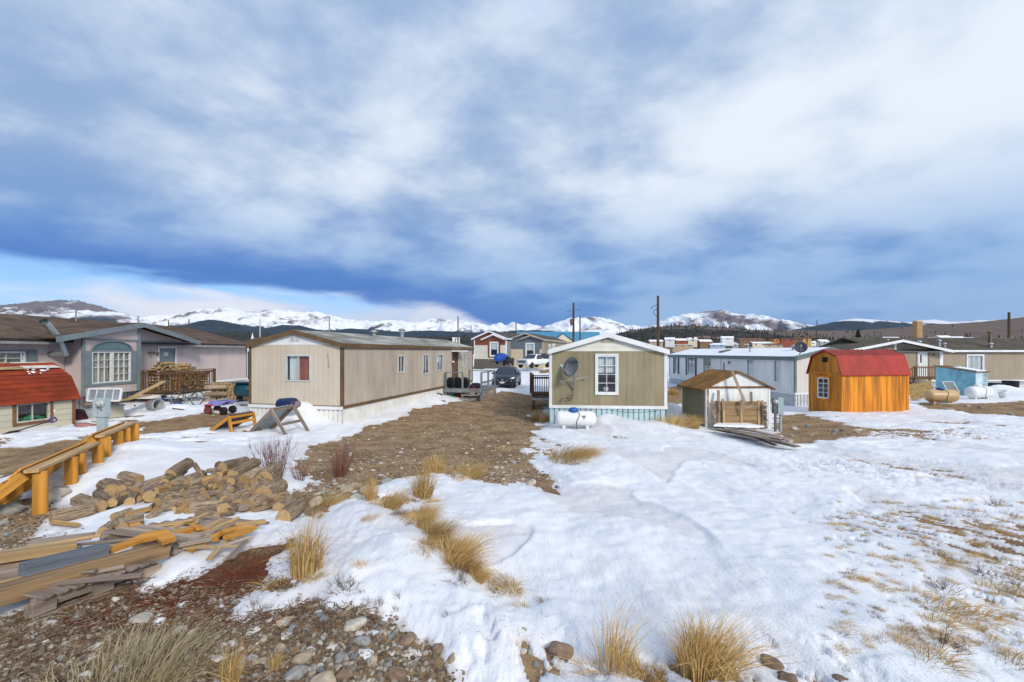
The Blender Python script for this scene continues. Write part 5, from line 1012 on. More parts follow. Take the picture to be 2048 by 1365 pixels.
for i in range(9):
    px, py = rr.uniform(0, 230), rr.uniform(1080, 1190); Yq = (CH - 1.12) * FPX / (py - HY); p = at(px, py, Yq); yw = R(rr.uniform(8, 40)); d_ = Vector((math.cos(yw), math.sin(yw), rr.uniform(-.06, .06))) * rr.uniform(.25, .5)
    loose('wood_lath', 'thin weathered lath loose in the lumber pile at left', p - d_, p + d_, rr.uniform(.03, .06), .018, rr.choice([GREYW, GREYW, PINEW]), 'lath', group='laths in the lumber pile')
# boards against the white shed
for i, (x0, x1, y0, y1, lab) in enumerate([(1428, 1446, 802, 856, 'narrow slatted panel at the left of the white shed'), (1444, 1522, 803, 855, 'large slatted fence panel propped on the white shed'), (1519, 1533, 805, 858, 'dark slatted panel behind the right of the large one')]):
    Yq = 15.95 - .06 * (i == 1) + .05 * (i == 2); th_ = thing('fence_section', lab, 'fence panel', tuple(at((x0 + x1) / 2, y1, Yq))); o = Vector(th_.location); n = 11
    for j in range(n):
        zc_ = y0 + (y1 - y0) * (j + .5) / n; plank('slat', at(x0, zc_, Yq + .10 * (1 - j / n)) - o, at(x1 + (random.random() - .5) * 4, zc_ + random.uniform(-1, 1), Yq + .10 * (1 - j / n)) - o, .02, .082, GREYW if i == 2 else TANB, th_, up=(0, -.1, 1))
    for fx in ((0.05, .5, .95) if i == 1 else (.5,)):
        xp = x0 + (x1 - x0) * fx; plank('batten', at(xp, y1 + 1, Yq - .03) - o, at(xp - 1, y0 - (2 if i == 1 else 4), Yq + .09) - o, .07, .03, PINEW if i == 1 else GREYW, th_, up=(0, -1, 0))
for (a, b, w, lb) in [((1463,740,16.0),(1490,806,15.75),.09,'long grey board leaning on the shed roof edge'), ((1437,781,16.05),(1437,806,15.95),.09,'short upright board at the left of the fence panels'), ((1502,784,16.05),(1503,806,15.95),.09,'short upright board at the right of the fence panels'), ((1445,798,15.8),(1447,820,15.8),.07,'stubby pale board nailed at the panel top'), ((1420,806,15.9),(1430,838,15.85),.05,'thin board slanting beside the narrow panel'), ((1485,800,15.75),(1487,826,15.75),.08,'broken board hanging at the middle of the panel')]:
    loose('leaning_board', lb, at(*b), at(*a), w, .025, GREYW, up=(0, -1, .1))
# heap of old boards in front
rr = random.Random(3)
for i in range(17):
    x0 = 1428 + i * 4.5 + rr.uniform(-8, 8); y0 = 862 + i * 1.3 + rr.uniform(-3, 3); ln_ = rr.uniform(75, 115)
    a = gs(x0, y0 + 6); b = gs(x0 + ln_, y0 + 22 + rr.uniform(-2, 5)); a.z += .10 + .03 * (i % 6); b.z += .07 + .03 * (i % 5)
    loose('old_board', 'weathered grey board in the flat heap before the white shed', a, b, rr.choice([.1, .14, .2]), .022, GREYW, up=(rr.uniform(-.1, .1), rr.uniform(-.15, .15), 1), group='flat heap of old boards')
sp_ = gs(1483, 866); sh_ = MB(); sh_.prism([(-.75, -.15, 0), (.4, -.32, -.02), (1.0, -.1, -.04), (.5, .3, .02), (-.4, .3, .02)], (0, 0, 1), .05); so2 = sh_.build('snow_slab', SNOWR); so2.location = (sp_.x - .1, sp_.y + .35, sp_.z + .10); tag(so2, 'flat slab of snow lying on the old board heap', 'snow')
# A-frame racks by the beige home
def rack(label, A, w, L_, slats, col_s, rz, legs, matw, HT_=.8):
    th_ = thing('slatted_rack', label, 'rack', A, rz)
    for i in range(slats): f = (i + .5) / slats; plank('slat', (-L_ * .82, -w / 2 + w * f, .02), (0, -w / 2 + w * f, HT_), w / slats * .72, .04, col_s, th_, up=(-.6, 0, .8))
    for y_ in (-w / 2, w / 2): plank('rail', (-L_ * .82, y_, -.06), (.02, y_, HT_ - .06), .04, .10, matw, th_); plank('leg', (0, y_, HT_ - .04), (legs, y_, -.12), .05, .10, matw, th_)
    plank('cross_bar', (.0, -w / 2 - .03, HT_ - .08), (.0, w / 2 + .03, HT_ - .08), .05, .08, matw, th_); plank('cross_bar', (legs * .5, -w / 2 - .03, .30), (legs * .5, w / 2 + .03, .30), .05, .08, matw, th_)
    return th_
rack('grey slatted rack on yellow timber legs beside the white skirting', tuple(gs(483, 862)), .95, 1.05, 6, M('dark_slat', (.10, .10, .12), .6, .2), R(-14), .12, PINE, .56)
rack('metal slatted A shaped rack with weathered legs beside beige home', tuple(at(565, 864, 14.3)), .95, 1.05, 5, M('galvanised_slat', (.36, .38, .38), .45, .15, metal=.4), R(-14), .62, GREYW)
# ================================================================== meters, tanks, dishes
def meter(label, p, W_, H_, ztop, side=0, rz=0):
    th_ = thing('electric_meter_post', label, 'electric meter', p, rz); g1 = M('meter_grey', (.40, .46, .48), .5, .1, 3.0, grime=.1)
    z1 = ztop - p[2]; MB().box((-W_ / 2, -.06, z1 - H_), (W_ / 2, .10, z1)).build('meter_box', g1, th_); MB().box((-W_ / 2 - .015, -.075, z1 - H_ * .97), (-W_ / 2 + W_ * .35, -.062, z1 - .02)).build('box_cover', g1, th_); MB().box((-W_ * .36, -.03, -.5), (W_ * .36, .08, z1 - H_ + .01)).build('pedestal', g1, th_)
    m_ = MB(); m_.lathe([(0, .085), (.02, .09), (.05, .085), (.055, .07)], (W_ * .18, -.062, z1 - H_ * .27), (0, -1, 0), 18); mo = m_.build('meter_ring', M('meter_ring', (.55, .57, .56), .35, .1, metal=.5), th_)
    m_ = MB(); m_.lathe([(0, .07), (.05, .066), (.08, .04), (.085, .002)], (W_ * .18, -.112, z1 - H_ * .27), (0, -1, 0), 18); m_.build('meter_dome', M('meter_glass', (.5, .52, .5), .1, .2, spec=.7), mo); MB().box((W_ * .10, -.075, z1 - H_ * .62), (W_ * .28, -.062, z1 - H_ * .58)).build('latch', DARK, th_)
    return th_
p = at(203, 0, 10.8); p.z = surf(p.x, p.y); meter('grey electric meter post standing behind the leaning timber frames', tuple(p), .26, .44, at(203, 797, p.y).z)
p = at(1557, 862, 15.5); p.z = surf(p.x, p.y)
EM = thing('electric_meter_post', 'blue grey meter box on twin posts at the right of the white shed', 'electric meter', tuple(p)); gz = at(1557, 796, 15.5).z - p.z
bg_ = M('blue_grey_metal', (.33, .44, .46), .5, .1, 3.0); dg_ = M('dark_meter_metal', (.13, .14, .15), .5)
MB().box((-.04, -.05, gz - .56), (.15, .12, gz)).build('meter_box', bg_, EM); MB().box((-.17, -.02, gz - .54), (-.045, .10, gz - .02)).build('meter_base', dg_, EM)
for x_ in (-.09, .09): MB().box((x_ - .03, .0, -.4), (x_ + .03, .06, gz - .53)).build('post', bg_ if x_ > 0 else dg_, EM)
MB().lathe([(0, .085), (.05, .085), (.1, .06), (.11, .002)], (-.11, -.02, gz - .13), (-.25, -1, 0), 14).build('meter_dome', M('meter_glass', (.5, .52, .5), .1, .2, spec=.7), EM)
def tank(name, label, c, L_, r_, yaw, mat, lidm, hose=True, mark=False):
    th_ = thing(name, label, 'propane tank', (c[0], c[1], c[2]), yaw); zc_ = r_ + .10
    prf = [(0, .001)] + [(r_ * .75 * (1 - math.cos(a)), r_ * math.sin(a)) for a in [math.pi / 2 * i / 6 for i in range(1, 7)]]; prf += [(L_ - x, y) for x, y in reversed(prf)]
    MB().lathe(prf, (-L_ / 2, 0, zc_), (1, 0, 0), 28).build('tank_shell', mat, th_)
    MB().lathe([(0, .17), (.06, .175), (.11, .16), (.14, .10), (.15, .002)], (-.05 * L_, 0, zc_ + r_ - .03), (0, 0, 1), 18).build('valve_dome', lidm, th_)
    for x_ in (-L_ * .28, L_ * .28): MB().box((x_ - .05, -r_ * .5, -.15), (x_ + .05, r_ * .5, zc_ - r_ * .80)).build('foot', mat, th_)
    if hose: k = MB(); k.tube([(.05 * L_, -.1, zc_ + r_ * .95)] + [(.05 * L_ + .05 * math.sin(i), -r_ * 1.02 * math.sin(math.pi * .5 * i / 5 + .4), zc_ + r_ * 1.02 * math.cos(math.pi * .5 * i / 5 + .4)) for i in range(6)] + [(.02 * L_, -r_ * .95, 0)], .012, 6); k.build('gas_hose', DARK, th_)
    if mark:
        yb = -r_ - .002; mk = MB(); mm_ = M('blue_print', (.03, .08, .28), .5)
        for (a, b) in (((.22, .16), (.30, .04)), ((.24, .03), (.31, .17)), ((.29, .10), (.36, .13)), ((.20, .12), (.28, .10))): mk.bar((a[0], yb - .004 + .0, zc_ + a[1]), (b[0], yb - .004, zc_ + b[1]), .008, .03, up=(0, 1, 0))
        mk.build('emblem', mm_, th_)
    return th_
PW = M('white_tank_paint', (.78, .79, .79), .35, .06, 2.0, spec=.5, grime=.08)
p = at(1151, 849, 15.55); p.z = surf(p.x, p.y) - .02; tank('propane_tank', 'white propane tank with blue lid beside the olive mobile home', p, 1.42, .26, R(-4), PW, M('blue_lid', (.015, .10, .42), .4, .1, spec=.5), mark=True)
p = gp(1883, 808); tank('propane_tank', 'tan propane tank with dark blue lid right of the orange shed', p, 1.6, .33, R(-6), M('tan_tank_paint', (.56, .38, .20), .4, .08, 2.0, spec=.45), M('navy_lid', (.02, .05, .18), .4))
p = gp(1958, 800); tank('propane_tank', 'white propane tank before the pale blue shed', p, 1.45, .33, R(8), PW, WHITE)
def text_mesh(txt, size, ext=.002):
    cu = bpy.data.curves.new('txt', 'FONT'); cu.body = txt; cu.size = size; cu.extrude = ext; cu.align_x = 'CENTER'; ob = bpy.data.objects.new('txt', cu); COL.objects.link(ob)
    dg = bpy.context.evaluated_depsgraph_get(); me = bpy.data.meshes.new_from_object(ob.evaluated_get(dg)); bpy.data.objects.remove(ob); return me
def dish(label, c, nrm, r_, mast, mat, text=None, arm=.55):
    th_ = thing('satellite_dish', label, 'satellite dish', tuple(c)); n = Vector(nrm).normalized()
    MB().lathe([(-.0, .002), (.012, r_ * .4), (.045, r_ * .75), (.085, r_), (.075, r_ * 1.0), (.035, r_ * .76), (.0, r_ * .4), (-.014, .002)], (0, 0, 0), n, 32).build('reflector', mat, th_)
    F_, _ = frame_of((0, 0, 0), n); up = (F_.to_3x3() @ Vector((0, 0, 1))); sd_ = (F_.to_3x3() @ Vector((0, 1, 0)))
    tip = n * arm - up * r_ * .35
    k = MB(); k.bar(-up * r_ * .98 + n * .03, tip, .025, .025); k.bar(-up * r_ * .9 + sd_ * r_ * .4, tip, .012, .012); k.build('feed_arm', GREYMET, th_); MB().cyl(tip - n * .06 + up * .03, tip + n * .08 + up * .03, .05, .035, 10).build('feed_horn', M('feed_grey', (.42, .43, .42), .5), th_)
    m_ = Vector(mast); k = MB(); k.cyl(-n * .03, -n * .16 - Vector((0, 0, r_ * .55)), .035); k.cyl(-n * .16 - Vector((0, 0, r_ * .5)), m_, .032); k.build('mast', GREYMET, th_)
    if text:
        me = text_mesh(text, r_ * .27); o = link('lettering', me, M('dark_print', (.01, .012, .016), .5), th_)
        right = Vector((0, 0, 1)).cross(n); right.normalize(); upv = n.cross(right); pos_ = n * .055 + upv * r_ * .42 + right * r_ * .1
        o.matrix_local = Matrix(((right.x, upv.x, n.x, pos_.x), (right.y, upv.y, n.y, pos_.y), (right.z, upv.z, n.z, pos_.z), (0, 0, 0, 1)))
    return th_
c = at(1145, 735, 16.15); DS = dish('large grey satellite dish mounted on the olive wall beside the window', c, (-.76, -.58, .30), .37, (.10, .46, -.80), M('dish_grey', (.175, .185, .185), .6, .08, spec=.3), 'HughesNet')
k = MB(); k.bar((-.42, .22, -.52), (.55, .30, -.36), .018, .018); k.cyl((.55, .30, -.36), (.60, .30, -.35), .03); k.build('stabiliser_bar', GREYMET, DS)
pts_ = [Vector((.10, .42, -.80))] + [Vector((.08 - .01 * i, .40, -.8 - .09 * i)) for i in range(1, 5)] + [Vector((-.05 - .09 * math.cos(a), .40, -1.13 - .09 * math.sin(a))) for a in [R(q) for q in range(0, 400, 40)]] + [Vector((-.35, .42, -1.16)), Vector((-.42, .42, -1.3))]
k = MB(); k.tube(pts_, .008, 5); k.build('cable', DARK, DS)
c = at(1602, 696, 26.3); dish('dark satellite dish on the eave corner of the snow roofed home', c, (-.50, -.80, .40), .33, (-.12, .15, -.62), M('dish_dark', (.05, .055, .075), .5, .08), None, .5)

# ================================================================== vehicles
TYRE = BLACK; RIM = M('alloy_rim', (.45, .46, .47), .35, .1, metal=.7); CARGL = M('car_glass', (.02, .028, .035), .06, .1, spec=.8); LAMP = M('head_lamp', (.72, .75, .78), .15, .1, spec=.7)
def wheel(parent, c, r_, w, axis=(1, 0, 0), name='wheel', tyre=None):
    a = Vector(axis); o = MB().lathe([(-w / 2, r_ * .62), (-w / 2, r_ * .9), (-w / 2 * .8, r_), (w / 2 * .8, r_), (w / 2, r_ * .9), (w / 2, r_ * .62)], c, a, 22).build(name, tyre or TYRE, parent)
    MB().lathe([(-w / 2 * .9, .01), (-w / 2 * .92, r_ * .6), (w / 2 * .92, r_ * .6), (w / 2 * .9, .01)], c, a, 16).build('rim', RIM, o); return o
def shell(st, n=5):
    """stations: (y, half width, z bottom, z belt, z top, half width at top)"""
    rings = []
    for (y, hw, zb, zm, zt, ht) in st:
        h = [(hw * .90, zb), (hw, zb + .12), (hw, zm), (ht * 1.02, zm + (zt - zm) * .55 + .001), (ht * .92, zt - .02 * (zt - zm)), (ht * .55, zt)]
        rings.append([Vector((x, y, z_)) for x, z_ in h] + [Vector((-x, y, z_)) for x, z_ in reversed(h)])
    return rings
navy = M('navy_car_paint', (.008, .014, .030), .38, .1, spec=.4, coat=.15)
CAR = thing('parked_car', 'dark blue hatchback parked facing the camera beyond the grey deck', 'car', (-.73, 34.0, surf(-.73, 34.0) - .02), -R(9))
b = MB(); b.loft(shell([(0, .66, .28, .50, .56, .60), (.08, .80, .22, .62, .70, .70), (.5, .87, .20, .78, .86, .78), (1.05, .88, .20, .92, .98, .80), (1.25, .88, .20, .95, 1.02, .78), (2.0, .88, .20, .96, 1.50, .62), (2.6, .88, .20, .96, 1.55, .62), (3.4, .88, .22, .97, 1.47, .60), (4.0, .86, .24, .98, 1.22, .58), (4.35, .80, .30, .9, .95, .6), (4.45, .7, .4, .8, .84, .6)])); b.build('car_body', navy, CAR)
MB().add([(-.72, 1.22, 1.03), (.72, 1.22, 1.03), (.56, 1.96, 1.475), (-.56, 1.96, 1.475)], [(0, 1, 2, 3)]).build('windscreen', CARGL, CAR)
for s_ in (-1, 1):
    MB().add([(s_ * .885, 1.45, 1.0), (s_ * .885, 2.45, 1.0), (s_ * .70, 2.45, 1.42), (s_ * .70, 2.0, 1.40)], [(0, 1, 2, 3)]).build('side_window', CARGL, CAR); MB().add([(s_ * .885, 2.52, 1.0), (s_ * .87, 3.6, 1.03), (s_ * .69, 3.3, 1.36), (s_ * .70, 2.52, 1.42)], [(0, 1, 2, 3)]).build('side_window', CARGL, CAR)
    MB().loft([[Vector((s_ * .50, .10, .66)), Vector((s_ * .84, .24, .74)), Vector((s_ * .84, .26, .80)), Vector((s_ * .52, .12, .71))], [Vector((s_ * .52, .30, .70)), Vector((s_ * .86, .5, .77)), Vector((s_ * .86, .5, .83)), Vector((s_ * .54, .30, .76))]], False).build('headlight', LAMP, CAR)
    MB().lathe([(0, .05), (.06, .09), (.16, .08), (.2, .02)], (s_ * .9, 1.5, 1.04), (s_, .1, 0), 8).build('wing_mirror', navy, CAR)
    for y_ in (.78, 3.48): wheel(CAR, (s_ * .80, y_, .32), .32, .2)
MB().prism([(-.34, -.015, .62), (.34, -.015, .62), (.16, -.015, .40), (-.16, -.015, .40)], (0, 1, 0), .04).build('grille', M('black_trim', (.015, .015, .018), .4), CAR); MB().box((-.16, -.05, .36), (.16, -.02, .50)).build('number_plate', M('plate', (.6, .62, .55), .5), CAR); MB().lathe([(0, .06), (.02, .06), (.03, .03)], (0, -.01, .62), (0, -1, .1), 12).build('badge', RIM, CAR)
k = MB(); k.bar((-.42, -.01, .66), (-.17, -.02, .42), .03, .02, up=(0, 1, 0)); k.bar((.42, -.01, .66), (.17, -.02, .42), .03, .02, up=(0, 1, 0)); k.build('chrome_strip', RIM, CAR)
PK = thing('pickup_truck', 'white pickup truck with black bed cap parked by slate blue house', 'truck', tuple(at(1044, 737, 56)), -R(38)); wht = M('white_car_paint', (.76, .77, .78), .3, .05, spec=.5, coat=.4)
b = MB(); b.loft(shell([(0, .86, .48, .85, .98, .82), (.12, .93, .42, .95, 1.06, .86), (1.3, .95, .42, 1.05, 1.14, .88), (1.5, .95, .42, 1.08, 1.17, .86), (2.15, .95, .42, 1.1, 1.72, .72), (3.2, .95, .42, 1.1, 1.75, .72), (3.35, .95, .42, 1.08, 1.14, .9), (5.4, .95, .45, 1.08, 1.14, .9), (5.45, .9, .5, 1.0, 1.1, .9)]), True); b.build('truck_body', wht, PK)
b = MB(); b.loft(shell([(3.42, .90, 1.145, 1.3, 1.76, .70), (4.6, .90, 1.145, 1.3, 1.82, .70), (5.42, .90, 1.145, 1.3, 1.60, .66)])); b.build('bed_cap', M('black_cap', (.02, .022, .028), .35), PK)
MB().add([(-.78, 1.48, 1.17), (.78, 1.48, 1.17), (.66, 2.1, 1.68), (-.66, 2.1, 1.68)], [(0, 1, 2, 3)]).build('windscreen', CARGL, PK)
for s_ in (-1, 1):
    MB().add([(s_ * .958, 1.75, 1.12), (s_ * .958, 3.1, 1.12), (s_ * .80, 3.1, 1.66), (s_ * .80, 2.2, 1.64)], [(0, 1, 2, 3)]).build('side_window', CARGL, PK); MB().box((s_ * .72 - .15, -.02, .72), (s_ * .72 + .15, .06, .88)).build('headlight', LAMP, PK)
    for y_ in (.85, 4.35): wheel(PK, (s_ * .84, y_, .38), .38, .24)
MB().box((-.55, -.03, .70), (.55, .05, .92)).build('grille', M('dark_grille', (.10, .10, .11), .4), PK)
k = MB()
for x_ in (-.6, -.2, .2, .6): k.bar((x_, -.12, .45), (x_, -.12, 1.0), .05, .05)
for z_ in (.5, 1.0): k.bar((-.8, -.12, z_), (.8, -.12, z_), .05, .05)
k.build('bull_bar', M('chrome_bar', (.5, .5, .5), .3, metal=.8), PK)
BT = thing('covered_boat', 'small boat under a blue cover on a trailer before grey wall', 'boat', tuple(at(1000, 730, 54)), R(-30))
rings = [[Vector((math.cos(a) * w_, y, .75 + max(0, math.sin(a)) * h_ + min(0, math.sin(a)) * .35)) for a in [2 * math.pi * i / 14 for i in range(14)]] for (y, w_, h_) in ((-.9, .25, .2), (-.6, .5, .5), (0, .62, .68), (.9, .6, .6), (1.5, .5, .35))]
MB().loft(rings).build('boat_cover', M('blue_tarp', (.01, .07, .36), .5, .3, 4.0, bump=.5), BT); k = MB(); k.bar((-.5, -1.2, .35), (-.5, 1.4, .35), .08, .08); k.bar((.5, -1.2, .35), (.5, 1.4, .35), .08, .08); k.bar((-.6, .5, .35), (.6, .5, .35), .08, .08); k.build('trailer_frame', BLACK, BT)
for s_ in (-1, 1): wheel(BT, (s_ * .7, .5, .28), .28, .16)
SM = thing('utility_trailer', 'black utility trailer with tall sides right of the blue covered boat', 'trailer', tuple(at(1012, 733, 54)), R(-20))
for (lo, hi_) in (((-.45, 0, .4), (.45, .06, 1.15)), ((-.45, .07, .4), (-.39, 1.6, 1.0)), ((.39, .07, .4), (.45, 1.6, 1.0)), ((-.45, .07, .34), (.45, 1.6, .39))): MB().box(lo, hi_).build('side_panel', M('dark_trailer', (.03, .028, .03), .5), SM)
for s_ in (-1, 1): wheel(SM, (s_ * .55, .8, .28), .28, .14)
# toy quad and bicycles
Q = thing('toy_quad_bike', 'lilac and red ride on quad bike parked on the snowy yard', 'quad bike', tuple(gp(440, 827)), R(-98)); lil = M('lilac_plastic', (.25, .26, .58), .4, .1); redp = M('red_plastic', (.45, .03, .03), .4, .12)
b = MB(); b.loft([[Vector((x * w_, y, z_ + h_ * (1 if x2 else 0))) for (x, x2) in ((-1, 0), (1, 0), (.7, 1), (-.7, 1))] for (y, w_, z_, h_) in ((-.45, .12, .32, .12), (-.2, .16, .30, .24), (.05, .14, .32, .18), (.3, .13, .34, .18), (.52, .16, .40, .14))], False); b.build('body', lil, Q)
MB().loft([[Vector((s, y, z_)) for s in (-.11, -.05, .05, .11)] + [Vector((s, y, z_ + .06)) for s in (.10, -.10)] for (y, z_) in ((.0, .50), (.2, .52), (.42, .56))], True).build('seat', M('grey_seat', (.35, .36, .42), .6), Q)
for (x_, y_) in ((-.24, -.32), (.24, -.32), (-.24, .36), (.24, .36)): wheel(Q, (x_, y_, .14), .145, .13, tyre=M('dusty_red_tyre', (.16, .04, .03), .8) if (y_ < 0) else TYRE)
for x_ in (-.24, .24): MB().prism([(x_ - .09, -.52, .30), (x_ - .09, -.30, .38), (x_ - .09, -.12, .32), (x_ - .09, -.30, .345)], (1, 0, 0), .18).build('front_fender', redp, Q); MB().prism([(x_ - .09, .18, .36), (x_ - .09, .40, .46), (x_ - .09, .60, .52), (x_ - .09, .40, .42)], (1, 0, 0), .18).build('rear_fender', lil, Q)
k = MB(); k.bar((0, -.2, .5), (0, -.12, .62), .03, .03); k.bar((-.22, -.08, .64), (.22, -.08, .64), .025, .025); k.build('handlebar', BLACK, Q); MB().box((-.14, -.56, .22), (.14, -.50, .36)).build('front_bumper', redp, Q)
def bicycle(label, loc, rz, tilt, col, s=1.0):
    th_ = thing('bicycle', label, 'bicycle', loc, rz); th_.rotation_euler = (tilt, 0, rz); th_.scale = (s, s, s); fm = col
    for x_ in (-.5, .5):
        k = MB(); pr = [Vector((x_ + .31 * math.cos(a), 0, .32 + .31 * math.sin(a))) for a in [2 * math.pi * i / 24 for i in range(25)]]; k.tube(pr, .018, 6); o = k.build('wheel', TYRE, th_); k = MB()
        for i in range(8): a = 2 * math.pi * i / 8; k.bar((x_, 0, .32), (x_ + .295 * math.cos(a), 0, .32 + .295 * math.sin(a)), .006, .006)
        k.tube([Vector((x_ + .288 * math.cos(a), 0, .32 + .288 * math.sin(a))) for a in [2 * math.pi * i / 24 for i in range(25)]], .012, 5); k.build('rim', RIM, o)
    k = MB(); BB, ST, HT, HB = (-.08, 0, .30), (-.2, 0, .70), (.34, 0, .74), (.37, 0, .62)
    for a, b_ in ((BB, ST), (ST, HT), (BB, HB), (HT, HB), (BB, (-.5, 0, .32)), (ST, (-.5, 0, .32)), (HB, (.5, 0, .32)), (ST, (-.22, 0, .80)), (HT, (.32, 0, .86))): k.cyl(a, b_, .018, n=8)
    k.build('frame', fm, th_); MB().loft([[Vector((x_, y_ * w_, .80 + z_)) for y_, z_ in ((-1, 0), (1, 0), (.8, .05), (-.8, .05))] for x_, w_ in ((-.36, .08), (-.22, .07), (-.08, .02))], True).build('saddle', BLACK, th_); k = MB(); k.cyl((.32, -.28, .90), (.32, .28, .90), .014); k.cyl((.32, 0, .84), (.32, 0, .9), .02); k.build('handlebar', BLACK, th_)
    MB().cyl((-.08, -.05, .30), (-.08, .05, .30), .09, n=12).build('crank', RIM, th_); return th_
p = gs(372, 817); bicycle('black bicycle with chrome front wheel standing in snow by the deck', (p.x, p.y, p.z - .04), R(-6), R(-12), M('black_frame', (.03, .03, .035), .4), .95)
p = gs(322, 814); bicycle('small blue and black bicycle lying in snow left of the deck', (p.x, p.y, p.z - .03), R(10), R(-62), M('blue_frame', (.02, .06, .32), .4), .75)
p = gp(1862, 786); bicycle('dark red bicycle lying before the taupe home steps', (p.x, p.y, p.z + .02), R(12), R(-35), M('maroon_frame', (.16, .015, .02), .4), .8)
# ================================================================== yard clutter
def blob(name, label, cat, p, rx, ry, rz_, mat, seed=0, flat=0.3, group=None, yaw=0):
    r_ = random.Random(seed); rings = []; n = 14
    for j in range(7):
        f = j / 6; z_ = math.sin(f * math.pi / 2); w_ = math.cos(f * math.pi / 2) ** .6 if j < 6 else .04
        rings.append([Vector((math.cos(2 * math.pi * i / n) * rx * w_ * r_.uniform(.86, 1.1), math.sin(2 * math.pi * i / n) * ry * w_ * r_.uniform(.86, 1.1), -.06 + z_ * rz_ * r_.uniform(.92, 1.05))) for i in range(n)])
    o = MB().loft(rings, True).build(name, mat); o.location = p; o.rotation_euler = (0, 0, yaw); return tag(o, label, cat, group)
blob('trash_bag', 'dark maroon bag beside the corner of the red roofed shed', 'bag', gs(156, 842), .28, .25, .42, M('maroon_bag', (.10, .01, .02), .5, .4, 6.0, bump=.5), 1); blob('trash_bag', 'pink brown sack lying in snow by the red roofed shed', 'bag', gs(166, 853), .35, .22, .18, M('pinkish_sack', (.34, .16, .15), .7, .3, 5.0, bump=.5), 2)
blob('plastic_sled', 'red plastic sled half buried in yard snow', 'sled', gs(306, 812), .38, .22, .16, redp, 3); blob('plastic_sled', 'blue plastic sled lying in snow before the deck', 'sled', gs(352, 815), .33, .2, .14, M('blue_plastic', (.02, .06, .36), .4), 4)
p = gs(310, 826); tb = MB(); tb.lathe([(0, .17), (.02, .20), (.42, .24), (.44, .26), (.46, .24), (.40, .22), (.03, .17)], (-.22, 0, .18), (1, -.2, .05), 18); o = tb.build('plastic_tub', M('clear_plastic', (.42, .44, .46), .25, .2, 4.0, spec=.5)); o.location = p; tag(o, 'clear grey plastic tub lying on its side in snow', 'tub')
BX = thing('storage_bin', 'beige storage bin standing in snow behind the meter post', 'bin', tuple(gs(222, 838)), R(-24)); bm_ = M('beige_plastic', (.46, .43, .34), .6, .1)
MB().prism([(-.30, -.22, 0), (.30, -.22, 0), (.36, -.27, .42), (-.36, -.27, .42)], (0, 1, 0), .5).build('bin_body', bm_, BX); MB().box((-.39, -.30, .42), (.39, .27, .47)).build('bin_lid', M('grey_lid', (.3, .31, .30), .6), BX)
FW = thing('old_window_frame', 'white divided window sash leaning against the mauve house', 'window sash', tuple(at(207, 802, 16.2)), R(4))
for (a, b_) in (((-.55, 0), (.55, 0)), ((-.55, .42), (.55, .42)), ((-.55, 0), (-.55, .42)), ((.55, 0), (.55, .42))): plank('sash_rail', (a[0], a[1] * .22, a[1]), (b_[0], b_[1] * .22, b_[1]), .06, .06, WHITE, FW)
for x_ in (-.28, 0, .28): plank('muntin', (x_, 0.01, .02), (x_, .09, .40), .025, .025, WHITE, FW)
for x_ in (-.415, -.14, .14, .415): MB().prism([(x_ - .12, .02, .03), (x_ + .12, .02, .03), (x_ + .12, .10, .39), (x_ - .12, .10, .39)], (0, 1, 0), .006).build('pane', M('frosted_pane', (.26, .30, .35), .35, .1), FW)
loose('long_plank', 'long tan plank propped on the brown deck above the snow', at(252, 802, 17.5), at(327, 763, 19.6), .22, .04, TANW); loose('long_plank', 'long tan plank lying low toward the meter post', at(158, 811, 16.5), at(262, 798, 17.6), .22, .04, TANW); loose('long_plank', 'short wide plank beneath the propped plank', at(225, 805, 16.8), at(300, 790, 18.4), .2, .04, PINEW)
for i, (a, b_, mt, lb) in enumerate([((236,822),(246,808),DECKB,'dark red board stub standing in yard snow'),((268,822),(278,814),BLACK,'thin bent black rod in yard snow'),((345,826),(368,820),BLACK,'short black rod lying before the bicycle')]): loose('scrap_bar', lb, gs(*a) + Vector((0, 0, .05)), at(*b_, gs(*a).y + .1), .05, .04, mt, 'scrap')
GB = thing('green_grill', 'dark teal lidded barrel grill at the corner between the two homes', 'grill', tuple(at(494, 797, 20.2)), 0); tl = M('teal_plastic', (.008, .075, .10), .45, .1)
MB().lathe([(-.4, .02), (-.4, .33), (.4, .33), (.4, .02)], (0, 0, .38), (1, 0, 0), 20).build('barrel', tl, GB); MB().box((-.36, -.2, -.15), (-.3, .2, .12)).build('leg', BLACK, GB); MB().box((.3, -.2, -.15), (.36, .2, .12)).build('leg', BLACK, GB); MB().box((-.46, -.36, .68), (.46, .36, .73)).build('lid', M('dark_teal', (.008, .05, .07), .4), GB)
NB = thing('navy_barrel', 'navy blue plastic barrel lying on the drift against white skirting', 'barrel', tuple(at(577, 818, 15.6)), R(-8)); MB().lathe([(0, .02), (0, .18), (.05, .21), (.5, .215), (.62, .19), (.66, .16), (.66, .02)], (-.36, 0, .14), (1, 0, .06), 18).build('barrel_shell', M('navy_plastic', (.012, .025, .09), .4, .15), NB); MB().lathe([(0, .12), (.1, .10), (.12, .02)], (.30, 0, .16), (1, 0, .06), 12).build('barrel_cap', M('pink_grey', (.25, .17, .2), .5), NB); MB().box((-.38, -.2, -.08), (.0, .2, -.0)).build('barrel_cradle', BLACK, NB)
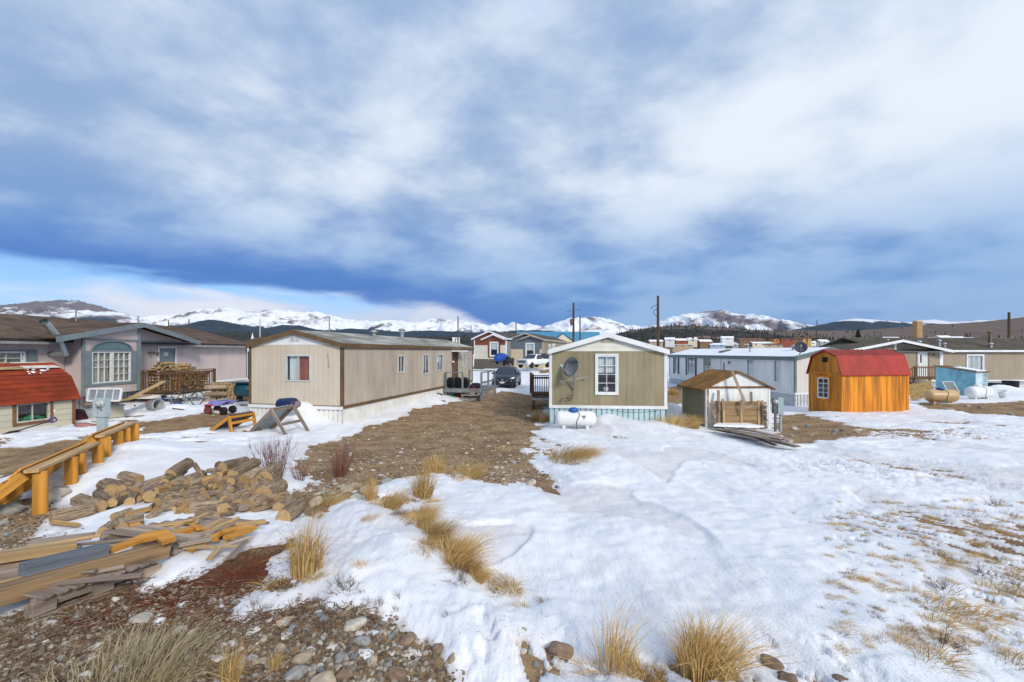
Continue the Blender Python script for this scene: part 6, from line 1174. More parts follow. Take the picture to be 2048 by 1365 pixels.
# things round the grey deck
dk = lambda x_, y_, z_: Vector((-6.18, 16.6, 0)) + Vector((.22, .976, 0)) * (10 + y_) + Vector((.976, -.22, 0)) * x_ + Vector((0, 0, z_))
for i, (x_, y_) in enumerate(((.35, .35), (.75, .40), (1.15, .5))): 
    T_ = thing('car_tyre', ['leftmost black tyre standing on the grey deck', 'middle black tyre standing on the grey deck', 'right black tyre of the row on the grey deck'][i], 'tyre', tuple(dk(x_, y_, .60)), R(-20)); MB().lathe([(-.1, .18), (-.1, .28), (-.07, .32), (.07, .32), (.1, .28), (.1, .18)], (0, 0, .32), (.3, 1, 0), 20).build('tread', BLACK, T_); MB().lathe([(-.08, .01), (-.08, .18), (.08, .18), (.08, .01)], (0, 0, .32), (.3, 1, 0), 14).build('rim', M('dull_rim', (.08, .08, .085), .5), T_)
blob('duffel_bag', 'dark purple duffel bag on the grey deck', 'bag', dk(1.75, .7, .60), .42, .25, .36, M('purple_bag', (.045, .02, .04), .7, .4, 5.0), 7); blob('crumpled_cloth', 'red cloth lying on the edge of the grey deck', 'cloth', dk(1.7, .15, .62), .25, .12, .08, M('red_cloth', (.30, .03, .02), .8), 8)
p = gs(897, 797); BK = thing('wire_basket', 'white wire laundry basket tipped in snow by the grey deck', 'basket', tuple(p)); 
for i in range(7): plank('wire', (-.28 + i * .09, 0, .02), (-.22 + i * .075, .12, .55), .012, .012, WHITE, BK); plank('wire', (-.30, .005 + .02 * i, .03 + i * .085), (.30, .005 + .02 * i, .03 + i * .085), .012, .012, WHITE, BK)
for (px, py, rx, hz_, c_, lb, cat, sd_) in [(916,797,.28,.16,(.55,.05,.01),'bright orange red plastic toy in snow by the deck steps','toy',11),(905,799,.12,.14,(.02,.35,.12),'small green plastic toy in snow by the deck steps','toy',12),(912,795,.3,.2,(.4,.4,.42),'grey plastic sled under snow by the deck steps','sled',13),(875,800,.32,.12,(.10,.10,.11),'dark grey tarp lump in snow beside white skirting','tarp',14),(884,806,.2,.08,(.16,.16,.17),'small dark rag in snow beside white skirting','rag',15)]: blob('plastic_toy' if cat == 'toy' else cat + '_lump', lb, cat, gs(px, py), rx, rx * .6, hz_, M('lump_' + str(sd_), c_, .5, .2, 5.0), sd_)
p = gs(962, 791); SCO = thing('kick_scooter', 'kick scooter leaning at the corner post of the grey deck', 'scooter', tuple(p), R(20)); MB().box((-.3, -.05, .08), (.3, .05, .11)).build('foot_deck', BLACK, SCO); k = MB(); k.cyl((.3, 0, .1), (.24, 0, .72), .02); k.cyl((.24, -.16, .72), (.24, .16, .72), .015); k.build('steering_column', RIM, SCO); wheel(SCO, (.34, 0, .08), .08, .03, (0, 1, 0)); wheel(SCO, (-.34, 0, .08), .08, .03, (0, 1, 0))
p = dk(1.5, -.55, 0); loose('snow_shovel_rack', 'pale green garden tool leaning at the beige home door', dk(.75, 1.6, .6), dk(.45, 1.9, 2.0), .04, .04, M('pale_green', (.35, .42, .28), .6), 'garden tool')
# shovel by the red-roofed shed
SV = thing('snow_shovel', 'snow shovel with purple D handle leaning by cream clapboards', 'shovel', tuple(gs(35, 868))); a = Vector((0, 0, .05)); hnd = at(98, 843, 14.2) - Vector(SV.location)
k = MB(); k.cyl(a, hnd, .017, n=8); k.build('shaft', M('dark_blue_shaft', (.02, .025, .07), .5), SV); dn_ = (hnd - a).normalized(); up_ = Vector((0, 0, 1)); k = MB(); prp = (up_ - dn_ * up_.dot(dn_)).normalized(); loop = [hnd, hnd + dn_ * .05 + prp * .07, hnd + dn_ * .16 + prp * .07, hnd + dn_ * .17 - prp * .05, hnd + dn_ * .05 - prp * .07, hnd]; k.tube(loop, .02, 8); k.build('grip', M('purple_grip', (.06, .03, .22), .5), SV)
MB().prism([a - dn_ * .02 + Vector((.0, -.2, .02)), a - dn_ * .02 + Vector((0, .2, .02)), a - dn_ * .34 + Vector((0, .22, -.03)), a - dn_ * .34 + Vector((0, -.22, -.03))], (0, 0, 1), .02).build('blade', M('dark_blade', (.05, .045, .05), .5), SV)
# around the taupe home
loose('plywood_sheet', 'sheet of strand board leaning right of the orange shed', at(1848, 796, 26.0), at(1836, 766, 27.6), 1.15, .02, OSB, up=(.1, .6, 1)); 
for i in range(4): loose('leaning_stud', ['first pale stud', 'second pale stud', 'third pale stud', 'fourth pale stud'][i] + ' from the left leaning on the landing', at(1889 + i * 3, 768, 34.5 + i * .1), at(1877 + i * 3, 741, 35.6 + i * .1), .09, .04, TANW)
blob('striped_bundle', 'grey lilac cloth bundle piled before the landing', 'bundle', gp(1888, 784), .55, .4, .62, M('lilac_cloth', (.33, .29, .36), .8, .4, 2.0, (6, 1, 1)), 21); blob('blue_bundle', 'dark blue bundle before the lilac cloth pile', 'bundle', gp(1880, 788), .45, .3, .3, M('navy_cloth', (.02, .035, .13), .7), 22)
LT = thing('lattice_panel', 'white edged wooden lattice leaning beside the pale blue shed', 'lattice', tuple(at(1908, 786, 27.5)), R(8))
for i in range(8): plank('lattice_slat', (-.3 + i * .09, 0, 0), (-.38 + i * .09, .3, .62), .03, .02, TANW, LT)
for (a, b_) in (((-.36, 0, 0), (-.44, .3, .64)), ((.40, 0, 0), (.32, .3, .64)), ((-.44, .3, .64), (.32, .3, .64))): plank('lattice_edge', a, b_, .05, .03, WHITE, LT)
for i, (px, py, rr_, hh_, lb) in enumerate([(1990, 774, .42, .3, 'left low black tub beside taupe skirting'), (2021, 778, .45, .62, 'right tall black tub beside taupe skirting')]): o = MB().lathe([(-.05, .01), (-.05, rr_ * .92), (hh_, rr_), (hh_ + .02, rr_ * 1.05), (hh_, rr_ * .92), (.04, rr_ * .85), (.04, .01)], (0, 0, 0), (0, 0, 1), 22).build('black_tub', BLACK); o.location = gs(px, py + 3); tag(o, lb, 'tub')
BU = thing('white_bucket', 'white plastic bucket tilted on dirt right of the white tank', 'bucket', tuple(gs(2007, 799)), 0); MB().lathe([(0, .01), (0, .15), (.40, .19), (.42, .20), (.40, .18), (.03, .14), (.03, .01)], (0, 0, 0), (-.18, 0, 1), 18).build('pail', WHITE, BU); k = MB(); k.tube([Vector((-.07 + .19 * math.cos(a), .19 * math.sin(a) * .2 - .02, .40 + .10 * math.sin(a))) for a in [math.pi * i / 8 for i in range(9)]], .006, 5); k.build('handle', GREYMET, BU)
for i in range(6): a = gs(1628 + i * 7, 812 + i * 2); loose('scrap_plank', 'short scrap plank in the pile at the orange shed corner', a + Vector((0, 0, .06)), a + Vector((.5, .25 - .1 * i, .18)), .1, .03, TANB, group='scrap planks at the orange shed')
loose('corner_peg', 'orange stake standing right of the olive mobile home', at(1333, 775, 24), at(1333, 744, 24), .10, .10, PINE, 'stake')
# ================================================================== poles and wires
POLE = M('pole_wood', (.11, .062, .038), .9, .3, 2.0, (4, 4, .4)); TOPS = {}
for (px, ptop, Yq, r_, lab, arms) in [(1147, 606, 62, .16, 'tall utility pole with transformer behind the olive home', 1), (1160, 632, 78, .13, 'shorter utility pole just right of the transformer pole', 0), (1316, 592, 55, .17, 'tallest utility pole right of the olive home roof', 2), (916, 633, 92, .14, 'tall utility pole over the rust red house roof', 0), (942, 651, 120, .13, 'short utility pole right of the rust red house pole', 0), (1032, 645, 90, .14, 'utility pole before the blue roofed hotel', 0), (520, 640, 95, .13, 'pale utility pole between the mauve and beige homes', 0), (378, 638, 85, .12, 'right one of two poles over the mauve roof', 0), (337, 641, 90, .12, 'left one of two poles over the mauve roof', 0), (2018, 625, 60, .17, 'utility pole over the taupe roof at the right edge', 0), (1634, 640, 200, .2, 'thin mast beyond the snow roofed home', 0), (1614, 652, 160, .15, 'small pole right of the snow roofed home', 0), (700, 660, 130, .12, 'thin pole over the left part of the beige roof', 0), (754, 655, 140, .12, 'thin pole over the right part of the beige roof', 0)]:
    top = at(px, ptop, Yq); PO = thing('utility_pole', lab, 'utility pole', (top.x, Yq, 0)); MB().cyl((0, 0, -.5), (0, 0, top.z), r_ * 1.1, r_ * .8, 10).build('pole_shaft', POLE if px != 520 else M('pale_pole', (.45, .46, .46), .7), PO)
    if arms == 1: MB().cyl((-.28, -.1, top.z - 3.1), (-.28, -.1, top.z - 2.2), .2, n=12).build('transformer', M('rust_can', (.14, .07, .05), .6), PO); MB().bar((-1.0, 0, top.z - 1.2), (.9, 0, top.z - .9), .05, .05).build('bracket', POLE, PO); MB().bar((-.9, 0, top.z - 1.9), (0, 0, top.z - 1.5), .04, .04).build('bracket', POLE, PO)
    if arms == 2: k = MB(); k.tube([(0, 0, top.z - 1.0), (-.7, 0, top.z - 1.35), (-.85, 0, top.z - 1.6)], .04, 6); k.tube([(0, 0, top.z - 1.6), (-.5, 0, top.z - 1.75), (-.55, 0, top.z - 2.1), (-.2, 0, top.z - 2.45), (0, 0, top.z - 2.6)], .03, 6); k.build('bracket', DARK, PO)
    TOPS[px] = Vector((top.x, Yq, top.z - .6))
def wire(a, b_, sag, label): pts = [a.lerp(b_, i / 14) - Vector((0, 0, sag * 4 * (i / 14) * (1 - i / 14))) for i in range(15)]; k = MB(); k.tube(pts, .022, 4); tag(k.build('power_line', DARK), label, 'power line')
wire(TOPS[378], TOPS[520], .8, 'power line from the mauve roof poles to the pale pole'); wire(TOPS[337], TOPS[378], .5, 'power line between the two poles over the mauve roof'); wire(TOPS[916], TOPS[942], .6, 'power line right of the tall pole over rust red house')
# ================================================================== far buildings
HB = thing('blue_roofed_hotel', 'long cream hotel with bright blue roof and row of windows', 'hotel', tuple(at(1037, 715, 150)), R(2)); crm = M('cream_stucco', (.58, .50, .38), .8, .08); blr = M('blue_metal_roof', (.045, .24, .40), .45, .1); L_ = 27; 
MB().box((0, 0, -2), (L_, 14, 5.2)).build('wall', crm, HB); MB().prism([(-.8, -1, 5.2), (L_ + 1, -1, 5.2), (L_ + 1, 6, 8.4), (-.8, 6, 8.4)], (0, 0, 1), .3).build('roof', blr, HB)
for x_ in (2.4, 14.5): MB().prism([(x_ - 3.4, -1.4, 5.0), (x_ + 3.4, -1.4, 5.0), (x_, -1.4, 7.6)], (0, 1, 0), 5).build('gable', crm, HB); MB().prism([(x_ - 4, -1.6, 4.9), (x_, -1.6, 7.9), (x_, 4, 8.0), (x_ - 4, 4, 5.0)], (0, 0, 1), .2).build('gable_roof', blr, HB); MB().prism([(x_ + 4, -1.6, 4.9), (x_, -1.6, 7.9), (x_, 4, 8.0), (x_ + 4, 4, 5.0)], (0, 0, 1), .2).build('gable_roof', blr, HB)
for i in range(7): MB().box((1.6 + i * 3.6, -.12, 2.4), (2.8 + i * 3.6, -.02, 4.4)).build('window', M('far_window', (.05, .06, .07), .2, spec=.6), HB)
def far_house(name, label, p, W_, D_, H_, rise, wm, rm, rz, group=None):
    h = thing(name, label, 'house', p, rz, group); MB().box((0, 0, -4), (W_, D_, H_)).build('wall', wm, h); k = MB(); k.prism([(-.3, -.4, H_), (W_ + .3, -.4, H_), (W_ + .3, D_ / 2, H_ + rise), (-.3, D_ / 2, H_ + rise)], (0, 0, 1), .25); k.prism([(-.3, D_ + .4, H_), (W_ + .3, D_ + .4, H_), (W_ + .3, D_ / 2, H_ + rise), (-.3, D_ / 2, H_ + rise)], (0, 0, 1), .25); k.build('roof', rm, h)
    for x_ in (.02, W_ - .22): MB().prism([(x_, .1, H_), (x_, D_ - .1, H_), (x_, D_ / 2, H_ + rise - .1)], (1, 0, 0), .2).build('gable', wm, h)
    n = max(1, int(W_ / 4))
    for i in range(n): MB().box((W_ * (i + .5) / n - .6, -.08, H_ * .35), (W_ * (i + .5) / n + .6, -.01, H_ * .75)).build('window', M('far_window', (.05, .06, .07), .2, spec=.6), h)
    return h
wl = lambda n, c_: M('far_wall_' + n, c_, .85, .1); WM = {'tan': wl('tan', (.42, .33, .24)), 'white': wl('white', (.68, .68, .68)), 'red': wl('red', (.26, .075, .04)), 'orange': wl('orange', (.46, .18, .05)), 'brown': wl('brown', (.19, .12, .075)), 'yellow': wl('yellow', (.50, .34, .10)), 'grey': wl('grey', (.30, .31, .33)), 'blue': wl('blue', (.30, .38, .46)), 'cream': wl('cream', (.58, .52, .42))}
RM = {'snow': SNOWR, 'dark': droof2, 'brown': broof, 'teal': M('teal_roof', (.25, .42, .45), .5), 'white': M('white_flat_roof', (.62, .64, .66), .7), 'rust': M('rust_roof', (.22, .085, .045), .8)}
TOWN = [(1262,690,16,6,5,3,'orange','dark','orange house left of the hillside town'),(1252,700,18,10,3.6,3,'grey','teal','grey house with pale teal roof just right of the olive roof'),(1300,684,14,8,4,2.5,'tan','snow','tan house with snowy roof low on the wooded hill'),(1330,680,10,7,4,3,'white','snow','white house under the wooded hill'),(1352,682,12,8,4,3,'red','snow','red house under the wooded hill'),(1376,680,10,8,4,3,'cream','snow','cream house under the wooded hill'),(1400,684,14,8,4,3,'brown','snow','brown house under the wooded hill'),(1345,690,22,9,3.5,2,'tan','white','long tan building with white roof above snowy home roof'),(1420,690,16,9,3.5,2.4,'blue','snow','blue grey house above the snowy home roof'),(1444,677,12,8,4,2.5,'white','snow','small white house right of the wooded hill houses'),
 (1465,690,20,9,4,3.5,'grey','white','grey building with white roof left of the brown hall'),(1480,683,34,14,7,2,'brown','rust','large brown hall with sloping roof'),(1505,688,24,9,4.5,2,'cream','snow','cream building before the large brown hall'),(1530,690,18,9,4,2,'tan','rust','tan building right of the brown hall'),(1548,682,16,9,7,1,'orange','dark','orange block at the left of the colourful row'),(1562,682,14,9,7.5,1,'red','dark','dark red block in the colourful row'),(1578,682,14,9,6.5,1,'brown','dark','brown block in the colourful row'),(1588,682,17,9,7.5,1.5,'yellow','rust','yellow block at the right of the colourful row'),(1620,686,16,9,4,2,'white','snow','white house right of the yellow block'),(1640,684,12,8,4,3,'grey','snow','grey house right of the yellow block'),(1545,690,26,9,2.6,1.2,'yellow','white','low yellow shed above the snowy home roof'),(1580,692,30,9,2.6,1.2,'blue','white','low pale blue building above the snowy home roof'),
 (1680,684,48,14,5,2,'grey','white','long grey school building on the flat'),(1660,694,46,12,3.5,1.4,'white','white','long white warehouse before the long grey building'),(1752,684,18,10,4,2.5,'cream','white','cream block right of the long grey building'),(1770,679,16,8,4,3,'tan','snow','tan house right of the cream block'),(1792,683,38,12,4,1.5,'brown','white','long brown building with white roof behind the taupe roof'),(1840,683,20,9,4,2.5,'white','snow','white house behind the taupe roof'),(1862,680,14,8,4,3,'grey','snow','grey house behind the taupe roof'),(1880,676,12,8,4,3,'cream','snow','cream house in the right hand trees'),(1905,678,12,8,4,3,'white','snow','white house in the right hand trees'),(1925,680,16,8,4,3,'blue','snow','blue house in the right hand trees'),(1945,682,40,12,5,3,'brown','snow','large dark brown lodge near the right edge'),(2028,684,24,10,4,3.5,'white','snow','white house at the right edge beyond the pole'),(1710,682,14,9,4,2.5,'tan','snow','tan house before the long grey school'),
 (905,676,8,6,2.5,1.5,'white','snow','white house in the dark trees left of the hotel'),(965,676,12,8,4,3,'cream','white','cream house in the dark trees left of the hotel'),(1008,674,14,8,4,3,'tan','snow','tan house in the dark trees just left of the hotel'),(740,677,9,6,2.4,1.5,'white','snow','white house beyond the middle of the beige roof'),(790,678,9,6,2.4,1.5,'cream','snow','cream house beyond the right of the beige roof')]
for (px, py, W_, D_, H_, rs, wc, rc, lb) in TOWN:
    Yq = 330 if px > 1240 else 420; sc_ = Yq / 400; p = at(px, py + 4, Yq); far_house('distant_house', lb, (p.x, p.y, p.z), W_ * .8 * sc_, D_ * .6, H_ * .48 * sc_, rs * .45, WM[wc], RM[rc], R(random.uniform(-18, 18)), 'houses of the distant town')
# white building seen between the mauve and beige homes, brick chimney stack
far_house('distant_house', 'pale house seen in the gap between the mauve and beige homes', tuple(at(486, 755, 60)), 6, 8, 4.2, 1.0, WM['white'], RM['brown'], 0)
CS = thing('brick_chimney', 'tall tan brick chimney stack behind the taupe roof', 'chimney', tuple(at(1835, 690, 150))); MB().box((-.9, -.9, -3), (.9, .9, 7.6)).build('stack', M('tan_brick', (.40, .24, .11), .85, .2), CS); MB().box((-1.05, -1.05, 7.6), (1.05, 1.05, 8.0)).build('stack_cap', WM['cream'], CS)
# ================================================================== grass, shrubs
def blade_mat(name, a, b, c):
    m, t = newmat(name); at_ = t.n('ShaderNodeAttribute', attribute_name='tone').outputs['Fac']; oi = t.n('ShaderNodeObjectInfo')
    cc = t.ramp(at_, [(0, a), (.5, b), (1, c)]); cc = t.mix(1.0, cc, t.ramp(oi.outputs['Random'], [(0, .8), (1, 1.15)]), 'MULTIPLY')
    pb = P(t, col=cc, rough=.7, spec=.2); tr = t.n('ShaderNodeBsdfTranslucent', {0: cc}); mx = t.n('ShaderNodeMixShader', {0: .25, 1: pb.outputs[0], 2: tr.outputs[0]}); t.n('ShaderNodeOutputMaterial', {0: mx.outputs[0]}); return m
STRAW = blade_mat('dry_straw', (.30, .175, .055), (.58, .385, .145), (.78, .60, .31)); OLIVEG = blade_mat('olive_dry_grass', (.33, .25, .14), (.56, .46, .28), (.76, .66, .46)); REDTW = blade_mat('red_brown_twig', (.10, .042, .03), (.20, .09, .065), (.32, .16, .12)); DEADW = blade_mat('dead_stalk', (.09, .06, .04), (.20, .13, .09), (.32, .23, .16))
def strip_mesh(name, strips, mat):
    """strips: list of (points, half width at base, tone)"""
    V, F_, T_ = [], [], []
    for pts, w, tone in strips:
        b = len(V); n = len(pts); d = pts[-1] - pts[0]; sd_ = d.cross(Vector((random.uniform(-1, 1), random.uniform(-1, 1), .2))); sd_ = sd_.normalized() if sd_.length > 1e-6 else Vector((1, 0, 0))
        for i, p in enumerate(pts):
            ww = w * (1 - .85 * i / (n - 1))
            V += [p - sd_ * ww, p + sd_ * ww]; T_ += [tone, tone]
        F_ += [(b + 2 * i, b + 2 * i + 1, b + 2 * i + 3, b + 2 * i + 2) for i in range(n - 1)]
    me = bpy.data.meshes.new(name); me.from_pydata([tuple(v) for v in V], [], F_); vattr(me, 'tone', np.array(T_)); me.materials.append(mat); return me
def tuft_mesh(seed, n, h, base, spread, lean, w, mat, droop=.5):
    r_ = random.Random(seed); random.seed(seed); S = []
    for i in range(n):
        a = r_.uniform(0, 6.283); q = r_.random() ** .6; p = Vector((math.cos(a) * base * q, math.sin(a) * base * q, -.02)); hh_ = h * r_.uniform(.45, 1.0) * (1 - .25 * q)
        out = Vector((math.cos(a), math.sin(a), 0)) * spread * r_.uniform(.2, 1.1) * q + Vector((lean[0], lean[1], 0)) * r_.uniform(.5, 1.3) + Vector((r_.uniform(-1, 1), r_.uniform(-1, 1), 0)) * spread * .25
        k = 4; pts = [p + out * hh_ * (f ** 1.8) + Vector((0, 0, hh_ * (f - droop * .35 * out.length * f ** 2.5))) for f in [j / (k - 1) for j in range(k)]]
        kink = Vector((r_.gauss(0, 1), r_.gauss(0, 1), 0)) * hh_ * .14
        if r_.random() < .22: pts[2] = pts[2] + kink; pts[3] = pts[2] + (kink * 1.6 + Vector((0, 0, -hh_ * r_.uniform(0, .3))))
        else: pts[3] = pts[3] + kink * .7
        S.append((pts, w * r_.uniform(.7, 1.3), min(1, max(0, r_.gauss(.5, .25)))))
    return strip_mesh('grass_tuft', S, mat)
def place(me, name, label, cat, px, py, hpx, h0, group=None, sx=1.0, yaw=None):
    p = gs(px, py); o = bpy.data.objects.new(name, me); COL.objects.link(o); s_ = hpx * p.y / FPX / h0; o.location = p; o.scale = (s_ * sx, s_ * sx, s_); o.rotation_euler = (0, 0, random.uniform(0, 6.28) if yaw is None else yaw); return tag(o, label, cat, group)
TU = tuft_mesh(1, 420, .5, .10, .35, (.05, 0), .0028, STRAW); TL = tuft_mesh(2, 380, .5, .12, .75, (.55, -.1), .0028, STRAW); TW = tuft_mesh(3, 420, .4, .22, .8, (.5, 0), .0030, STRAW); TO = tuft_mesh(4, 900, .42, .36, .6, (.25, 0), .0030, OLIVEG); TS = tuft_mesh(5, 150, .6, .09, .5, (.15, 0), .0024, STRAW, .3); TSM = [tuft_mesh(6 + i, 90, .16, .09, 1.3, (.7, -.2), .0026, STRAW, .9) for i in range(3)]; TD = [tuft_mesh(12 + i, 60, .16, .09, 1.2, (.3, 0), .0024, DEADW, .6) for i in range(3)]; TT = tuft_mesh(16, 160, .6, .05, .28, (.05, 0), .0028, STRAW)
for (me, px, py, h, h0, sx, lb) in [(TU,612,1156,118,.5,.95,'tall straw grass clump between red mulch and snow'),(TL,875,1105,62,.5,1.0,'straw grass clump above the drift lip, leaning right'),(TL,915,1158,88,.5,1.05,'wide spraying straw grass clump on the drift lip'),(TL,845,1080,50,.5,.9,'topmost straw clump of the drift lip row'),(TU,846,995,72,.5,1.0,'upright golden grass clump left of the smooth drift'),(TU,868,952,44,.5,1.5,'golden grass clump at the edge of the bare drive'),(TW,932,956,34,.4,1.3,'low wide golden grass at the drive edge'),(TW,1135,928,34,.4,1.6,'wide low golden grass clump before the olive home'),(TW,1165,926,26,.4,1.6,'low golden grass sprawling right before the olive home'),(TU,742,1018,52,.5,.8,'small straw clump among the middle rocks'),(TL,782,1040,52,.5,1.1,'straw clump right of the middle rocks'),(TL,845,1042,44,.5,1.3,'straw clump spraying over snow beside the middle rocks'),(TS,1228,1345,135,.6,1.2,'sparse tall grass with long stalks at the bottom'),(TU,1395,1350,120,.5,1.25,'dense tawny grass clump at the bottom'),(TL,1420,1350,125,.5,1.1,'tawny grass spraying right beside the dense bottom clump'),(TO,255,1362,88,.42,1.35,'broad olive straw bush grass at the bottom left corner'),(TT,460,1372,115,.6,1.3,'thin straw stalk clump right of the olive bush grass'),(TT,548,1335,55,.6,1.6,'little straw clump beside the river stones'),(TU,1075,840,26,.5,1.8,'dry grass under the olive home porch'),(TU,1092,846,24,.5,1.8,'dry grass at the olive skirting corner'),(TW,1350,856,24,.4,2.2,'dry grass left of the white shed'),(TU,1385,860,30,.5,1.5,'dry grass at the white shed corner'),(TU,1345,790,16,.5,2.5,'dry grass by the far right of the olive home'),(TW,665,1012,30,.4,1.0,'thin straw clump beside the sawn logs'),(TS,640,1040,22,.6,1.2,'wispy straw below the sawn logs')]: place(me, 'grass_clump', lb, 'grass clump', px, py, h * 1.15, h0, None, sx * 1.12, R(random.uniform(-25, 25)))
rr = random.Random(41)
for (px, py) in [(612,1158),(875,1107),(915,1160),(846,1000),(868,954),(935,958),(1140,930),(742,1020),(785,1042),(845,1045),(1228,1347),(1400,1352),(260,1362),(880,1130),(950,1180),(975,1205),(820,1060),(800,1050)]:
    for _ in range(5): q = 34 * (py - 640) / 450; place(rr.choice(TSM + TSM + TD), 'grass_tuft', 'stray tuft of bent dry grass beside a larger clump', 'grass tuft', px + rr.gauss(0, q), py + rr.uniform(-.2, .5) * q, rr.uniform(14, 34) * (py - 640) / 500, .16, 'stray tufts round the larger clumps', 1.2)
for (px, py) in [(860,1092),(888,1122),(900,1140),(938,1172),(958,1190)]: place(TL, 'grass_clump', 'short straw clump in the row along the drift lip', 'grass clump', px, py, rr.uniform(36, 60), .5, 'short clumps along the drift lip', 1.2, R(rr.uniform(-20, 30)))
rr = random.Random(11); G = 'small grass tufts on the snowy slope'
small = [(1745,1122,1),(1858,1048,1),(1888,1112,1),(1925,1142,1),(1965,1172,1),(1945,1088,1),(1850,1108,0),(1782,1172,1),(1893,1226,2),(1962,1238,2),(1880,1258,2),(1730,1172,1),(1992,1042,1),(1905,1022,1),(1875,1352,2),(2035,1345,2),(1890,1292,1),(1764,1188,1),(1805,1060,1),(1835,1142,1),(1780,1105,0),(1700,1100,0),(1990,1290,1),(2010,1120,1),(2025,1180,1),(1640,1228,0),(1650,1290,0),(1760,1240,0)]
for _ in range(190): small.append((rr.uniform(1650, 2048), rr.uniform(1005, 1330), rr.choice([0, 0, 0, 1])))
for _ in range(20): small.append((rr.uniform(1560, 1720), rr.uniform(835, 885), 0))
for (px, py, k) in small: place(rr.choice(TSM if k else (TD + TSM)), 'grass_tuft', 'small dry grass tuft poking through thin snow on the right slope', 'grass tuft', px, py, (9, 15, 32)[k] * rr.uniform(.7, 1.3) * (py - 700) / 420, .16, G, 1.3, R(rr.uniform(-40, 40)))
G2 = 'dead weed stalks round the stones'
for _ in range(34): px, py = rr.uniform(420, 900), rr.uniform(1195, 1300); place(rr.choice(TD), 'weed_stalk', 'withered brown weed among the bottom left stones', 'weed', px, py, rr.uniform(14, 34), .16, G2, .8)
def shrub_mesh(seed, n, h, spread, mat, twigs=4):
    r_ = random.Random(seed); random.seed(seed); S = []
    for i in range(n):
        a = r_.uniform(0, 6.283); q = r_.random() ** .5; dirv = Vector((math.cos(a) * spread * q, math.sin(a) * spread * q, 1)).normalized(); L_ = h * r_.uniform(.65, 1.05); p = Vector((math.cos(a), math.sin(a), 0)) * .10 * q; pts = [p - Vector((0, 0, .05))]
        for j in range(5): dirv = (dirv + Vector((r_.gauss(0, .09), r_.gauss(0, .09), .06))).normalized(); pts.append(pts[-1] + dirv * L_ / 5)
        S.append((pts, .0042, r_.uniform(.1, .6)))
        for k in range(twigs):
            j = r_.randint(1, 4); d2 = (dirv + Vector((r_.gauss(0, .45), r_.gauss(0, .45), .1))).normalized(); l2 = L_ * r_.uniform(.15, .38); S.append(([pts[j], pts[j] + d2 * l2 * .5, pts[j] + (d2 + Vector((0, 0, .25))).normalized() * l2], .0026, r_.uniform(.3, 1)))
    return strip_mesh('shrub', S, mat)
for (px, py, h, sx, n, lb) in [(548,968,96,1.0,85,'leafless reddish shrub behind the right end of the firewood heap'),(600,968,50,1.1,50,'low reddish shrub right of the tall leafless one'),(680,952,78,.95,80,'leafless reddish shrub standing alone on the bare drive')]:
    h0 = .8; me = shrub_mesh(px, n, h0, .45, REDTW, 6); place(me, 'bare_shrub', lb, 'shrub', px, py, h, h0, None, sx, 0)
SG = shrub_mesh(90, 36, .3, 1.1, DEADW, 5)
for (px, py, h, lb) in [(1895,1185,26,'grey sage twigs on the right slope below the tufts'),(1960,1150,24,'wide grey sage twigs on the right slope'),(2020,1165,22,'reddish sage twigs at the right edge'),(1990,1015,18,'sage twigs high on the right slope'),(1880,1310,40,'sage twigs low on the right slope'),(680,1195,30,'dead matted twigs in snow right of the tall straw clump'),(700,1200,24,'dead twig heap on the snow hump'),(990,1205,20,'torn roots under the end of the drift lip')]: place(SG, 'sage_twigs', lb, 'shrub', px, py, h, .3, None, 1.6)
# ================================================================== stones
import bmesh
def rock_mesh(seed, sub=2):
    bm = bmesh.new(); bmesh.ops.create_icosphere(bm, subdivisions=sub, radius=1.0); r_ = random.Random(seed); ax = [r_.uniform(.75, 1.25), r_.uniform(.65, 1.0), r_.uniform(.5, .75)]; o = r_.uniform(0, 100)
    for v in bm.verts:
        n_ = float(perlin(np.array([v.co.x * 1.1 + o]), np.array([v.co.y * 1.1 + v.co.z * .9 - o]), seed)[0]); v.co = Vector((v.co.x * ax[0], v.co.y * ax[1], v.co.z * ax[2])) * (1 + .42 * n_)
    me = bpy.data.meshes.new('stone'); bm.to_mesh(me); bm.free(); me.polygons.foreach_set('use_smooth', [True] * len(me.polygons)); return me
def stone_mat(name, a, b):
    return M(name, a, .85, .3, 2.2, rnd=.22, bump=.35, bscale=6, col2=b)
SM_ = [stone_mat('grey_stone', (.34, .33, .31), (.22, .215, .205)), stone_mat('tan_stone', (.42, .35, .26), (.28, .22, .155)), stone_mat('pale_stone', (.50, .47, .41), (.36, .32, .26)), stone_mat('brown_stone', (.24, .165, .115), (.15, .10, .07)), stone_mat('slate_stone', (.22, .24, .25), (.14, .15, .16))]
ROCKS = []
for i in range(10): me = rock_mesh(i, 3); me.materials.append(SM_[i % 5]); ROCKS.append(me)
def stone(px, py, rpx, label, group, me=None):
    p = gp(px, py + rpx * .4); p.z = float(ground_h(np.array([p.x]), np.array([p.y]))[0]); s_ = rpx * p.y / FPX; o = bpy.data.objects.new('stone', me or rr.choice(ROCKS)); COL.objects.link(o); o.scale = (s_ * rr.uniform(.9, 1.25), s_, s_ * rr.uniform(.85, 1.15)); p.z += s_ * .22; o.location = p; o.rotation_euler = (rr.uniform(-.3, .3), rr.uniform(-.3, .3), rr.uniform(0, 6.28)); return tag(o, label, 'stone', group)
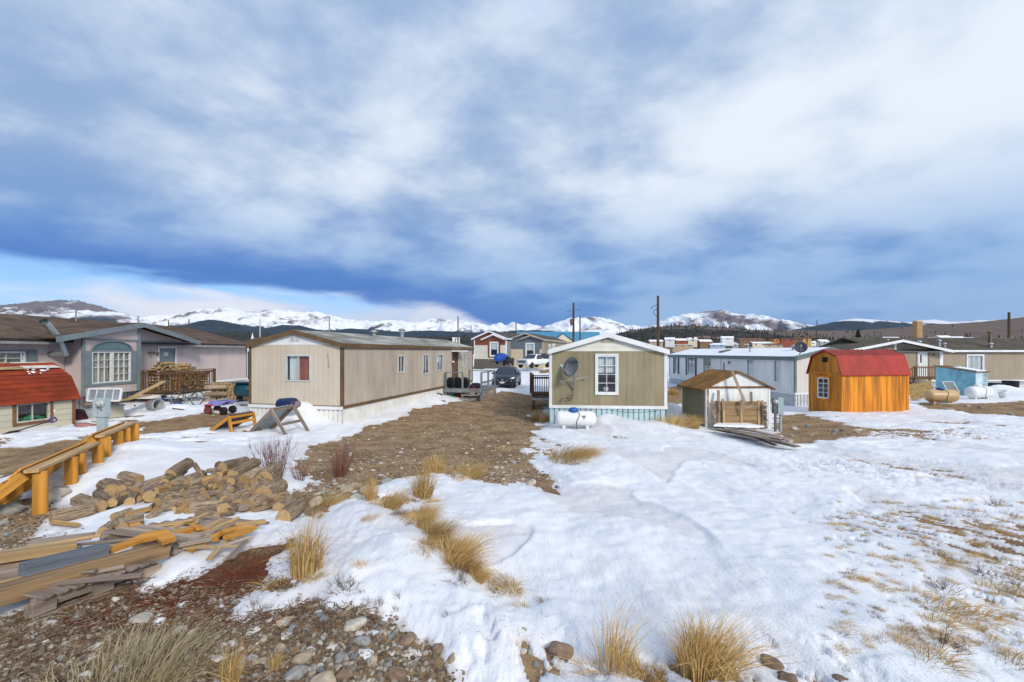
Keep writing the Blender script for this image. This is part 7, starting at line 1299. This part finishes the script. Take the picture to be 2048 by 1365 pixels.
for (px, py, r_, k, lb) in [(278,1234,19,2,'round pale boulder behind the olive bush grass'),(358,1254,12,2,'small white stone right of the olive bush grass'),(566,1244,15,1,'tan stone in the litter left of the river stones'),(706,1252,17,2,'pale angular stone at the snow edge'),(724,1280,17,0,'grey white stone in the river stones'),(642,1358,28,1,'largest round tan boulder at the bottom'),(608,1306,20,1,'long tan stone in the river stones'),(592,1338,18,0,'grey green stone above the largest boulder'),(545,1325,15,4,'dark grey stone left of the river stones'),(815,1280,17,3,'brown flat stone at the snow edge'),(870,1268,15,3,'flat brown slab lying on the snow'),(876,1300,14,3,'rusty slab below the flat brown slab'),(690,1345,20,3,'mauve grey stone right of the largest boulder'),(745,1318,12,1,'orange tan stone in the river stones'),(792,1345,18,3,'dark mauve stone at the bottom gravel'),(905,1322,14,1,'tan block stone at the snow tongue'),(1120,1300,24,3,'dark brown rock under snow left of the bottom grasses'),(1545,1322,22,3,'brown rock right of the bottom grasses'),(1690,1362,26,3,'flat brown rock at the bottom right'),(1575,1355,22,3,'dark rock half out of the bottom edge'),(100,992,26,2,'large pale boulder behind the nearest timber leg'),(18,1018,20,0,'grey boulder at the left edge under the timber frame'),(120,985,16,0,'grey boulder right of the nearest timber leg'),(380,1008,12,0,'grey upright stone in the snow notch of the firewood heap'),(700,975,15,1,'tan boulder in the middle rock row'),(735,980,14,1,'second tan boulder in the middle rock row'),(775,965,13,0,'grey boulder at the right of the middle rock row'),(630,1005,17,1,'tan boulder right of the sawn logs'),(672,1000,16,2,'flat pale boulder in the middle rock row'),(715,998,14,2,'pale boulder before the tan ones'),(815,965,11,1,'golden stone beside the drive edge grass'),(1062,966,10,2,'pale green stone at the drive end'),(1010,968,10,1,'tan stone at the drive end'),(1115,974,7,4,'lone dark stone on the smooth drift'),(650,1122,13,1,'round tan stone right of the tall straw clump'),(648,1240,12,4,'slate stone in the dead twigs')]: stone(px, py, r_, lb, None, ROCKS[k] if rr.random() < .5 else ROCKS[k + 5])
GR = 'loose river stones on the near gravel bank'
for _ in range(120):
    py = 1225 + 150 * rr.random() ** .8; x0 = 480 + (1365 - py) * .9; x1 = 740 + (py - 1225) * 1.1; px = rr.uniform(x0 - 60, x1); stone(px, py, rr.choice([4, 5, 6, 7, 9, 11]) * rr.uniform(.8, 1.2), 'rounded river stone among many on the near gravel bank', GR)
for _ in range(40): stone(rr.uniform(100, 560), rr.uniform(1170, 1340), rr.choice([3, 4, 5, 6, 8]), 'small stone bedded in the dark litter at bottom left', 'stones in the dark litter')
for _ in range(36): stone(rr.uniform(610, 830), rr.uniform(968, 1030), rr.uniform(4, 8), 'small rock in the row between drive and snow', 'rocks between drive and snow')
for _ in range(15): stone(rr.uniform(960, 1100), rr.uniform(925, 968), rr.uniform(2.5, 5), 'pebble at the lower end of the bare drive', 'pebbles at the drive end')
for _ in range(14): stone(rr.uniform(1570, 1715), rr.uniform(848, 884), rr.uniform(2.5, 6), 'stone in the bare patch right of the white shed', 'stones right of the white shed')
for _ in range(14): stone(rr.uniform(0, 130), rr.uniform(1020, 1075), rr.uniform(4, 9), 'stone under the near timber frame', 'stones under the near timber frame')
for _ in range(12): stone(rr.uniform(930, 1140), rr.uniform(1255, 1350), rr.uniform(3, 8), 'stone showing through thin snow at bottom centre', 'stones in thin snow at bottom centre')
for _ in range(10): stone(rr.uniform(1840, 2048), rr.uniform(806, 840), rr.uniform(2, 6), 'stone on the muddy bank below the propane tanks', 'stones below the propane tanks')
# gravel and litter nobody could count
def scatter(name, boxes, n, tmpl_v, tmpl_f, smin, smax, mat, seed, sink=.3, flat=1.0, snowy=False):
    g = np.random.default_rng(seed); PXY = []
    for (x0, x1, y0, y1, w) in boxes: k = int(n * w); PXY.append(np.stack([g.uniform(x0, x1, k), y0 + (y1 - y0) * g.random(k)], 1))
    q = np.concatenate(PXY); Yq = (CH - .75) * FPX / (q[:, 1] - HY)
    for _ in range(14): Yq = .5 * Yq + .5 * (CH - base_h((q[:, 0] - CXP) / FPX * Yq, Yq)) * FPX / (q[:, 1] - HY)
    X = (q[:, 0] - CXP) / FPX * Yq; keep = (poly_sd(DIRT, X, Yq) < .06 + .08 * g.standard_normal(len(X))); keep = ~keep if snowy else keep; X, Yq = X[keep], Yq[keep]; Zq = ground_h(X, Yq) + (np.maximum(0, snow_t(X, Yq)) if snowy else 0)
    k = len(X); S = g.uniform(smin, smax, (k, 1, 1)) * g.uniform(.7, 1.3, (k, 1, 3)) * np.array([1, 1, flat]); A = g.uniform(0, 6.283, k); Bv = g.uniform(-.5, .5, k)
    V = np.array(tmpl_v)[None] * S; V[:, :, 2] += V[:, :, 0] * np.sin(Bv)[:, None] * .6; c_, s_ = np.cos(A)[:, None], np.sin(A)[:, None]
    V = np.stack([V[:, :, 0] * c_ - V[:, :, 1] * s_ + X[:, None], V[:, :, 0] * s_ + V[:, :, 1] * c_ + Yq[:, None], V[:, :, 2] + Zq[:, None] + S[:, :, 2] * sink], -1)
    m = len(tmpl_v); Fq = (np.array(tmpl_f)[None] + (np.arange(k) * m)[:, None, None]).reshape(-1, len(tmpl_f[0]))
    me = bpy.data.meshes.new(name); me.from_pydata(V.reshape(-1, 3).tolist(), [], Fq.tolist()); vattr(me, 'tone', np.repeat(g.random(k), m)); me.materials.append(mat); return struct(link(name, me, []), 'stuff')
bm = bmesh.new(); bmesh.ops.create_icosphere(bm, subdivisions=1, radius=1.0); iv = [tuple(v.co) for v in bm.verts]; jf = [tuple(v.index for v in f.verts) for f in bm.faces]; bm.free()
iv = [(x * random.uniform(.8, 1.2), y * random.uniform(.8, 1.2), z_ * .7) for x, y, z_ in iv]
PEB = blade_mat('pebble_mix', (.13, .09, .065), (.30, .24, .18), (.56, .51, .44)); LIT = blade_mat('plant_litter', (.07, .042, .03), (.17, .11, .075), (.34, .26, .18)); MUL = blade_mat('red_mulch', (.06, .018, .012), (.14, .04, .022), (.22, .085, .045))
scatter('gravel', [(0, 940, 1170, 1400, .62), (600, 1100, 900, 1010, .16), (0, 170, 1000, 1100, .08), (640, 1060, 830, 920, .08), (1555, 1720, 830, 890, .06)], 9500, iv, jf, .006, .020, PEB, 1, .2)
tv = [(-1, -.09, 0), (1, -.07, .05), (1, .07, .05), (-1, .09, 0), (-.9, 0, .14), (.9, 0, .16)]; tf = [(0, 1, 5), (0, 5, 4), (1, 2, 5), (3, 4, 5), (3, 5, 2), (0, 4, 3)]
scatter('drive_gravel', [(560, 1100, 800, 985, 1.0)], 4200, iv, jf, .008, .028, PEB, 5, .2)
scatter('snow_flecks', [(560, 1100, 810, 985, .85), (0, 900, 1170, 1365, .15)], 420, iv, jf, .015, .06, m_snow, 6, .1, .35)
scatter('plant_litter', [(-40, 620, 1160, 1400, .8), (480, 760, 1195, 1260, .2)], 6500, tv, tf, .010, .032, LIT, 2, .6, .8)
scatter('snow_litter', [(1000, 2048, 900, 1365, .6), (600, 1100, 1000, 1365, .25), (250, 560, 900, 1100, .15)], 1300, tv, tf, .003, .011, LIT, 8, .5, .8, True)
scatter('red_bark_mulch', [(120, 600, 1075, 1260, 1.0)], 5200, tv, tf, .006, .018, MUL, 3, .6, 1.6)
# ================================================================== trees
NEEDLE = blade_mat('conifer_needles', (.016, .022, .014), (.03, .04, .024), (.06, .07, .04))
TR = thing('conifer_tree', 'lone dark green conifer left of the taupe roof', 'tree', tuple(at(1716, 690, 105))); MB().cyl((0, 0, -2), (0, 0, 3.4), .12, .03, 8).build('trunk', POLE, TR); S = []
r_ = random.Random(2)
for i in range(900): f = r_.random() ** 1.1; a = r_.uniform(0, 6.28); rad = 1.15 * (1 - f) ** .8 * r_.uniform(.5, 1.1) + .05; p0 = Vector((math.cos(a) * rad * .3, math.sin(a) * rad * .3, f * 3.6 + .15)); p2 = Vector((math.cos(a) * rad, math.sin(a) * rad, f * 3.6 - .05)); S.append(([p0, (p0 + p2) / 2 + Vector((0, 0, .05)), p2 + Vector((r_.gauss(0, .08), r_.gauss(0, .08), 0))], .07, r_.random()))
link('crown', strip_mesh('crown', S, NEEDLE), [], TR)
g = np.random.default_rng(4); V, F_, T_ = [], [], []
Xv, Yv, hz, PXg = NEARH
def conifer(x, y, z0, h, tone):
    n = 6
    for (zb, zt, r_) in ((.05, .55, .22), (.35, .8, .16), (.6, 1.0, .10)):
        b = len(V); ph = random.random() * 6
        for i in range(n): a = ph + 2 * math.pi * i / n; rq = r_ * h * random.uniform(.75, 1.2); V.append((x + math.cos(a) * rq, y + math.sin(a) * rq, z0 + zb * h)); T_.append(tone)
        V.append((x, y, z0 + zt * h)); T_.append(tone); F_.extend([(b + i, b + (i + 1) % n, b + n) for i in range(n)])
def hill_z(i, j): return Xv[i, j], Yv[i, j], hz[i, j]
nr_, nc_ = hz.shape
for _ in range(2200):
    px = g.choice([g.uniform(1228, 1560), g.uniform(1228, 1480), g.uniform(370, 1130), g.uniform(850, 1130), g.uniform(1560, 1900)], p=[.34, .26, .2, .14, .06]); j = int(np.argmin(np.abs(PXg[0] - px))); i = int(nr_ * g.uniform(.22, .86)); d_ = float(perlin(np.array([px / 40.0]), np.array([i / 6.0]), 3)[0])
    if d_ < -.12 and i < nr_ * .78: continue
    x, y, z_ = hill_z(i, min(nc_ - 1, max(0, j))); conifer(x + g.uniform(-2, 2), y + g.uniform(-4, 4), z_ - .4, g.uniform(2.8, 6.2), g.random())
for _ in range(420):      # trees among the houses
    px = g.choice([g.uniform(1240, 1640), g.uniform(860, 1130), g.uniform(1650, 2050)], p=[.5, .2, .3]); Yq = g.uniform(330, 430); p = at(px, g.uniform(680, 692), Yq); conifer(p.x, p.y, p.z, g.uniform(2.5, 5), g.random())
me = bpy.data.meshes.new('conifer_woods'); me.from_pydata(V, [], F_); vattr(me, 'tone', np.array(T_)); me.materials.append(NEEDLE); struct(link('conifer_woods', me, []), 'stuff')
ST = thing('church_steeple', 'small white steeple over the gap between the mauve and beige homes', 'steeple', tuple(at(505, 684, 260))); MB().box((-.8, -.8, -4), (.8, .8, 1.2)).build('tower', WM['white'], ST); MB().cyl((0, 0, 1.2), (0, 0, 5.2), .9, .05, 8).build('spire', WM['white'], ST)
